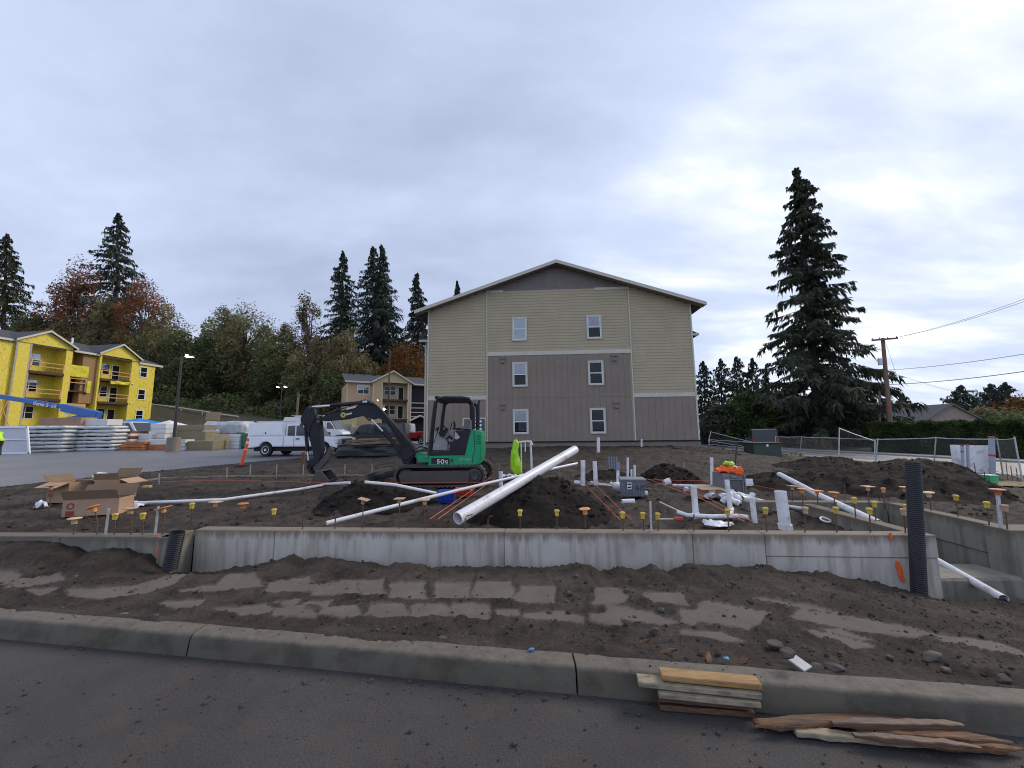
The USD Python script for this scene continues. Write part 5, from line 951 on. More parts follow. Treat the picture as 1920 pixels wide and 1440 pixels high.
vz, vx, vy = bodym.vertices[:, 2], bodym.vertices[:, 0], bodym.vertices[:, 1]
part(pr, "vest", shell(bodym, (vz > .86) & (vz < 1.44) & (vy > -.47) & (np.abs(vx) < .23) & ~((vy < -.36) & (vz > 1.36)), .018), M_vest, True); part(pr, "trousers", shell(bodym, (vz > .09) & (vz < .93) & (vy > -.3), .012), M_trous, True); part(pr, "boots", shell(bodym, vz < .13, .012), M_boot, True)
part(pr, "hard_hat", mv(rot(lathe([(.155, 0), (.125, .015), (.118, .06), (.08, .115), (0, .13)], 18), (1, 0, 0), 12), 0, -.43, 1.615), M_helmet, True)
for s in (-1, 1): part(pr, "eye", trimesh.creation.icosphere(1, .012).apply_translation((s * .032, -.505, 1.575)), M_grille)

# ---- orange delineator post on rubber base, leaning
P = on_ground(452, 874); dl = thing("delineator_post", "leaning orange delineator post at the edge of the asphalt lot", "traffic post", tuple(P)); M_cone = mat("cone_orange", (0.75, 0.11, 0.03), .45, var=.08); M_refl = mat("reflective_band", (0.75, 0.73, 0.7), .4)
_tp = at_y(466, 822, P[1]) - P; d_ = unit(_tp); Lh = np.linalg.norm(_tp)
prof = lambda a, b, e: lathe([(0, a * Lh), (.065 + e, a * Lh), (.065 - .02 * (b - a) + e - .012 * a, b * Lh), (0, b * Lh)], 14, (0, 0, 0), d_)
part(dl, "post", lathe([(.0, .0), (.075, 0), (.055, Lh * .72), (.075, Lh * .74), (.075, Lh * .78), (.05, Lh * .8), (.045, Lh * .92), (.025, Lh), (0, Lh)], 14, (0, 0, 0), d_), M_cone, 40); part(dl, "rubber_base", lathe([(0, -.03), (.26, -.03), (.24, .04), (.09, .07), (0, .07)], 8), M_tyre)
for a, b in ((.60, .66), (.82, .89)): part(dl, "band", prof(a, b, -.004), M_refl)
P = on_ground(566, 890); wst = thing("wooden_stake", "short upright wooden stake in front of the white pickup's door", "stake", tuple(P)); part(wst, "stake", rot(cbox(-.05, .05, -.03, .03, -.2, at_y(558, 848, P[1])[2] - P[2], .005), (0, 1, 0), 1), M_lumberred)
# ---- black wrapped heap with boards on top, in front of the black pickup
P = at_y(700, 866, 21.0); bh = thing("board_heap", "heap of loose boards lying on a black plastic covered pile", "board heap", (P[0], 21.0, gz(P[0], 21.0)))
part(bh, "black_cover", mv(mound(3.6, 1.6, .62, 8, .1), 0, 0, -.1), M_black, True)
for k in range(26):
    x, y, a, ln = rng.uniform(-1.3, 1.0), rng.uniform(-.7, .5), rng.normal(0, .16), rng.uniform(1.2, 2.6)
    part(bh, "board", mv(rot(rot(cbox(-ln / 2, ln / 2, -.07, .07, 0, .045, .006), (0, 0, 1), math.degrees(a)), (0, 1, 0), rng.normal(0, 3)), x + .25, y, .52 + k * .016), (M_lumbergrey, M_lumber, M_lumberwet)[k % 3])
# ================================================================ the excavator
EX = np.array([-2.0, 11.2, 0.0]); EX[2] = float(base_ground(np.array([-2.0]), np.array([11.2]))[0]) - .01
ex = thing("excavator", "compact tracked excavator with green body, open canopy and black arm", "excavator", tuple(EX))
M_xgreen = mat("excavator_green", (0.0, 0.27, 0.11), .35, var=.08, scale=2, coat=.25); M_xblack = mat("excavator_black", (0.011, 0.012, 0.017), .5, var=.25, scale=4, spec=.35); M_track = mat("track_rubber", (0.04, 0.037, 0.036), .85, c2=(0.085, 0.066, 0.055), scale=5); M_xgrey = mat("floor_grey", (0.36, 0.34, 0.34), .6, var=.15, scale=5); M_bucket = mat("bucket_steel", (0.058, 0.058, 0.06), .55, metal=.2, c2=(0.08, 0.062, 0.05), scale=5); M_seat = mat("seat_grey", (0.16, 0.155, 0.16), .7); M_decal = mat("decal_black", (0.012, 0.012, 0.016), .4)
def E(px, py, y): P = at_y(px, py, y); return (P[0] - EX[0], P[2] - EX[2])
def Z8(zx, zy, y): return E(700 + zx / 8, 730 + zy / 8, y)
def Z5(zx, zy, y): return E(560 + zx / 5.0526, 720 + zy / 5.0526, y)
def Zp(pts, zf, y): return [zf(a, b, y) for a, b in pts]
def ly(y): return y - EX[1]
# tracks: belt with lugs, frame, idler, sprocket and rollers
for yn, yf in ((10.30, 10.70), (11.75, 12.15)):
    off = 0.0 if yn < 11 else .12
    x0, x1 = E(738, 905, 10.3)[0] + off, E(909, 905, 10.3)[0] + off; z0, z1 = .0, .56; r = .28
    t = part(ex, "track", prism([(x0 + r + r * math.cos(a), z0 + r + r * math.sin(a)) for a in np.linspace(math.pi / 2, 1.5 * math.pi, 12)] + [(x1 - r + r * math.cos(a), z0 + r + r * math.sin(a)) for a in np.linspace(-math.pi / 2, math.pi / 2, 12)], ly(yn), ly(yf),
        holes=[[(x0 + r + (r - .05) * math.cos(a), z0 + r + (r - .05) * math.sin(a)) for a in np.linspace(math.pi / 2, 1.5 * math.pi, 12)] + [(x1 - r + (r - .05) * math.cos(a), z0 + r + (r - .05) * math.sin(a)) for a in np.linspace(-math.pi / 2, math.pi / 2, 12)]]), M_track)
    Ls = x1 - x0 - 2 * r; per = 2 * Ls + 2 * math.pi * r; nl = 46
    for k in range(nl):
        s = k / nl * per
        if s < Ls: c, a = (x0 + r + s, z1), 90
        elif s < Ls + math.pi * r: q = (s - Ls) / r; a = 90 - math.degrees(q); c = (x1 - r + r * math.cos(math.radians(a)), z0 + r + r * math.sin(math.radians(a)))
        elif s < 2 * Ls + math.pi * r: c, a = (x1 - r - (s - Ls - math.pi * r), z0), -90
        else: q = (s - 2 * Ls - math.pi * r) / r; a = -90 - math.degrees(q); c = (x0 + r + r * math.cos(math.radians(a)), z0 + r + r * math.sin(math.radians(a)))
        m = cbox(-.012, .026, ly(yn) - .004, ly(yf) + .004, -.035, .035, .01); m = rot(m, (0, 1, 0), -a); part(t, "lug", mv(m, c[0], 0, c[1] + .0), M_track)
    part(ex, "track_frame", prism([(x0 + .2, .09), (x1 - .5, .09), (x1 - .42, .14), (x1 - .42, .42), (x0 + .2, .42), (x0 + .12, .3)], ly(yn) + .03, ly(yf) - .03), M_bucket)
    part(ex, "sprocket", lathe([(0, 0), (.1, -.02), (.12, .02), (.2, .03), (.225, .06), (.225, .3), (0, .3)], 22, (x1 - r, ly(yn) + .03, z0 + r), (0, 1, 0)), M_bucket, 40)
    part(ex, "idler", lathe([(0, 0), (.08, 0), (.2, .04), (.225, .08), (.225, .28), (0, .28)], 20, (x0 + r, ly(yn) + .06, z0 + r), (0, 1, 0)), M_bucket, 40)
part(ex, "undercarriage", cbox(-1.0, .55, ly(10.71), ly(11.74), .25, .55, .05), M_xblack); part(ex, "slew_ring", lathe([(.0, .5), (.5, .5), (.5, .72), (0, .72)], 24, (.15, ly(11.2), 0)), M_xblack, 40)
# dozer blade: arms reaching forward (left) to the blade
bx0 = E(704, 897, 11.2)[0]
part(ex, "dozer_blade", prism([(bx0, .02), (bx0 + .1, .0), (bx0 + .16, .15), (bx0 + .12, .36), (bx0 + .04, .36), (bx0 + .08, .18)], ly(10.25), ly(12.2)), M_bucket)
for y in (10.75, 11.6): part(ex, "blade_arm", beam((bx0 + .1, ly(y), .2), (-.75, ly(y), .42), .12, .14, .02), M_xblack)
# house: base deck, side skirt, tail
yN, yF = 10.34, 12.05
skirt = Zp([(820, 1165), (1480, 1155), (1600, 1120), (1622, 1000), (1618, 640), (1540, 610), (1470, 620), (1440, 690), (1370, 985), (850, 1000), (830, 1010)], Z8, yN)
part(ex, "body_side", body(skirt, yF - yN, .03, .08).apply_translation((0, ly((yN + yF) / 2), 0)), M_xgreen)
gr = Zp([(1512, 625), (1530, 900), (1498, 1010), (1486, 1110), (1478, 1110), (1488, 1010), (1520, 900), (1502, 625)], Z8, yN)
part(ex, "panel_joint", prism(gr, ly(yN) - .004, ly(yN) + .02), M_decal)
part(ex, "decal", prism(Zp([(868, 1030), (1145, 1030), (1145, 1118), (868, 1118)], Z8, yN - .004), ly(yN) - .008, ly(yN) - .003), M_decal)
def letters(txt, h, zx, zy, y, m=M_white, bold=True): x, z = Z8(zx, zy, y); return part(ex, "lettering", text_on(txt, h, x, ly(y), z, .004, bold), m)
_h = (lambda a, b: b[1] - a[1])(Z8(950, 1110, yN), Z8(950, 1062, yN)); letters("5", _h * 1.22, 948, 1112, yN - .009); letters("O", _h * 1.22, 1005, 1112, yN - .009); letters("G", _h * .95, 1075, 1112, yN - .009); letters("LOT 2421", _h * .58, 1282, 1064, yN - .002, M_trim, False)
part(ex, "bolt", lathe([(0, 0), (.03, 0), (.03, .02), (0, .02)], 10, (Z8(1178, 1065, yN)[0], ly(yN), Z8(1178, 1065, yN)[1]), (0, -1, 0)), M_decal)
part(ex, "front_deck", prism(Zp([(680, 1020), (700, 1000), (830, 1005), (850, 1030), (850, 1085), (690, 1080)], Z8, 10.7), ly(10.55), ly(11.9)), M_xgreen)
part(ex, "swing_bracket", prism(Zp([(625, 1020), (640, 960), (700, 955), (780, 970), (840, 1005), (700, 1020), (680, 1040)], Z8, 10.9), ly(10.9), ly(11.5)), M_xgreen)
# black operator-side cover, floor, console, seat
part(ex, "side_cover", prism(Zp([(1150, 985), (1148, 790), (1210, 770), (1225, 620), (1440, 612), (1470, 640), (1440, 700), (1360, 975)], Z8, yN + .02), ly(yN) + .03, ly(yN) + .55), M_xblack)
part(ex, "cover_edge", prism(Zp([(1225, 625), (1300, 720), (1260, 750), (1215, 745)], Z8, yN + .02), ly(yN) + .02, ly(yN) + .05), M_xgrey)
part(ex, "floor", prism(Zp([(815, 995), (1375, 985), (1370, 940), (820, 945)], Z8, yN + .05), ly(yN) + .02, ly(yF) - .05), M_xblack)
part(ex, "floor_mat", prism(Zp([(890, 900), (1130, 905), (1140, 780), (1090, 720), (1000, 700), (960, 690), (935, 600), (900, 820)], Z8, 11.3), ly(11.0), ly(11.25)), M_xgrey)
part(ex, "seat_base", prism(Zp([(1090, 700), (1065, 650), (1110, 620), (1220, 605), (1300, 715), (1240, 760), (1190, 780)], Z8, 11.2), ly(11.05), ly(11.6)), M_xgrey)
part(ex, "seat_back", prism(Zp([(1340, 600), (1410, 470), (1440, 450), (1475, 480), (1470, 600)], Z8, 11.2), ly(10.95), ly(11.5)), M_seat)
part(ex, "console", prism(Zp([(985, 640), (1080, 605), (1115, 575), (1120, 610), (1050, 720), (1010, 700)], Z8, 11.0), ly(10.9), ly(11.1)), M_xblack)
part(ex, "armrest", prism(Zp([(1180, 585), (1300, 580), (1460, 600), (1460, 615), (1230, 612)], Z8, 11.6), ly(11.5), ly(11.7)), M_xblack)
def lever(pts, y, r): part(ex, "lever", tube([(a, ly(y), b) for a, b in Zp(pts, Z8, y)], r, 6), M_xblack)
lever([(1050, 630), (1085, 590), (1070, 560), (1040, 535)], 10.9, .022); lever([(1150, 640), (1165, 560), (1178, 505)], 11.2, .014); lever([(1212, 590), (1222, 540), (1212, 485)], 11.5, .03); lever([(1110, 740), (1140, 700), (1190, 745)], 10.8, .04); lever([(905, 800), (960, 650), (950, 575)], 11.0, .016); lever([(940, 600), (975, 570), (960, 620)], 11.2, .04); lever([(1215, 770), (1213, 620), (1235, 608), (1440, 600)], 10.45, .014)
# canopy: four posts and the roof
for y in (10.50, 11.85):
    pts = Zp([(848, 985), (905, 420), (935, 190), (985, 140), (1060, 128), (1330, 128), (1430, 145), (1480, 200), (1497, 300), (1500, 600)], Z8, 10.5)
    part(ex, "canopy_frame", tube([(a, ly(y), b) for a, b in pts], [.062, .058, .055, .052, .05, .05, .05, .05, .05, .05], 8), M_xblack, 40)
rf = Zp([(930, 180), (960, 130), (1040, 112), (1330, 118), (1440, 140), (1480, 180), (1440, 170), (1330, 160), (1010, 158), (960, 190)], Z8, 10.5)
part(ex, "canopy_roof", prism(rf, ly(10.48), ly(11.88)), M_xblack)
part(ex, "inner_post", tube([(a, ly(11.3), b) for a, b in Zp([(1400, 165), (1440, 230), (1448, 600)], Z8, 11.0)], .03, 6), M_xblack); part(ex, "work_light", cbox(*sorted((Z8(920, 140, 11)[0], Z8(985, 140, 11)[0])), ly(11.0), ly(11.2), Z8(0, 160, 11)[1], Z8(0, 108, 11)[1], .02), M_xblack)
xz = Z8(1568, 590, 10.9); part(ex, "exhaust", tube([(xz[0], ly(10.9), xz[1]), (xz[0], ly(10.9), Z8(1568, 260, 10.9)[1]), (xz[0] + .02, ly(10.9), Z8(1575, 215, 10.9)[1]), (Z8(1590, 165, 10.9)[0], ly(10.9), Z8(1590, 165, 10.9)[1])], [.055, .055, .035, .03], 10), M_xblack, 40)
part(ex, "hose", tube([(a, ly(10.8), b) for a, b in Zp([(640, 900), (700, 860), (770, 870), (820, 900)], Z8, 10.8)], .02, 6), M_xblack); part(ex, "hose", tube([(a, ly(10.85), b) for a, b in Zp([(630, 910), (720, 890), (800, 860)], Z8, 10.8)], .018, 6), M_steel)
# boom, arm, bucket and rams (in the plane of the slewing post)
yB = 11.1
boom = Zp([(1010, 640), (1110, 640), (1090, 590), (960, 430), (870, 330), (800, 260), (740, 205), (700, 180), (650, 165), (610, 185), (560, 215), (400, 260), (330, 285), (210, 320), (185, 350), (260, 352), (450, 335), (600, 300), (640, 310), (670, 345), (760, 320), (820, 350), (880, 420)], Z5, yB)
part(ex, "boom", prism(boom, ly(yB) - .13, ly(yB) + .13), M_xblack)
part(ex, "swing_post", body(Zp([(990, 690), (1000, 620), (1060, 590), (1110, 610), (1120, 680), (1060, 755), (1010, 750)], Z5, yB), .5, .02, .05).apply_translation((0, ly(yB), 0)), M_xblack)
x, z = Z5(1060, 715, yB); part(ex, "swing_pin", lathe([(0, -.22), (.15, -.22), (.17, -.18), (.17, .18), (.15, .22), (0, .22)], 18, (x, ly(yB), z)), M_decal, 40)
arm = Zp([(130, 210), (150, 240), (190, 330), (215, 360), (225, 480), (230, 600), (215, 715), (160, 720), (150, 640), (120, 520), (85, 410), (40, 370), (35, 330), (80, 230), (105, 215)], Z5, yB)
part(ex, "arm", prism(arm, ly(yB) - .10, ly(yB) + .10), M_xblack)
def ram(p0, pm, p1, y, r=.05, dy=0.0):
    a, m, b = (np.array([q[0], ly(y) + dy, q[1]]) for q in (Z5(*p0, y), Z5(*pm, y), Z5(*p1, y)))
    t = part(ex, "ram", tube([m, b], r, 10), M_xblack, 40); part(t, "ram_rod", tube([a, m], r * .55, 8), M_chrome, 40)
ram((120, 220), (305, 205), (620, 175), yB, .062); ram((690, 335), (800, 450), (970, 640), yB - .2, .055); ram((95, 760), (85, 640), (65, 400), yB, .05)
part(ex, "boom_ear", prism(Zp([(590, 195), (610, 160), (650, 150), (690, 165), (715, 195), (650, 185)], Z5, yB), ly(yB) - .17, ly(yB) + .17), M_xblack)
for q in ((640, 172), (662, 172)): part(ex, "pin", lathe([(0, 0), (.035, 0), (.035, .03), (0, .03)], 10, (Z5(*q, yB)[0], ly(yB) - .17, Z5(*q, yB)[1]), (0, -1, 0)), M_steel)
part(ex, "boom_plate", prism(Zp([(455, 225), (545, 205), (540, 225), (455, 245)], Z5, yB - .15), ly(yB) - .155, ly(yB) - .135), M_trim)
x, z = Z5(421, 293, yB - .14); part(ex, "round_decal", lathe([(.028, 0), (.075, 0), (.075, .006), (.028, .006)], 18, (x, ly(yB) - .131, z), (0, -1, 0)), mat("decal_yellow", (0.5, 0.45, 0.15), .5)); part(ex, "decal_strip", prism(Zp([(440, 285), (505, 268), (505, 283), (440, 300)], Z5, yB - .14), ly(yB) - .137, ly(yB) - .131), M_trim)
part(ex, "bucket_link", prism(Zp([(85, 740), (110, 720), (200, 700), (215, 720), (130, 790), (150, 850), (130, 850), (95, 790)], Z5, yB), ly(yB) - .12, ly(yB) + .12), M_xblack)
part(ex, "coupler", prism(Zp([(150, 790), (180, 730), (250, 700), (300, 600), (330, 610), (320, 650), (280, 730), (225, 790), (215, 810), (160, 820)], Z5, yB), ly(yB) - .09, ly(yB) + .09), M_bucket)
bk = part(ex, "bucket", prism(Zp([(125, 945), (135, 880), (180, 830), (215, 818), (300, 920), (240, 950), (180, 955)], Z5, yB - .25), ly(yB) - .30, ly(yB) - .27), M_bucket)
part(bk, "bucket_side", prism(Zp([(125, 945), (135, 880), (180, 830), (215, 818), (300, 920), (240, 950), (180, 955)], Z5, yB - .25), ly(yB) + .27, ly(yB) + .30), M_bucket)
_o = Zp([(125, 945), (135, 880), (180, 830), (215, 818), (222, 826), (186, 842), (146, 888), (138, 935), (240, 942), (300, 912), (300, 922), (240, 954)], Z5, yB - .25); part(bk, "bucket_shell", prism(_o, ly(yB) - .268, ly(yB) + .268), M_bucket)
for k in range(5):
    y = yB - .25 + k * .125; part(bk, "tooth", hull([(Z5(295, 918, yB - .25)[0] + dx, ly(y) + dy, Z5(295, 918, yB - .25)[1] + dz) for dx, dz, ww in ((-.02, -.03, .035), (-.02, .03, .035), (.16, .07, .015)) for dy in (-ww, ww)]), M_bucket)

# hoses along the boom and arm, grab rails, lights, mud
def hose(pts, dy, r=.016): part(ex, "hose", tube([(a, ly(yB) + dy, b) for a, b in Zp(pts, Z5, yB)], r, 6), M_decal, 40)
hose([(1040, 610), (1000, 540), (930, 440), (830, 290), (740, 195), (640, 158)], -.15); hose([(1050, 615), (1010, 545), (940, 445), (840, 295), (750, 200), (650, 165)], -.17); hose([(640, 175), (500, 215), (330, 262), (230, 290), (205, 250), (170, 330), (120, 420), (98, 600)], -.12, .014); hose([(560, 200), (420, 240), (300, 275), (240, 300), (225, 420), (235, 560)], -.13, .014)
hose([(960, 640), (1000, 700), (1060, 700), (1110, 650)], -.26, .02); hose([(950, 620), (980, 690), (1040, 720), (1100, 690)], -.22, .02); hose([(880, 470), (900, 560), (960, 660)], -.2, .018)
part(ex, "grab_rail", tube([(a, ly(10.42), b) for a, b in Zp([(870, 760), (885, 700), (905, 560), (912, 480)], Z8, 10.42)], .014, 6), M_xblack, 40)
for q, rr in (((140, 225), .05), ((60, 385), .05), ((1085, 640), .06), ((690, 335), .05), ((215, 360), .055), ((110, 760), .045)): part(ex, "pin", lathe([(0, 0), (rr, 0), (rr, .03), (rr * .6, .045), (0, .045)], 12, (Z5(*q, yB)[0], ly(yB) - .16, Z5(*q, yB)[1]), (0, -1, 0)), M_bucket, 40)
part(ex, "tail_grille", cat(*[box(*sorted((Z8(1545, 700, yN)[0], Z8(1600, 700, yN)[0])), ly(yN) - .006, ly(yN) + .01, Z8(1550, 700 + 28 * k, yN)[1], Z8(1550, 692 + 28 * k, yN)[1]) for k in range(5)]), M_decal)
part(ex, "skirt_joint", prism(Zp([(1190, 1030), (1196, 1030), (1196, 1150), (1190, 1150)], Z8, yN), ly(yN) - .004, ly(yN) + .01), M_decal)
# ================================================================ soil heaps on the pad
HEAPV = []
def heap(name, label, px, py, pl, pr, ptx, pty, seed, m=M_pile, ysc=.8, y=None, n=110, ridge=None, cat_="soil heap"):
    """A loose conical heap with slumped, lumpy flanks; its skirt runs under the ground so that it meets it unevenly."""
    P = on_ground(px, py) if y is None else at_y(px, py, y); yb = P[1]; x0, x1 = at_y(pl, py, yb)[0], at_y(pr, py, yb)[0]; tp = at_y(ptx, pty, yb + .35 * (x1 - x0) * ysc); cx, cy = tp[0], yb + .42 * (x1 - x0) * ysc
    rx0, rx1, ry = cx - x0, x1 - cx, (x1 - x0) * .5 * ysc; g0 = gz(cx, cy); H = tp[2] - g0
    X, Y = np.meshgrid(np.linspace(-1.25, 1.25, n), np.linspace(-1.25, 1.25, n), indexing="ij"); wx, wy = cx + np.where(X < 0, X * rx0, X * rx1), cy + Y * ry
    rr = np.hypot(X, Y) * (1 + .5 * fb(wx, wy, .9, 3, seed)); prof = np.clip(1 - rr, -.3, 1); prof = np.where(prof > 0, prof ** (.9) * (1 - .18 * np.exp(-(rr / .12) ** 2)), prof)
    z = np.vectorize(lambda a, b: a, otypes=[float])(base_ground(wx, wy), 0) + H * prof + (fb(wx, wy, 3.5, 4, seed + 1) * .20 + np.abs(fb(wx, wy, 8, 4, seed + 2)) * .18 - .03) * smoothstep(-.15, .25, prof)
    z = np.where(rr > 1.12, z - .12, z); g = np.arange(n * n).reshape(n, n); q = np.stack([g[:-1, :-1], g[1:, :-1], g[1:, 1:], g[:-1, 1:]], -1).reshape(-1, 4)
    q = q[(rr.reshape(-1)[q].min(1) < 1.3)]
    HEAPV.append(np.stack([wx, wy, z], -1)[(rr < 1.0)])
    return solo(name, trimesh.Trimesh(np.stack([wx - 0, wy, z], -1).reshape(-1, 3), np.vstack([q[:, [0, 1, 2]], q[:, [0, 2, 3]]]), process=False), m, label, cat_, smooth=True)
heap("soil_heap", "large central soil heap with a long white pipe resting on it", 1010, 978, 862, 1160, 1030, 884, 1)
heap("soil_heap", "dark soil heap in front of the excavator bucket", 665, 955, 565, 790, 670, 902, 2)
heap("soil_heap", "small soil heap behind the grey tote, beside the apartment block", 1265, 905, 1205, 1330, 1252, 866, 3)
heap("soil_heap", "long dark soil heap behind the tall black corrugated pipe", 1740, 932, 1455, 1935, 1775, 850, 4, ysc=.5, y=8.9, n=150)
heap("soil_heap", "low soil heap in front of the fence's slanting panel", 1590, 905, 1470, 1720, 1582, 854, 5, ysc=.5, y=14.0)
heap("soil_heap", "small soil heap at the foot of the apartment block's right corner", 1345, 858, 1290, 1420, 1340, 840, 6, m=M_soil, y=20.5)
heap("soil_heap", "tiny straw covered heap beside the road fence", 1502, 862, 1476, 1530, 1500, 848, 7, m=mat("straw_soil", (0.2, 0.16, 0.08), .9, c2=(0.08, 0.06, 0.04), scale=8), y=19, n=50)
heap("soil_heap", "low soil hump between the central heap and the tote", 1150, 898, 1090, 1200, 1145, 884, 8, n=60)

# ================================================================ rebar with safety caps along the foundation
_rk = 0
def cap_mesh(kind, r):
    if kind == "small": return lathe([(0, 0), (.026, 0), (.03, .05), (.032, .055), (.038, .062), (.038, .073), (.03, .084), (0, .088)], 12)
    if kind == "flat": return lathe([(0, 0), (.03, 0), (.034, .05), (.045, .062), (.075, .067), (.08, .074), (.072, .083), (0, .086)], 14)
    return cat(lathe([(0, 0), (.026, 0), (.03, .06), (0, .06)], 10), cbox(-.072, .072, -.072, .072, .062, .075, .005))
def rebar(px, pyb, pxt, pyt, kind, m, label, zb=None, rad=.0085, tilt=0, bend=None):
    P = at_z(px, pyb, ZT if zb is None else zb)
    if px < 335 and zb is None:
        for _ in range(4): P = at_y(px, pyb, float(wall_line(P[0])))
        P[2] = ZT
    T_ = at_y(pxt, pyt, P[1]); d = T_ - P; L = np.linalg.norm(d)
    t = thing("capped_rebar" if kind else "bare_rebar", label, "rebar", tuple(P), group=None)
    stickm = tube([(0, 0, -.12), tuple(d * .5 + [.004, 0, 0]), tuple(d * (.985 if kind else 1))], rad, 6)
    part(t, "rod", stickm, M_steel if rad > .02 else M_rust)
    if kind:
        c = cap_mesh(kind, r_); c = rot(c, (0, 1, 0), tilt); part(t, "cap", mv(c, *(d - [0, 0, .06])), m, 40)
    return t
Y_, O_, T_c = M_yellowcap, M_orangecap, M_tancap
_rb = [(138, 1000, 140, 974, "flat", T_c, "broad cream mushroom cap", 0), (184, 1006, 178, 952, "flat", O_, "tilted flat orange cap", -22), (214, 1005, 216, 966, "small", Y_, "small yellow cap right of the orange cap on the left", 0), (246, 1006, 245, 955, "flat", T_c, "flat brown cap beside the plastic bag", 0), (267, 1007, 268, 965, "small", Y_, "small yellow cap between two steel stakes", 0), (305, 1003, 308, 953, "square", O_, "tilted square orange cap right of the steel stake", -14),
 (358, 988, 360, 946, "small", Y_, "small pale yellow cap under the curved white hose", 0), (402, 984, 404, 942, "square", T_c, "square brown cap touching the white hose", 4), (455, 975, 456, 946, "flat", O_, "flat bright orange cap near the hose", 0), (514, 985, 514, 957, "small", Y_, "lone yellow cap before the dark soil heap", 0),
 (680, 991, 680, 937, "square", T_c, "tilted grey square cap left of the long thin pipe", 15), (748, 991, 749, 936, "square", T_c, "level square tan cap before the long thin pipe", 0), (796, 991, 796, 938, "square", T_c, "square tan cap nearest the blue bin", 0), (975, 993, 975, 959, "small", Y_, "yellow cap right of the big pipe's mouth", 0), (1044, 993, 1044, 959, "small", Y_, "yellow cap before the middle of the large heap", 0), (1097, 993, 1097, 956, "flat", O_, "flat orange and yellow cap at the right foot of the large heap", -5),
 (1168, 995, 1167, 963, "small", Y_, "yellow cap by the orange string lines", 0), (1207, 995, 1205, 964, "small", Y_, "yellow cap just left of the steel stake", 0), (1234, 995, 1233, 965, "small", Y_, "yellow cap just right of the steel stake", 0), (1366, 996, 1364, 958, "small", Y_, "yellow cap in front of the pipe elbow", 0), (1437, 997, 1435, 955, "small", Y_, "yellow cap left of the wide short pipe", 0), (1508, 998, 1510, 954, "small", T_c, "tan cap right of the wide short pipe", 0), (1568, 998, 1567, 954, "small", Y_, "yellow cap in front of the long white pipe", 0), (1631, 998, 1630, 956, "small", Y_, "yellow cap near the end of the long white pipe", 0), (1697, 999, 1694, 957, "small", T_c, "tan cap left of the tall black pipe", 0), (1705, 998, 1699, 949, "small", Y_, "yellow cap touching the tall black pipe", 0)]
for px, pb, pxt, pt, kd, m, lab, tl in _rb: rebar(px, pb, pxt, pt, kd, m, f"thin rebar with {lab}", tilt=tl)
_rb2 = [(1485, 940, 1485, 912, "square", T_c, "pale square cap left of the long white pipe's middle", 5), (1505, 946, 1504, 918, "flat", O_, "flat orange cap behind the long white pipe", 0), (1533, 945, 1532, 921, "square", O_, "red flat cap over the long white pipe", 0), (1565, 952, 1563, 925, "flat", O_, "bright orange cap right of the red one", 0), (1604, 970, 1601, 936, "small", Y_, "yellow cap in the corner behind the front wall", 0), (1629, 952, 1627, 913, "square", T_c, "pale square cap on the back wall", 0), (1642, 976, 1639, 943, "small", Y_, "yellow cap on the side wall's back end", 0), (1657, 942, 1656, 917, "small", O_, "orange cap on the back wall's corner", 0), (1702, 950, 1697, 915, "flat", O_, "large orange flat cap left of the tall black pipe", 0), (1746, 957, 1741, 925, "flat", T_c, "tan flat cap right of the tall black pipe", -4), (1796, 968, 1792, 931, "small", Y_, "yellow cap on the side wall before the long heap", 0), (1854, 985, 1850, 944, "small", Y_, "yellow cap near the pilaster", 0), (1888, 992, 1884, 950, "small", T_c, "tan cap on the thick stub beside the pilaster", 0)]
for px, pb, pxt, pt, kd, m, lab, tl in _rb2: rebar(px, pb, pxt, pt, kd, m, f"thin rebar with {lab}", tilt=tl)
rebar(1876, 990, 1870, 920, "flat", O_, "thick steel stake with the largest orange flat cap, far right", rad=.022)
rebar(92, 962, 97, 912, "square", O_, "leaning rusty rod with orange cap before the cardboard boxes", zb=.24, tilt=-10)
for px, pb, pt, lab in ((197, 1006, 953, "left of the yellow cap"), (290, 1008, 950, "right of the yellow cap"), (1221, 996, 940, "between two yellow caps before the grey tote")):
    P = at_z(px, pb, ZT)
    if px < 335:
        for _ in range(4): P = at_y(px, pb, float(wall_line(P[0])))
        P[2] = ZT
    h = at_y(px, pt, P[1])[2] - P[2]; st = solo("steel_stake", tube([(P[0], P[1], P[2] - .1), (P[0] + .01, P[1], P[2] + h)], .015, 8), M_steel, f"bare grey steel stake {lab}", "stake")
for px, pb, lab in ((1300, 996, "bare rusty rod before the left leaning pipe"), (1583, 940, "bare rusty rod on the back wall"), (1300 + 545, 916, "bare dark rod before the white sheet")):
    rebar(px, pb, px + 1, pb - 32, None, None, lab, zb=ZT if px < 1700 else -.2)
for px, pb, pt, dx, lab in ((567, 992, 967, 12, "bent bare rebar at the wall, leftmost of four"), (628, 992, 967, 14, "bent bare rebar at the left end of the thin pipe"), (872, 992, 966, 14, "bent bare rebar below the big pipe's mouth"), (915, 992, 968, 9, "bent bare rebar right of the big pipe's mouth")):
    P = at_z(px, pb, ZT); h = at_y(px, pt, P[1])[2] - P[2]; w = at_y(px + dx, pt, P[1])[0] - P[0]
    solo("bent_rebar", tube([P - [0, 0, .1], P + [0, 0, h * .75], P + [w * .25, 0, h * .95], P + [w, 0, h * 1.05]], .0085, 6), M_rust, lab, "rebar")
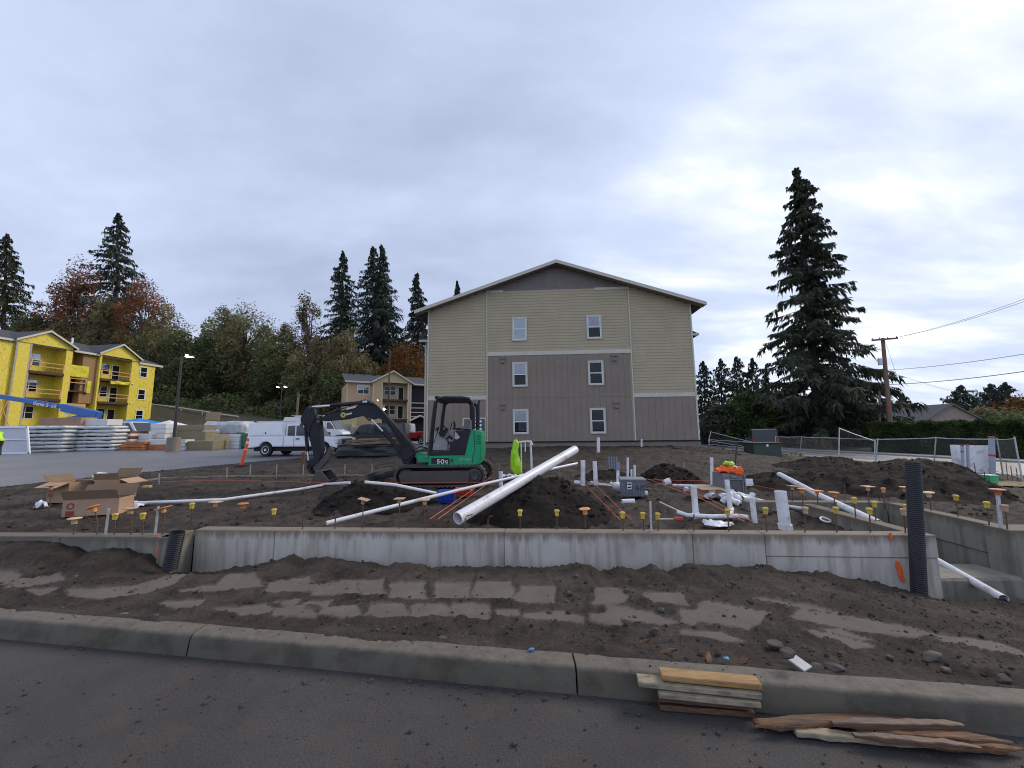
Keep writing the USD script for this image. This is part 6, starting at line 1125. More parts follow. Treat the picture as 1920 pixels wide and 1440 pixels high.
# wire stakes and the form board behind the pad
M_stakes = mat("stake_grey", (0.30, 0.28, 0.26), .7)
_sl = ["behind the cardboard boxes, leftmost of its row", "right of the cardboard boxes' spread flap", "a few steps left of the orange traffic post", "just right of the orange traffic post", "below the white pickup's rear wheel", "beside the short wooden stake", "right of the excavator's bucket", "midway between bucket and dozer blade", "at the tip of the dozer blade", "behind the excavator's rear track, left of two", "behind the excavator's rear track, right of two", "right of the small heap behind the tote", "left of the grey job box, behind the pipes"]
for i, (px, pt, pb) in enumerate([(240, 892, 914), (298, 887, 910), (425, 876, 895), (469, 870, 893), (518, 871, 893), (568, 871, 892), (646, 871, 892), (697, 871, 892), (752, 872, 890), (912, 868, 890), (935, 868, 889), (1282, 866, 884), (1362, 866, 880)]):
    P = on_ground(px, pb); solo("thin_stake", beam(P - [0, 0, .15], at_y(px + 1, pt, P[1]), .03, .012), M_stakes, "thin grey form stake " + _sl[i], "stake", "thin form stakes behind the pad")
fb0 = [on_ground(px, py) for px, py in ((222, 911), (300, 898), (430, 894), (560, 893), (700, 892), (770, 891))]
_fbl = ["behind the cardboard boxes", "left of the traffic post", "in front of the white pickup", "behind the excavator bucket", "behind the dozer blade"]
for a, b in zip(fb0[:-1], fb0[1:]): solo("form_board", beam(a + [0, 0, .02], b + [0, 0, .02], .035, .06, .004), M_lumbergrey, f"pale form board edging the back of the pad {_fbl.pop(0)}", "form board", "form boards along the pad's back edge")
# orange string lines
def string(label, pts, lift=.13, r=.006):
    P = [on_ground(*p) + [0, 0, lift] for p in pts]; Q = []
    for a, b in zip(P[:-1], P[1:]): Q += [a + (b - a) * t for t in np.linspace(0, 1, 5)[:-1]]
    solo("string_line", tube(Q + [P[-1]], r, 5), M_string, label, "string line")
string("orange string line running to the excavator track, left of a pair", [(806, 989), (921, 903)]); string("orange string line running to the excavator track, right of a pair", [(821, 989), (928, 906)])
string("orange string line right of the central heap, left of a pair", [(1163, 991), (1088, 908)]); string("orange string line right of the central heap, right of a pair", [(1185, 991), (1106, 908)])
string("orange string line passing the leaning pipes, left of a pair", [(1398, 995), (1320, 950), (1212, 906)]); string("orange string line passing the leaning pipes, right of a pair", [(1413, 995), (1335, 950), (1228, 906)])
string("red string line across the pad before the excavator bucket", [(285, 912), (420, 909), (600, 914), (720, 916)]); string("red string line passing behind the grey tool box", [(1215, 909), (1330, 911), (1475, 912)]); string("red string line in front of the excavator track", [(720, 914), (905, 915)]); string("orange string line right of the tool box", [(1405, 918), (1470, 932)])
string("orange string line far right beyond the green bucket", [(1850, 905), (1919, 914)])
solo("yellow_block", cbox(-.1, .1, -.05, .05, 0, .06, .01).apply_translation(on_ground(276, 916) + [0, 0, .02]), M_yellowcap, "small yellow block at the left end of the red string", "block")

# ================================================================ pipes
def lie(label, pts, r, mat_=M_pvc, hollow=True, name="white_pipe", n=14, cat_="pipe"):
    p = np.array(pts, float); solo(name, pipe(p, r, r * .12, n) if hollow else tube(p, r, n), mat_, label, cat_, smooth=50)
A_, B_ = at_y(858, 972, 5.85), at_y(1078, 843, 8.9)
bp = thing("big_pipe", "thick long white pipe leaning up over the central soil heap", "pipe", tuple(A_)); part(bp, "pipe", pipe([(0, 0, 0), tuple(B_ - A_)], .094, .008, 28), M_pvc, 50)
A_, B_ = at_y(612, 981, 5.95), at_y(1082, 869, 10.4); lie("long thin white pipe crossing under the thick pipe", [A_ + (B_ - A_) * t + [0, 0, .03 * math.sin(t * 3.1)] for t in np.linspace(0, 1, 9)], .032)
def gp(pts, lift): return [on_ground(*p) + [0, 0, lift] for p in pts]
lie("long curved white hose lying across the left of the pad", gp([(202, 950), (300, 947), (420, 942), (560, 922), (610, 912)], .06) + [at_y(655, 905, on_ground(665, 955)[1] + .5)], .032, hollow=False)
lie("cream pipe sloping from the dark heap to the blue bin", [at_y(684, 904, 8.0), at_y(740, 909, 8.1), at_y(818, 925, 8.5)], .032, M_pvc)
A_, B_ = at_y(1461, 889, 9.6), at_y(1648, 981, 6.25); lie("thick white pipe sloping down from the right heap towards the foundation", [A_, (A_ + B_) / 2 - [0, 0, .03], B_], .057)
lie("thin white pipe lying beside the thick sloping pipe", [at_y(1476, 949, 7.3), at_y(1550, 961, 7.0), at_y(1650, 984, 6.2)], .03)
lie("long thin white pipe lying over the heap of fittings", [at_y(1262, 910, 9.6), at_y(1330, 912, 8.9), at_y(1448, 945, 7.6)], .035)
lie("thin white rod on the ground left of the leaning pipes", gp([(1237, 943), (1290, 968)], .02), .012, hollow=False)
lie("white pipe sticking out of the trench behind the black corrugated pipe", [at_y(1742, 1043, 5.9), at_y(1882, 1123, 4.75)], .05)
def riser(label, px, pt, pb, wpx, lean=0, mat_=M_pvc, collar=None, grey=None, y=None):
    P = on_ground(px, pb) if y is None else at_y(px, pb, y); T_ = at_y(px + lean, pt, P[1]); d = T_ - P; r = wpx / 2 / FPX * P[1]
    t = thing("riser_pipe", label, "pipe", tuple(P)); part(t, "pipe", pipe([tuple(-d * .15), tuple(d)], r, r * .12, 16), mat_, 50)
    if collar is not None: part(t, "collar", pipe([tuple(d * (collar - .0)), tuple(d * (collar + .13))], r * 1.18, r * .15, 16), mat_, 50)
    if grey: part(t, "grey_coupling", pipe([tuple(d * grey), tuple(d * 1.02)], r * 1.2, r * .2, 14), M_conduit, 50)
    return t
M_conduit = mat("conduit_grey", (0.20, 0.24, 0.30), .45, var=.1)
riser("upright white pipe right of the big pipe's upper end, left of two alike", 1093, 863, 910, 8.2); riser("upright white pipe right of the big pipe's upper end, right of two alike", 1117, 865, 909, 7.8, -2, collar=.0)
riser("upright white pipe with grey coupling left of the tote", 1158, 868, 917, 5.5, 1, grey=.72); riser("tall thin riser behind the grey tote", 1177, 858, 906, 4.2); riser("short thin riser behind the tote, middle of three", 1184, 880, 905, 3.6); riser("thin riser behind the tote, right of three", 1190, 872, 905, 4.4)
for i, px in enumerate((1142, 1146, 1150, 1154)): riser(f"thin grey conduit in the bundle left of the tote, {('leftmost', 'second', 'third', 'rightmost')[i]} of four", px + 2, 856, 888, 2.6, -3 + i, M_conduit)
riser("short white riser beside the excavator's rear track", 939, 884, 908, 8); riser("white riser with cap standing near the apartment block window", 1122, 820, 846, 6, y=19.5); riser("small white vent pipe at the apartment block's wall", 1203, 823, 842, 3.4, y=23.6)
riser("tall white riser behind the grey tool box", 1335, 858, 911, 5.6, -1)
riser("leaning white pipe with collar, leftmost of the near leaning pipes", 1305, 911, 968, 10.5, -5, collar=.0); riser("leaning white pipe at the foundation between two yellow caps", 1415, 933, 976, 9.0, -5); riser("wide leaning white pipe standing close behind the foundation", 1473, 921, 992, 19, -10, collar=.0)
_el = riser("leaning white pipe rising from the pipe elbow", 1370, 900, 962, 8.2, -7)
lie("white drain pipe with elbow on the ground before the leaning pipes", gp([(1272, 966), (1290, 972), (1330, 974), (1362, 974), (1385, 973), (1404, 976)], .05), .036); lie("white elbow joining the leaning pipe to the drain pipe", gp([(1372, 960), (1371, 968), (1362, 974)], .06), .042)
ps = thing("pipe_stand", "white pipe frame with three legs beside the lime bag", "pipe", (0, 0, 0)); yq = on_ground(978, 890)[1]
part(ps, "leg", tube([at_y(978, 890, yq), at_y(977, 829, yq)], .022, 10), M_pvc, 50); part(ps, "leg", tube([at_y(997, 884, yq), at_y(995, 829, yq)], .035, 10), M_pvc, 50); part(ps, "leg", tube([at_y(985, 847, yq), at_y(985, 829, yq)], .022, 10), M_pvc, 50); part(ps, "crossbar", tube([at_y(972, 829, yq), at_y(984, 828, yq), at_y(996, 828, yq), at_y(998, 834, yq)], .032, 10), M_pvc, 50)
def folds(m, amp, scale, seed, st=(1, 1, 1)):
    """Cloth creases: sharp valleys where the noise crosses its middle."""
    n = m.vertex_normals.copy(); m = m.copy(); m.vertices = m.vertices + n * ((np.abs(meshkit.fbm(m.vertices * np.array(st) * scale + 40, 3, seed) - .5) * 3 - .35) * amp)[:, None]; return m
M_lime = mat("lime_bag", (0.38, 0.72, 0.02), .5, var=.15, scale=6, bump=.4, bscale=9)
lb = tube([at_y(967, 826, yq - .1), at_y(968, 832, yq - .1), at_y(965, 850, yq - .1), at_y(967, 872, yq - .1), at_y(968, 888, yq - .1), at_y(967, 890, yq - .1)], [.03, .09, .1, .15, .13, .02], 14).subdivide(); lb = folds(lb.subdivide(), .09, 5, 3, (1, 1, .35)); solo("lime_jacket", lb, M_lime, "bright lime work jacket hanging from the white pipe frame", "jacket", smooth=True)
# corrugated black pipes
def corrugated(label, A_, B_, r):
    A_, B_ = np.array(A_), np.array(B_); n = int(np.linalg.norm(B_ - A_) / .008); t = np.linspace(0, 1, n); pts = A_ + (B_ - A_) * t[:, None]; rr = r * (1 + .035 * np.where(np.arange(n) % 3 == 0, -1, .5))
    x = thing("corrugated_pipe", label, "drain pipe", tuple(A_)); part(x, "outer_wall", tube(pts - A_, rr, 20, False), M_black); part(x, "inner_wall", pipe([tuple((B_ - A_) * .5), tuple((B_ - A_) * 1.002)], r * .92, r * .06, 20), M_black, 50)
yy = 5.05 - .13; corrugated("tall black corrugated pipe standing at the right end of the foundation", at_y(1724, 1125, yy), at_y(1712, 868, yy), .077)
yy = 5.37 - .14; corrugated("short black corrugated pipe leaning at the left foundation corner", at_y(318, 1068, yy), at_y(333, 997, yy), .082)
# fittings and small things
def elbow(r, R, a=90): k = np.radians(np.linspace(0, a, 7)); return pipe(np.stack([R * np.cos(k) - R, np.zeros(7), R * np.sin(k)], 1), r, r * .18, 12)
r_ = np.random.default_rng(12); _fit = [(1330, 936, "left end"), (1343, 934, "beside the carton"), (1356, 936, "against the carton's right side"), (1362, 944, "front of the heap, left"), (1372, 939, "below the leaning pipe"), (1380, 936, "behind the leaning pipe"), (1386, 944, "front of the heap, middle"), (1392, 937, "under the long thin pipe"), (1399, 942, "right part of the heap"), (1378, 948, "lowest in front"), (1406, 938, "right end of the heap"), (1367, 932, "top of the heap")]
for px, py, lab in _fit:
    P = on_ground(px, py); m = cat(elbow(.055, .085), pipe([(0, 0, -.05), (0, 0, .0)], .063, .01, 12)); m = rot(rot(m, (0, 0, 1), r_.uniform(0, 360)), unit(r_.normal(0, 1, 3)), r_.uniform(20, 100)); m.apply_translation(P - m.bounds.mean(0) + [0, 0, (m.bounds[1] - m.bounds[0])[2] / 2 - .01]); solo("pipe_fitting", m, M_pvc, f"white elbow fitting in the scattered heap, {lab}", "pipe fitting", smooth=50)
for px, py, L_, r, a, lab in ((1178, 944, .26, .045, 5, "short cream pipe offcut lying before the tote"), (1209, 929, .13, .05, -8, "white coupling lying at the tote's right foot"), (1288, 921, .12, .05, 20, "white coupling lying left of the carton"), (1110, 909, .14, .05, 30, "grey white coupling between the two upright pipes"), (1083, 909, .16, .055, -30, "white tee fitting left of the two upright pipes")):
    P = on_ground(px, py); solo("pipe_offcut", mv(rot(pipe([(-L_ / 2, 0, 0), (L_ / 2, 0, 0)], r, r * .14, 14), (0, 0, 1), a), *(P + [0, 0, r])), M_pvc, lab, "pipe offcut", smooth=50)
P = on_ground(1161, 921); jg = thing("plastic_jug", "white plastic jug lying on its side left of the tote", "jug", tuple(P + [0, 0, .09])); part(jg, "jug", rot(lathe([(0, -.16), (.085, -.15), (.1, -.1), (.1, .08), (.07, .14), (.03, .17), (.03, .2), (0, .2)], 14), (0, 1, 0), -62), M_pvc, True); part(jg, "cap", rot(lathe([(.035, .19), (.035, .23), (0, .23)], 10), (0, 1, 0), -62), M_white)
P = on_ground(1252, 909); cp_ = thing("glue_can", "white lidded can with rusty rim at the long thin pipe's left end", "can", tuple(P + [0, 0, .08])); part(cp_, "can", rot(lathe([(0, -.1), (.085, -.1), (.085, .08), (0, .08)], 14), (0, 1, 0), 70), M_pvc, 40); part(cp_, "rim", rot(lathe([(.088, .07), (.09, .1), (0, .1)], 14), (0, 1, 0), 70), M_lumberred, 40)
lie("small white rods lying together right of the upright pipes", gp([(1108, 908), (1140, 912), (1170, 914)], .05), .016, hollow=False); lie("second small white rod right of the upright pipes", gp([(1120, 911), (1150, 914)], .04), .014, hollow=False)
P = on_ground(1548, 978); solo("white_ring", mv(rot(lathe([(.062, -.01), (.075, -.01), (.075, .01), (.062, .01), (.062, -.01)], 20), (1, 0, 0), 20), *(P + [0, 0, .03])), M_pvc, "white plastic ring lying on the soil near the right end", "ring")
def litter(name, label, px, py, w, d, h, m, seed, cat_="plastic sheet"):
    P = on_ground(px, py); n = 26; X, Y = np.meshgrid(np.linspace(-.5, .5, n), np.linspace(-.5, .5, n), indexing="ij"); e = 1 + .5 * fb(X * 3, Y * 3, 1.3, 3, seed); z = (np.abs(fb(X, Y, 3.2, 2, seed)) * 2.0 + .25) * h * smoothstep(.52, .35, np.hypot(X, Y)) + .01
    g = np.arange(n * n).reshape(n, n); q = np.stack([g[:-1, :-1], g[1:, :-1], g[1:, 1:], g[:-1, 1:]], -1).reshape(-1, 4); keep = np.hypot(X, Y).reshape(-1)[q].max(1) < .5 * np.minimum(1, e.reshape(-1)[q].mean(1)); q = q[keep]
    solo(name, trimesh.Trimesh(np.stack([P[0] + X * w * e, P[1] + Y * d * e, P[2] + z], -1).reshape(-1, 3), np.vstack([q[:, [0, 1, 2]], q[:, [0, 2, 3]]]), process=False), m, label, cat_, smooth=True)
litter("white_rag", "crumpled white plastic scraps behind the wall before the leaning pipes", 1350, 985, .5, .3, .08, M_tarpw, 2); litter("white_rag", "small crumpled white scrap left of the larger scraps", 1328, 982, .2, .2, .08, M_tarpw, 3); litter("plastic_sheet", "crumpled clear plastic sheet beside the cardboard boxes", 232, 950, 1.0, .5, .12, M_tarpw, 4); litter("white_wrapper", "crumpled white wrapping beside the excavator's rear track", 955, 895, .6, .4, .16, M_tarpw, 5); litter("white_rag", "white rag left of the cardboard boxes", 76, 953, .22, .2, .2, M_tarpw, 6)
P = on_ground(1266, 979); rt = thing("red_tool", "red handled tool lying on the soil behind the wall", "tool", tuple(P + [0, 0, .03])); part(rt, "handle", cbox(-.02, .13, -.03, .03, 0, .05, .01), paint("tool_red", (0.5, 0.05, 0.04))); part(rt, "shaft", cbox(-.32, -.02, -.012, .012, .01, .03, .004), M_steel)
# crates and totes
def tote(name, label, pl, pr, pt, pb, m, lid, y=None, yaw=0.0, d=.42, tilt=0, lab_=None, mark=None):
    P = on_ground((pl + pr) / 2, pb); y = P[1]; w = at_y(pr, pb, y)[0] - at_y(pl, pb, y)[0]; h = at_y((pl + pr) / 2, pt, y)[2] - P[2]; t = thing(name, label, name.replace("_", " "), (P[0], y + d / 2, P[2]), yaw)
    q = hull([(sx * w * .44, sy * d * .42, .0) for sx in (-1, 1) for sy in (-1, 1)] + [(sx * w * .5, sy * d * .5, h * .92) for sx in (-1, 1) for sy in (-1, 1)]); part(t, "tub", rot(q, (1, 0, 0), tilt), m)
    part(t, "rim", rot(cbox(-w * .53, w * .53, -d * .54, d * .54, h * .9, h, .012), (1, 0, 0), tilt), lid)
    for k in (-.3, -.05, .2): part(t, "rib", rot(rot(cbox(w * k, w * k + .03, -d * .5 - .008, -d * .5 + .05, .02, h * .88, .006), (1, 0, 0), -4), (1, 0, 0), tilt), m)
    if lab_: part(t, "sticker", box(-w * .26, -w * .08, -d * .5 - .016, -d * .5 - .011, h * .42, h * .8), M_white); part(t, "sticker_print", cat(*[box(-w * .24, -w * .1, -d * .5 - .02, -d * .5 - .017, h * z, h * (z + .09)) for z in (.48, .66)]), M_grille)
    if mark: part(t, "marking", text_on(mark, h * .27, w * .06, -d * .5 - .005, h * .38, .004, False), M_grille)
    return t
M_tote = mat("tote_grey", (0.13, 0.15, 0.18), .5, var=.12); M_totelid = mat("tote_lid", (0.22, 0.24, 0.27), .5, var=.1)
tote("grey_tote", "grey plastic storage tote with lid, white sticker and dark marking", 1169, 1214, 898, 931, M_tote, M_totelid, yaw=-.15, d=.42, lab_=True, mark="A/C")
tote("blue_bin", "blue plastic bin in front of the red one by the thin pipe", 820, 852, 922, 942, mat("bin_blue", (0.01, 0.035, 0.25), .4), mat("bin_blue_rim", (0.015, 0.05, 0.32), .4), d=.3, tilt=6); tote("red_bin", "red plastic bin with lid behind the blue bin", 851, 884, 918, 930, mat("bin_red", (0.4, 0.03, 0.02), .4), mat("bin_red_lid", (0.6, 0.06, 0.05), .4), d=.4)
P = on_ground(1379, 931); y = P[1]; w = at_y(1399, 930, y)[0] - at_y(1357, 930, y)[0]; h = at_y(1379, 888, y)[2] - P[2]; tb_ = thing("tool_chest", "grey plastic job box with recessed front below the orange jacket", "tool box", (P[0], y + .25, P[2])); M_chest = mat("chest_grey", (0.17, 0.17, 0.18), .5, var=.1)
part(tb_, "shell", hull([(sx * w * .5, sy * .25, 0) for sx in (-1, 1) for sy in (-1, 1)] + [(sx * w * .46, sy * .22, h) for sx in (-1, 1) for sy in (-1, 1)]), M_chest); part(tb_, "front_panel", cbox(-w * .33, w * .33, -.262, -.24, h * .1, h * .72, .015), mat("chest_dark", (0.075, 0.078, 0.085), .5)); part(tb_, "front_frame", frame_ring(-w * .40, w * .40, h * .05, h * .78, .03, -.272, -.24), M_chest); part(tb_, "latch", cbox(-.06, .06, -.28, -.24, h * .82, h * .92, .01), M_totelid)
for s in (-1, 1): part(tb_, "side_rib", cbox(s * w * .47 - .015, s * w * .47 + .015, -.275, -.22, .02, h * .92, .01), M_chest)
M_hiv = mat("jacket_orange", (0.85, 0.13, 0.015), .6, var=.15, scale=8, bump=.3); jk = thing("orange_jacket", "crumpled orange hi-vis jacket on top of the grey job box", "jacket", (P[0], y + .22, P[2] + h)); 
_j = trimesh.creation.icosphere(4, 1.0); _j.vertices *= [w * .56, .24, .1]; _j.vertices[:, 2] = np.maximum(_j.vertices[:, 2], -.05); part(jk, "fabric", mv(folds(folds(_j, .11, 5, 2), .05, 11, 4), 0, 0, .055), M_hiv, True)
part(jk, "reflective_tape", mv(rot(rough(cbox(-.035, .035, -.16, .04, .0, .012, .003).subdivide().subdivide(), .006, 9), (0, 0, 1), -20), .09, -.12, .15), M_refl); _g = trimesh.creation.icosphere(3, 1.0); _g.vertices *= [.12, .1, .06]; solo("lime_gloves", mv(folds(_g, .07, 9, 3), P[0], y + .2, P[2] + h + .2), M_lime, "lime green gloves on top of the orange jacket", "gloves", smooth=True)
P = on_ground(1406, 913); solo("white_board", mv(rot(cbox(-.11, .11, 0, .02, 0, .2, .006), (1, 0, 0), -10), *(P)), M_pvc, "small white panel right of the grey job box", "panel")
# carton by the fittings
P = on_ground(1332, 935); ct = thing("open_carton", "brown carton with white label behind the scattered fittings", "carton", tuple(P + [0, .2, 0]), .1); part(ct, "box", box(-.26, .26, -.17, .17, 0, .22), M_card); part(ct, "label", box(-.02, .12, -.176, -.171, .06, .19), M_white); part(ct, "flap", rot(box(-.26, .26, -.3, -.17, .215, .222), (1, 0, 0), 8, (0, -.17, .22)), M_card)
# marker rod
A_ = on_ground(1377, 868); solo("marker_rod", tube([A_ - [0, 0, .2], at_y(1382, 829, A_[1])], .03, 8), mat("rod_brown", (0.06, 0.045, 0.03), .8), "leaning dark rod standing behind the orange jacket", "rod")
# ---- the cardboard boxes on the left of the pad
M_cardin = mat("cardboard_inside", (0.20, 0.13, 0.08), .85, var=.1); M_inkred = mat("ink_red", (0.28, 0.05, 0.03), .7); M_cardlt = mat("cardboard_light", (0.42, 0.27, 0.17), .8, var=.08)
def carton(label, px, py, w, d, h, yaw, flaps, outer=M_card, ring=None, seed=0, lift=0, tiltx=0):
    P = on_ground(px, py); t = thing("cardboard_box", label, "cardboard box", (P[0], P[1] + d / 2, P[2] + lift), yaw); e = .012
    part(t, "front_side", box(-w / 2, w / 2, -d / 2, -d / 2 + e, 0, h), outer); part(t, "back_side", box(-w / 2, w / 2, d / 2 - e, d / 2, 0, h), M_cardin); part(t, "left_side", box(-w / 2, -w / 2 + e, -d / 2 + e, d / 2 - e, 0, h), outer); part(t, "right_side", box(w / 2 - e, w / 2, -d / 2 + e, d / 2 - e, 0, h), outer); part(t, "bottom", box(-w / 2 + e, w / 2 - e, -d / 2 + e, d / 2 - e, 0, e), M_cardin)
    for sd, ang, ln in flaps:
        if sd in "fb": m = box(-w / 2, w / 2, -ln, 0, 0, .008) if sd == "f" else box(-w / 2, w / 2, 0, ln, 0, .008); m = rot(m, (1, 0, 0), ang if sd == "f" else -ang); m = mv(m, 0, -d / 2 if sd == "f" else d / 2, h)
        else: m = box(-ln, 0, -d / 2, d / 2, 0, .008) if sd == "l" else box(0, ln, -d / 2, d / 2, 0, .008); m = rot(m, (0, 1, 0), -ang if sd == "l" else ang); m = mv(m, -w / 2 if sd == "l" else w / 2, 0, h)
        part(t, "flap", m, M_cardlt if ang > 0 else M_cardin)
    for rx, rz, s in (ring or []):
        part(t, "printed_ring", lathe([(.045 * s, 0), (.075 * s, 0), (.075 * s, .003), (.045 * s, .003), (.045 * s, 0)], 20, (rx * w, -d / 2 - .001, rz * h), (0, -1, 0)), M_inkred); part(t, "printed_block", cat(box(rx * w - .08 * s, rx * w + .08 * s, -d / 2 - .004, -d / 2 - .001, rz * h - .22 * s, rz * h - .11 * s)), M_inkred)
    return t
carton("wide open cardboard box at the front with red ring print, flaps up", 163, 967, .86, .40, .30, .24, [("f", -62, .2), ("b", -60, .25)], M_cardlt, [(-.36, .62, .8)]); carton("cardboard box at the back left with one flap folded over", 108, 943, .55, .5, .44, -.12, [("l", -40, .22), ("f", 20, .25), ("b", 10, .25)], M_card, [(-.34, .66, .8)]); carton("tall cardboard box at the back right with flaps spread", 194, 938, .52, .5, .46, .12, [("f", -70, .16), ("r", 25, .24), ("l", -30, .2), ("b", -60, .24)], M_card, [(.18, .62, 1.0)]); carton("flattened cardboard box leaning between the other two", 150, 934, .7, .3, .40, .16, [("f", 30, .3), ("b", 5, .3)], M_cardlt)
P = on_ground(188, 905)
for k, dx in enumerate((-.07, .08)): solo("paper_roll", mv(rot(lathe([(.05, -.06), (.095, -.06), (.095, .06), (.05, .06), (.05, -.06)], 16), (0, 1, 0), 65 - 40 * k), at_y(184, 905, on_ground(204, 938)[1] + .05)[0] + dx, on_ground(204, 938)[1] + .1, on_ground(204, 938)[2] + .52), M_pvc, ("white ring of hose lying in the box flaps, left one", "white ring of hose lying in the box flaps, right one")[k], "hose ring")
solo("yellow_level", mv(cbox(-.3, .3, -.03, .03, 0, .06, .006), *(on_ground(215, 941) + [0, 0, .02])), M_yellowcap, "yellow spirit level lying beside the cardboard boxes", "level")

# ================================================================ the fence, utility box and road side things on the right
M_mesh = mat("chain_wire", (0.16, 0.165, 0.17), .5, metal=.3)
def fence_panel(label, a_t, a_b, b_t, b_b, cell=.075):
    """Two posts, top and bottom rail and woven wire between them; corners given as points of the place."""
    a_t, a_b, b_t, b_b = map(lambda q: np.asarray(q, float), (a_t, a_b, b_t, b_b)); t = thing("fence_panel", label, "fence panel", tuple(a_b)); O = a_b
    part(t, "post", tube([a_b - O, a_t - O], .026, 8), M_steel, 40); part(t, "post", tube([b_b - O, b_t - O], .026, 8), M_steel, 40)
    mixp = lambda u, v: (a_b + (a_t - a_b) * v) * (1 - u) + (b_b + (b_t - b_b) * v) * u - O
    part(t, "rail", tube([mixp(0, .96), mixp(.5, .945), mixp(1, .96)], .02, 6), M_steel, 40); part(t, "rail", tube([mixp(0, .1), mixp(1, .1)], .016, 6), M_steel, 40)
    W = np.linalg.norm(b_b - a_b); H = np.linalg.norm(a_t - a_b) * .86; ms = []; n = int((W + H) / cell)
    for k in range(n):
        for sg in (0, 1):
            s0 = k * cell; u0, v0 = (s0, 0) if s0 < W else (W, s0 - W); u1, v1 = (0, s0) if s0 < H else (s0 - H, H)
            if sg: u0, u1 = W - u0, W - u1
            p, q = mixp(u0 / W, .1 + .86 * v0 / H), mixp(u1 / W, .1 + .86 * min(v1, H) / H)
            if np.linalg.norm(q - p) > .05: ms.append(tube([p, q], .002, 3, False))
    part(t, "chain_wire", cat(*ms), M_mesh, kind="stuff"); return t
def fpost(px, pt, pb, y): return at_y(px[0] if isinstance(px, tuple) else px, pt, y), at_y(px[1] if isinstance(px, tuple) else px, pb, y)
_f = [fpost((1902, 1918), 819, 905, 16.2), fpost((1869, 1881), 821, 893, 17.6), fpost((1755, 1751), 819, 872, 19.0), fpost((1646, 1642), 822, 866, 20.5), fpost(1573, 820, 860, 22.5), fpost((1503, 1500), 818, 852, 26.5), fpost(1454, 818, 846, 29.5)]
_fl = ["cut by the right edge", "behind the white sheet and pipe markers", "behind the long soil heap", "under the slanting panel", "right of the tiny straw heap", "left of the tiny straw heap"]
for (a, b), lab in zip(zip(_f[:-1], _f[1:]), _fl): fence_panel(f"upright wire fence panel {lab}", a[0], a[1], b[0], b[1])
fence_panel("fence panel knocked aslant, rising above the row", at_y(1574, 801, 22.2), at_y(1573, 858, 22.2), at_y(1641, 826, 20.6), at_y(1640, 858, 20.6)); fence_panel("toppled fence panel beside the apartment block corner", at_y(1333, 809, 27), at_y(1328, 828, 27), at_y(1412, 829, 26), at_y(1405, 840, 26)); fence_panel("low far fence panel left of the utility box", at_y(1330, 824, 31), at_y(1329, 834, 31), at_y(1412, 829, 30), at_y(1410, 842, 30))
P = at_y(1431, 850, 24.5); ub = thing("utility_box", "dark green utility cabinet beside the road fence", "utility box", (P[0], 24.5, gz(P[0], 24.5) - .1)); hh = at_y(1431, 831, 24.5)[2] - gz(P[0], 24.5) + .1; M_ubox = mat("utility_green", (0.022, 0.04, 0.028), .6, var=.15)
part(ub, "cabinet", hull([(sx * .85, y, z) for sx in (-1, 1) for y, z in ((-.5, 0), (.6, 0), (-.42, hh), (.6, hh))]), M_ubox); part(ub, "lid", cbox(-.9, .9, -.5, .66, hh, hh + .06, .02), M_ubox); part(ub, "sticker", box(-.05, .08, -.452, -.44, hh * .78, hh * .95), M_pvc); part(ub, "door_seam", box(-.01, .01, -.52, -.49, .05, hh * .3), M_decal)
A_ = (at_y(1784, 834, 17.6), at_y(1912, 836, 17.0)); ws_ = thing("white_sheet", "white board sheet standing on edge against the road fence", "board", (0, 0, 0)); q = [at_y(1782, 834, 17.4), at_y(1855, 835, 17.2), at_y(1863, 889, 17.2), at_y(1812, 884, 17.3), at_y(1787, 870, 17.4)]; q2 = [p + [0, .03, 0] for p in q]; part(ws_, "board", hull(q + q2), M_pvc)
M_redtape = mat("red_tape", (0.5, 0.03, 0.03), .5)
for px, pt, pb, w_, bands, lab in ((1859, 818, 889, 8.4, (.98, .5), "thick grey pipe with red tape bands right of the white sheet"), (1804, 834, 884, 4.6, (.98, .75), "thin grey pipe with red tape before the white sheet, left of two"), (1814, 833, 884, 4.4, (.98,), "thin grey pipe with red tape before the white sheet, right of two")):
    y = 17.0; A_, B_ = at_y(px + 2, pb, y), at_y(px, pt, y); t = thing("marker_pipe", lab, "pipe", tuple(A_)); r = w_ / 2 / FPX * y; part(t, "pipe", pipe([tuple((A_ - B_) * .1), tuple(B_ - A_)], r, r * .12, 14), mat(f"conduit_pale_{px}", (0.33, 0.36, 0.42), .5), 50)
    for b in bands: part(t, "tape", pipe([tuple((B_ - A_) * (b - .035)), tuple((B_ - A_) * (b + .012))], r * 1.06, r * .1, 14), M_redtape, 50)
P = at_y(1856, 905, 15.0); gbk = thing("green_bucket", "bright green square pail below the thick grey pipe", "pail", tuple(P)); h = at_y(1856, 891, 15.0)[2] - P[2]; part(gbk, "pail", hull([(sx * .15, sy * .15, 0) for sx in (-1, 1) for sy in (-1, 1)] + [(sx * .17, sy * .17, h) for sx in (-1, 1) for sy in (-1, 1)]), mat("pail_green", (0.03, 0.38, 0.16), .5)); part(gbk, "rim", cbox(-.18, .18, -.18, .18, h, h + .02, .008), mat("rim_white", (0.6, 0.55, 0.5), .5))
for px, pt, pb, lab in ((1886, 864, 903, "dark rod right of the green pail"), (1895, 874, 903, "thin dark rod second right of the green pail"), (1905, 877, 904, "thin dark rod third right of the green pail"), (1826, 867, 889, "dark rod before the white sheet")):
    y = 15.6; solo("dark_rod", tube([at_y(px + 4, pb, y), at_y(px, pt, y)], .013, 6), M_rust, lab, "rod")
litter("straw_patch", "pale straw strewn on the ground by the green pail", 1895, 908, 2.2, 1.6, .1, mat("straw", (0.30, 0.23, 0.12), .9, c2=(0.12, 0.09, 0.05), scale=14), 8, "straw")
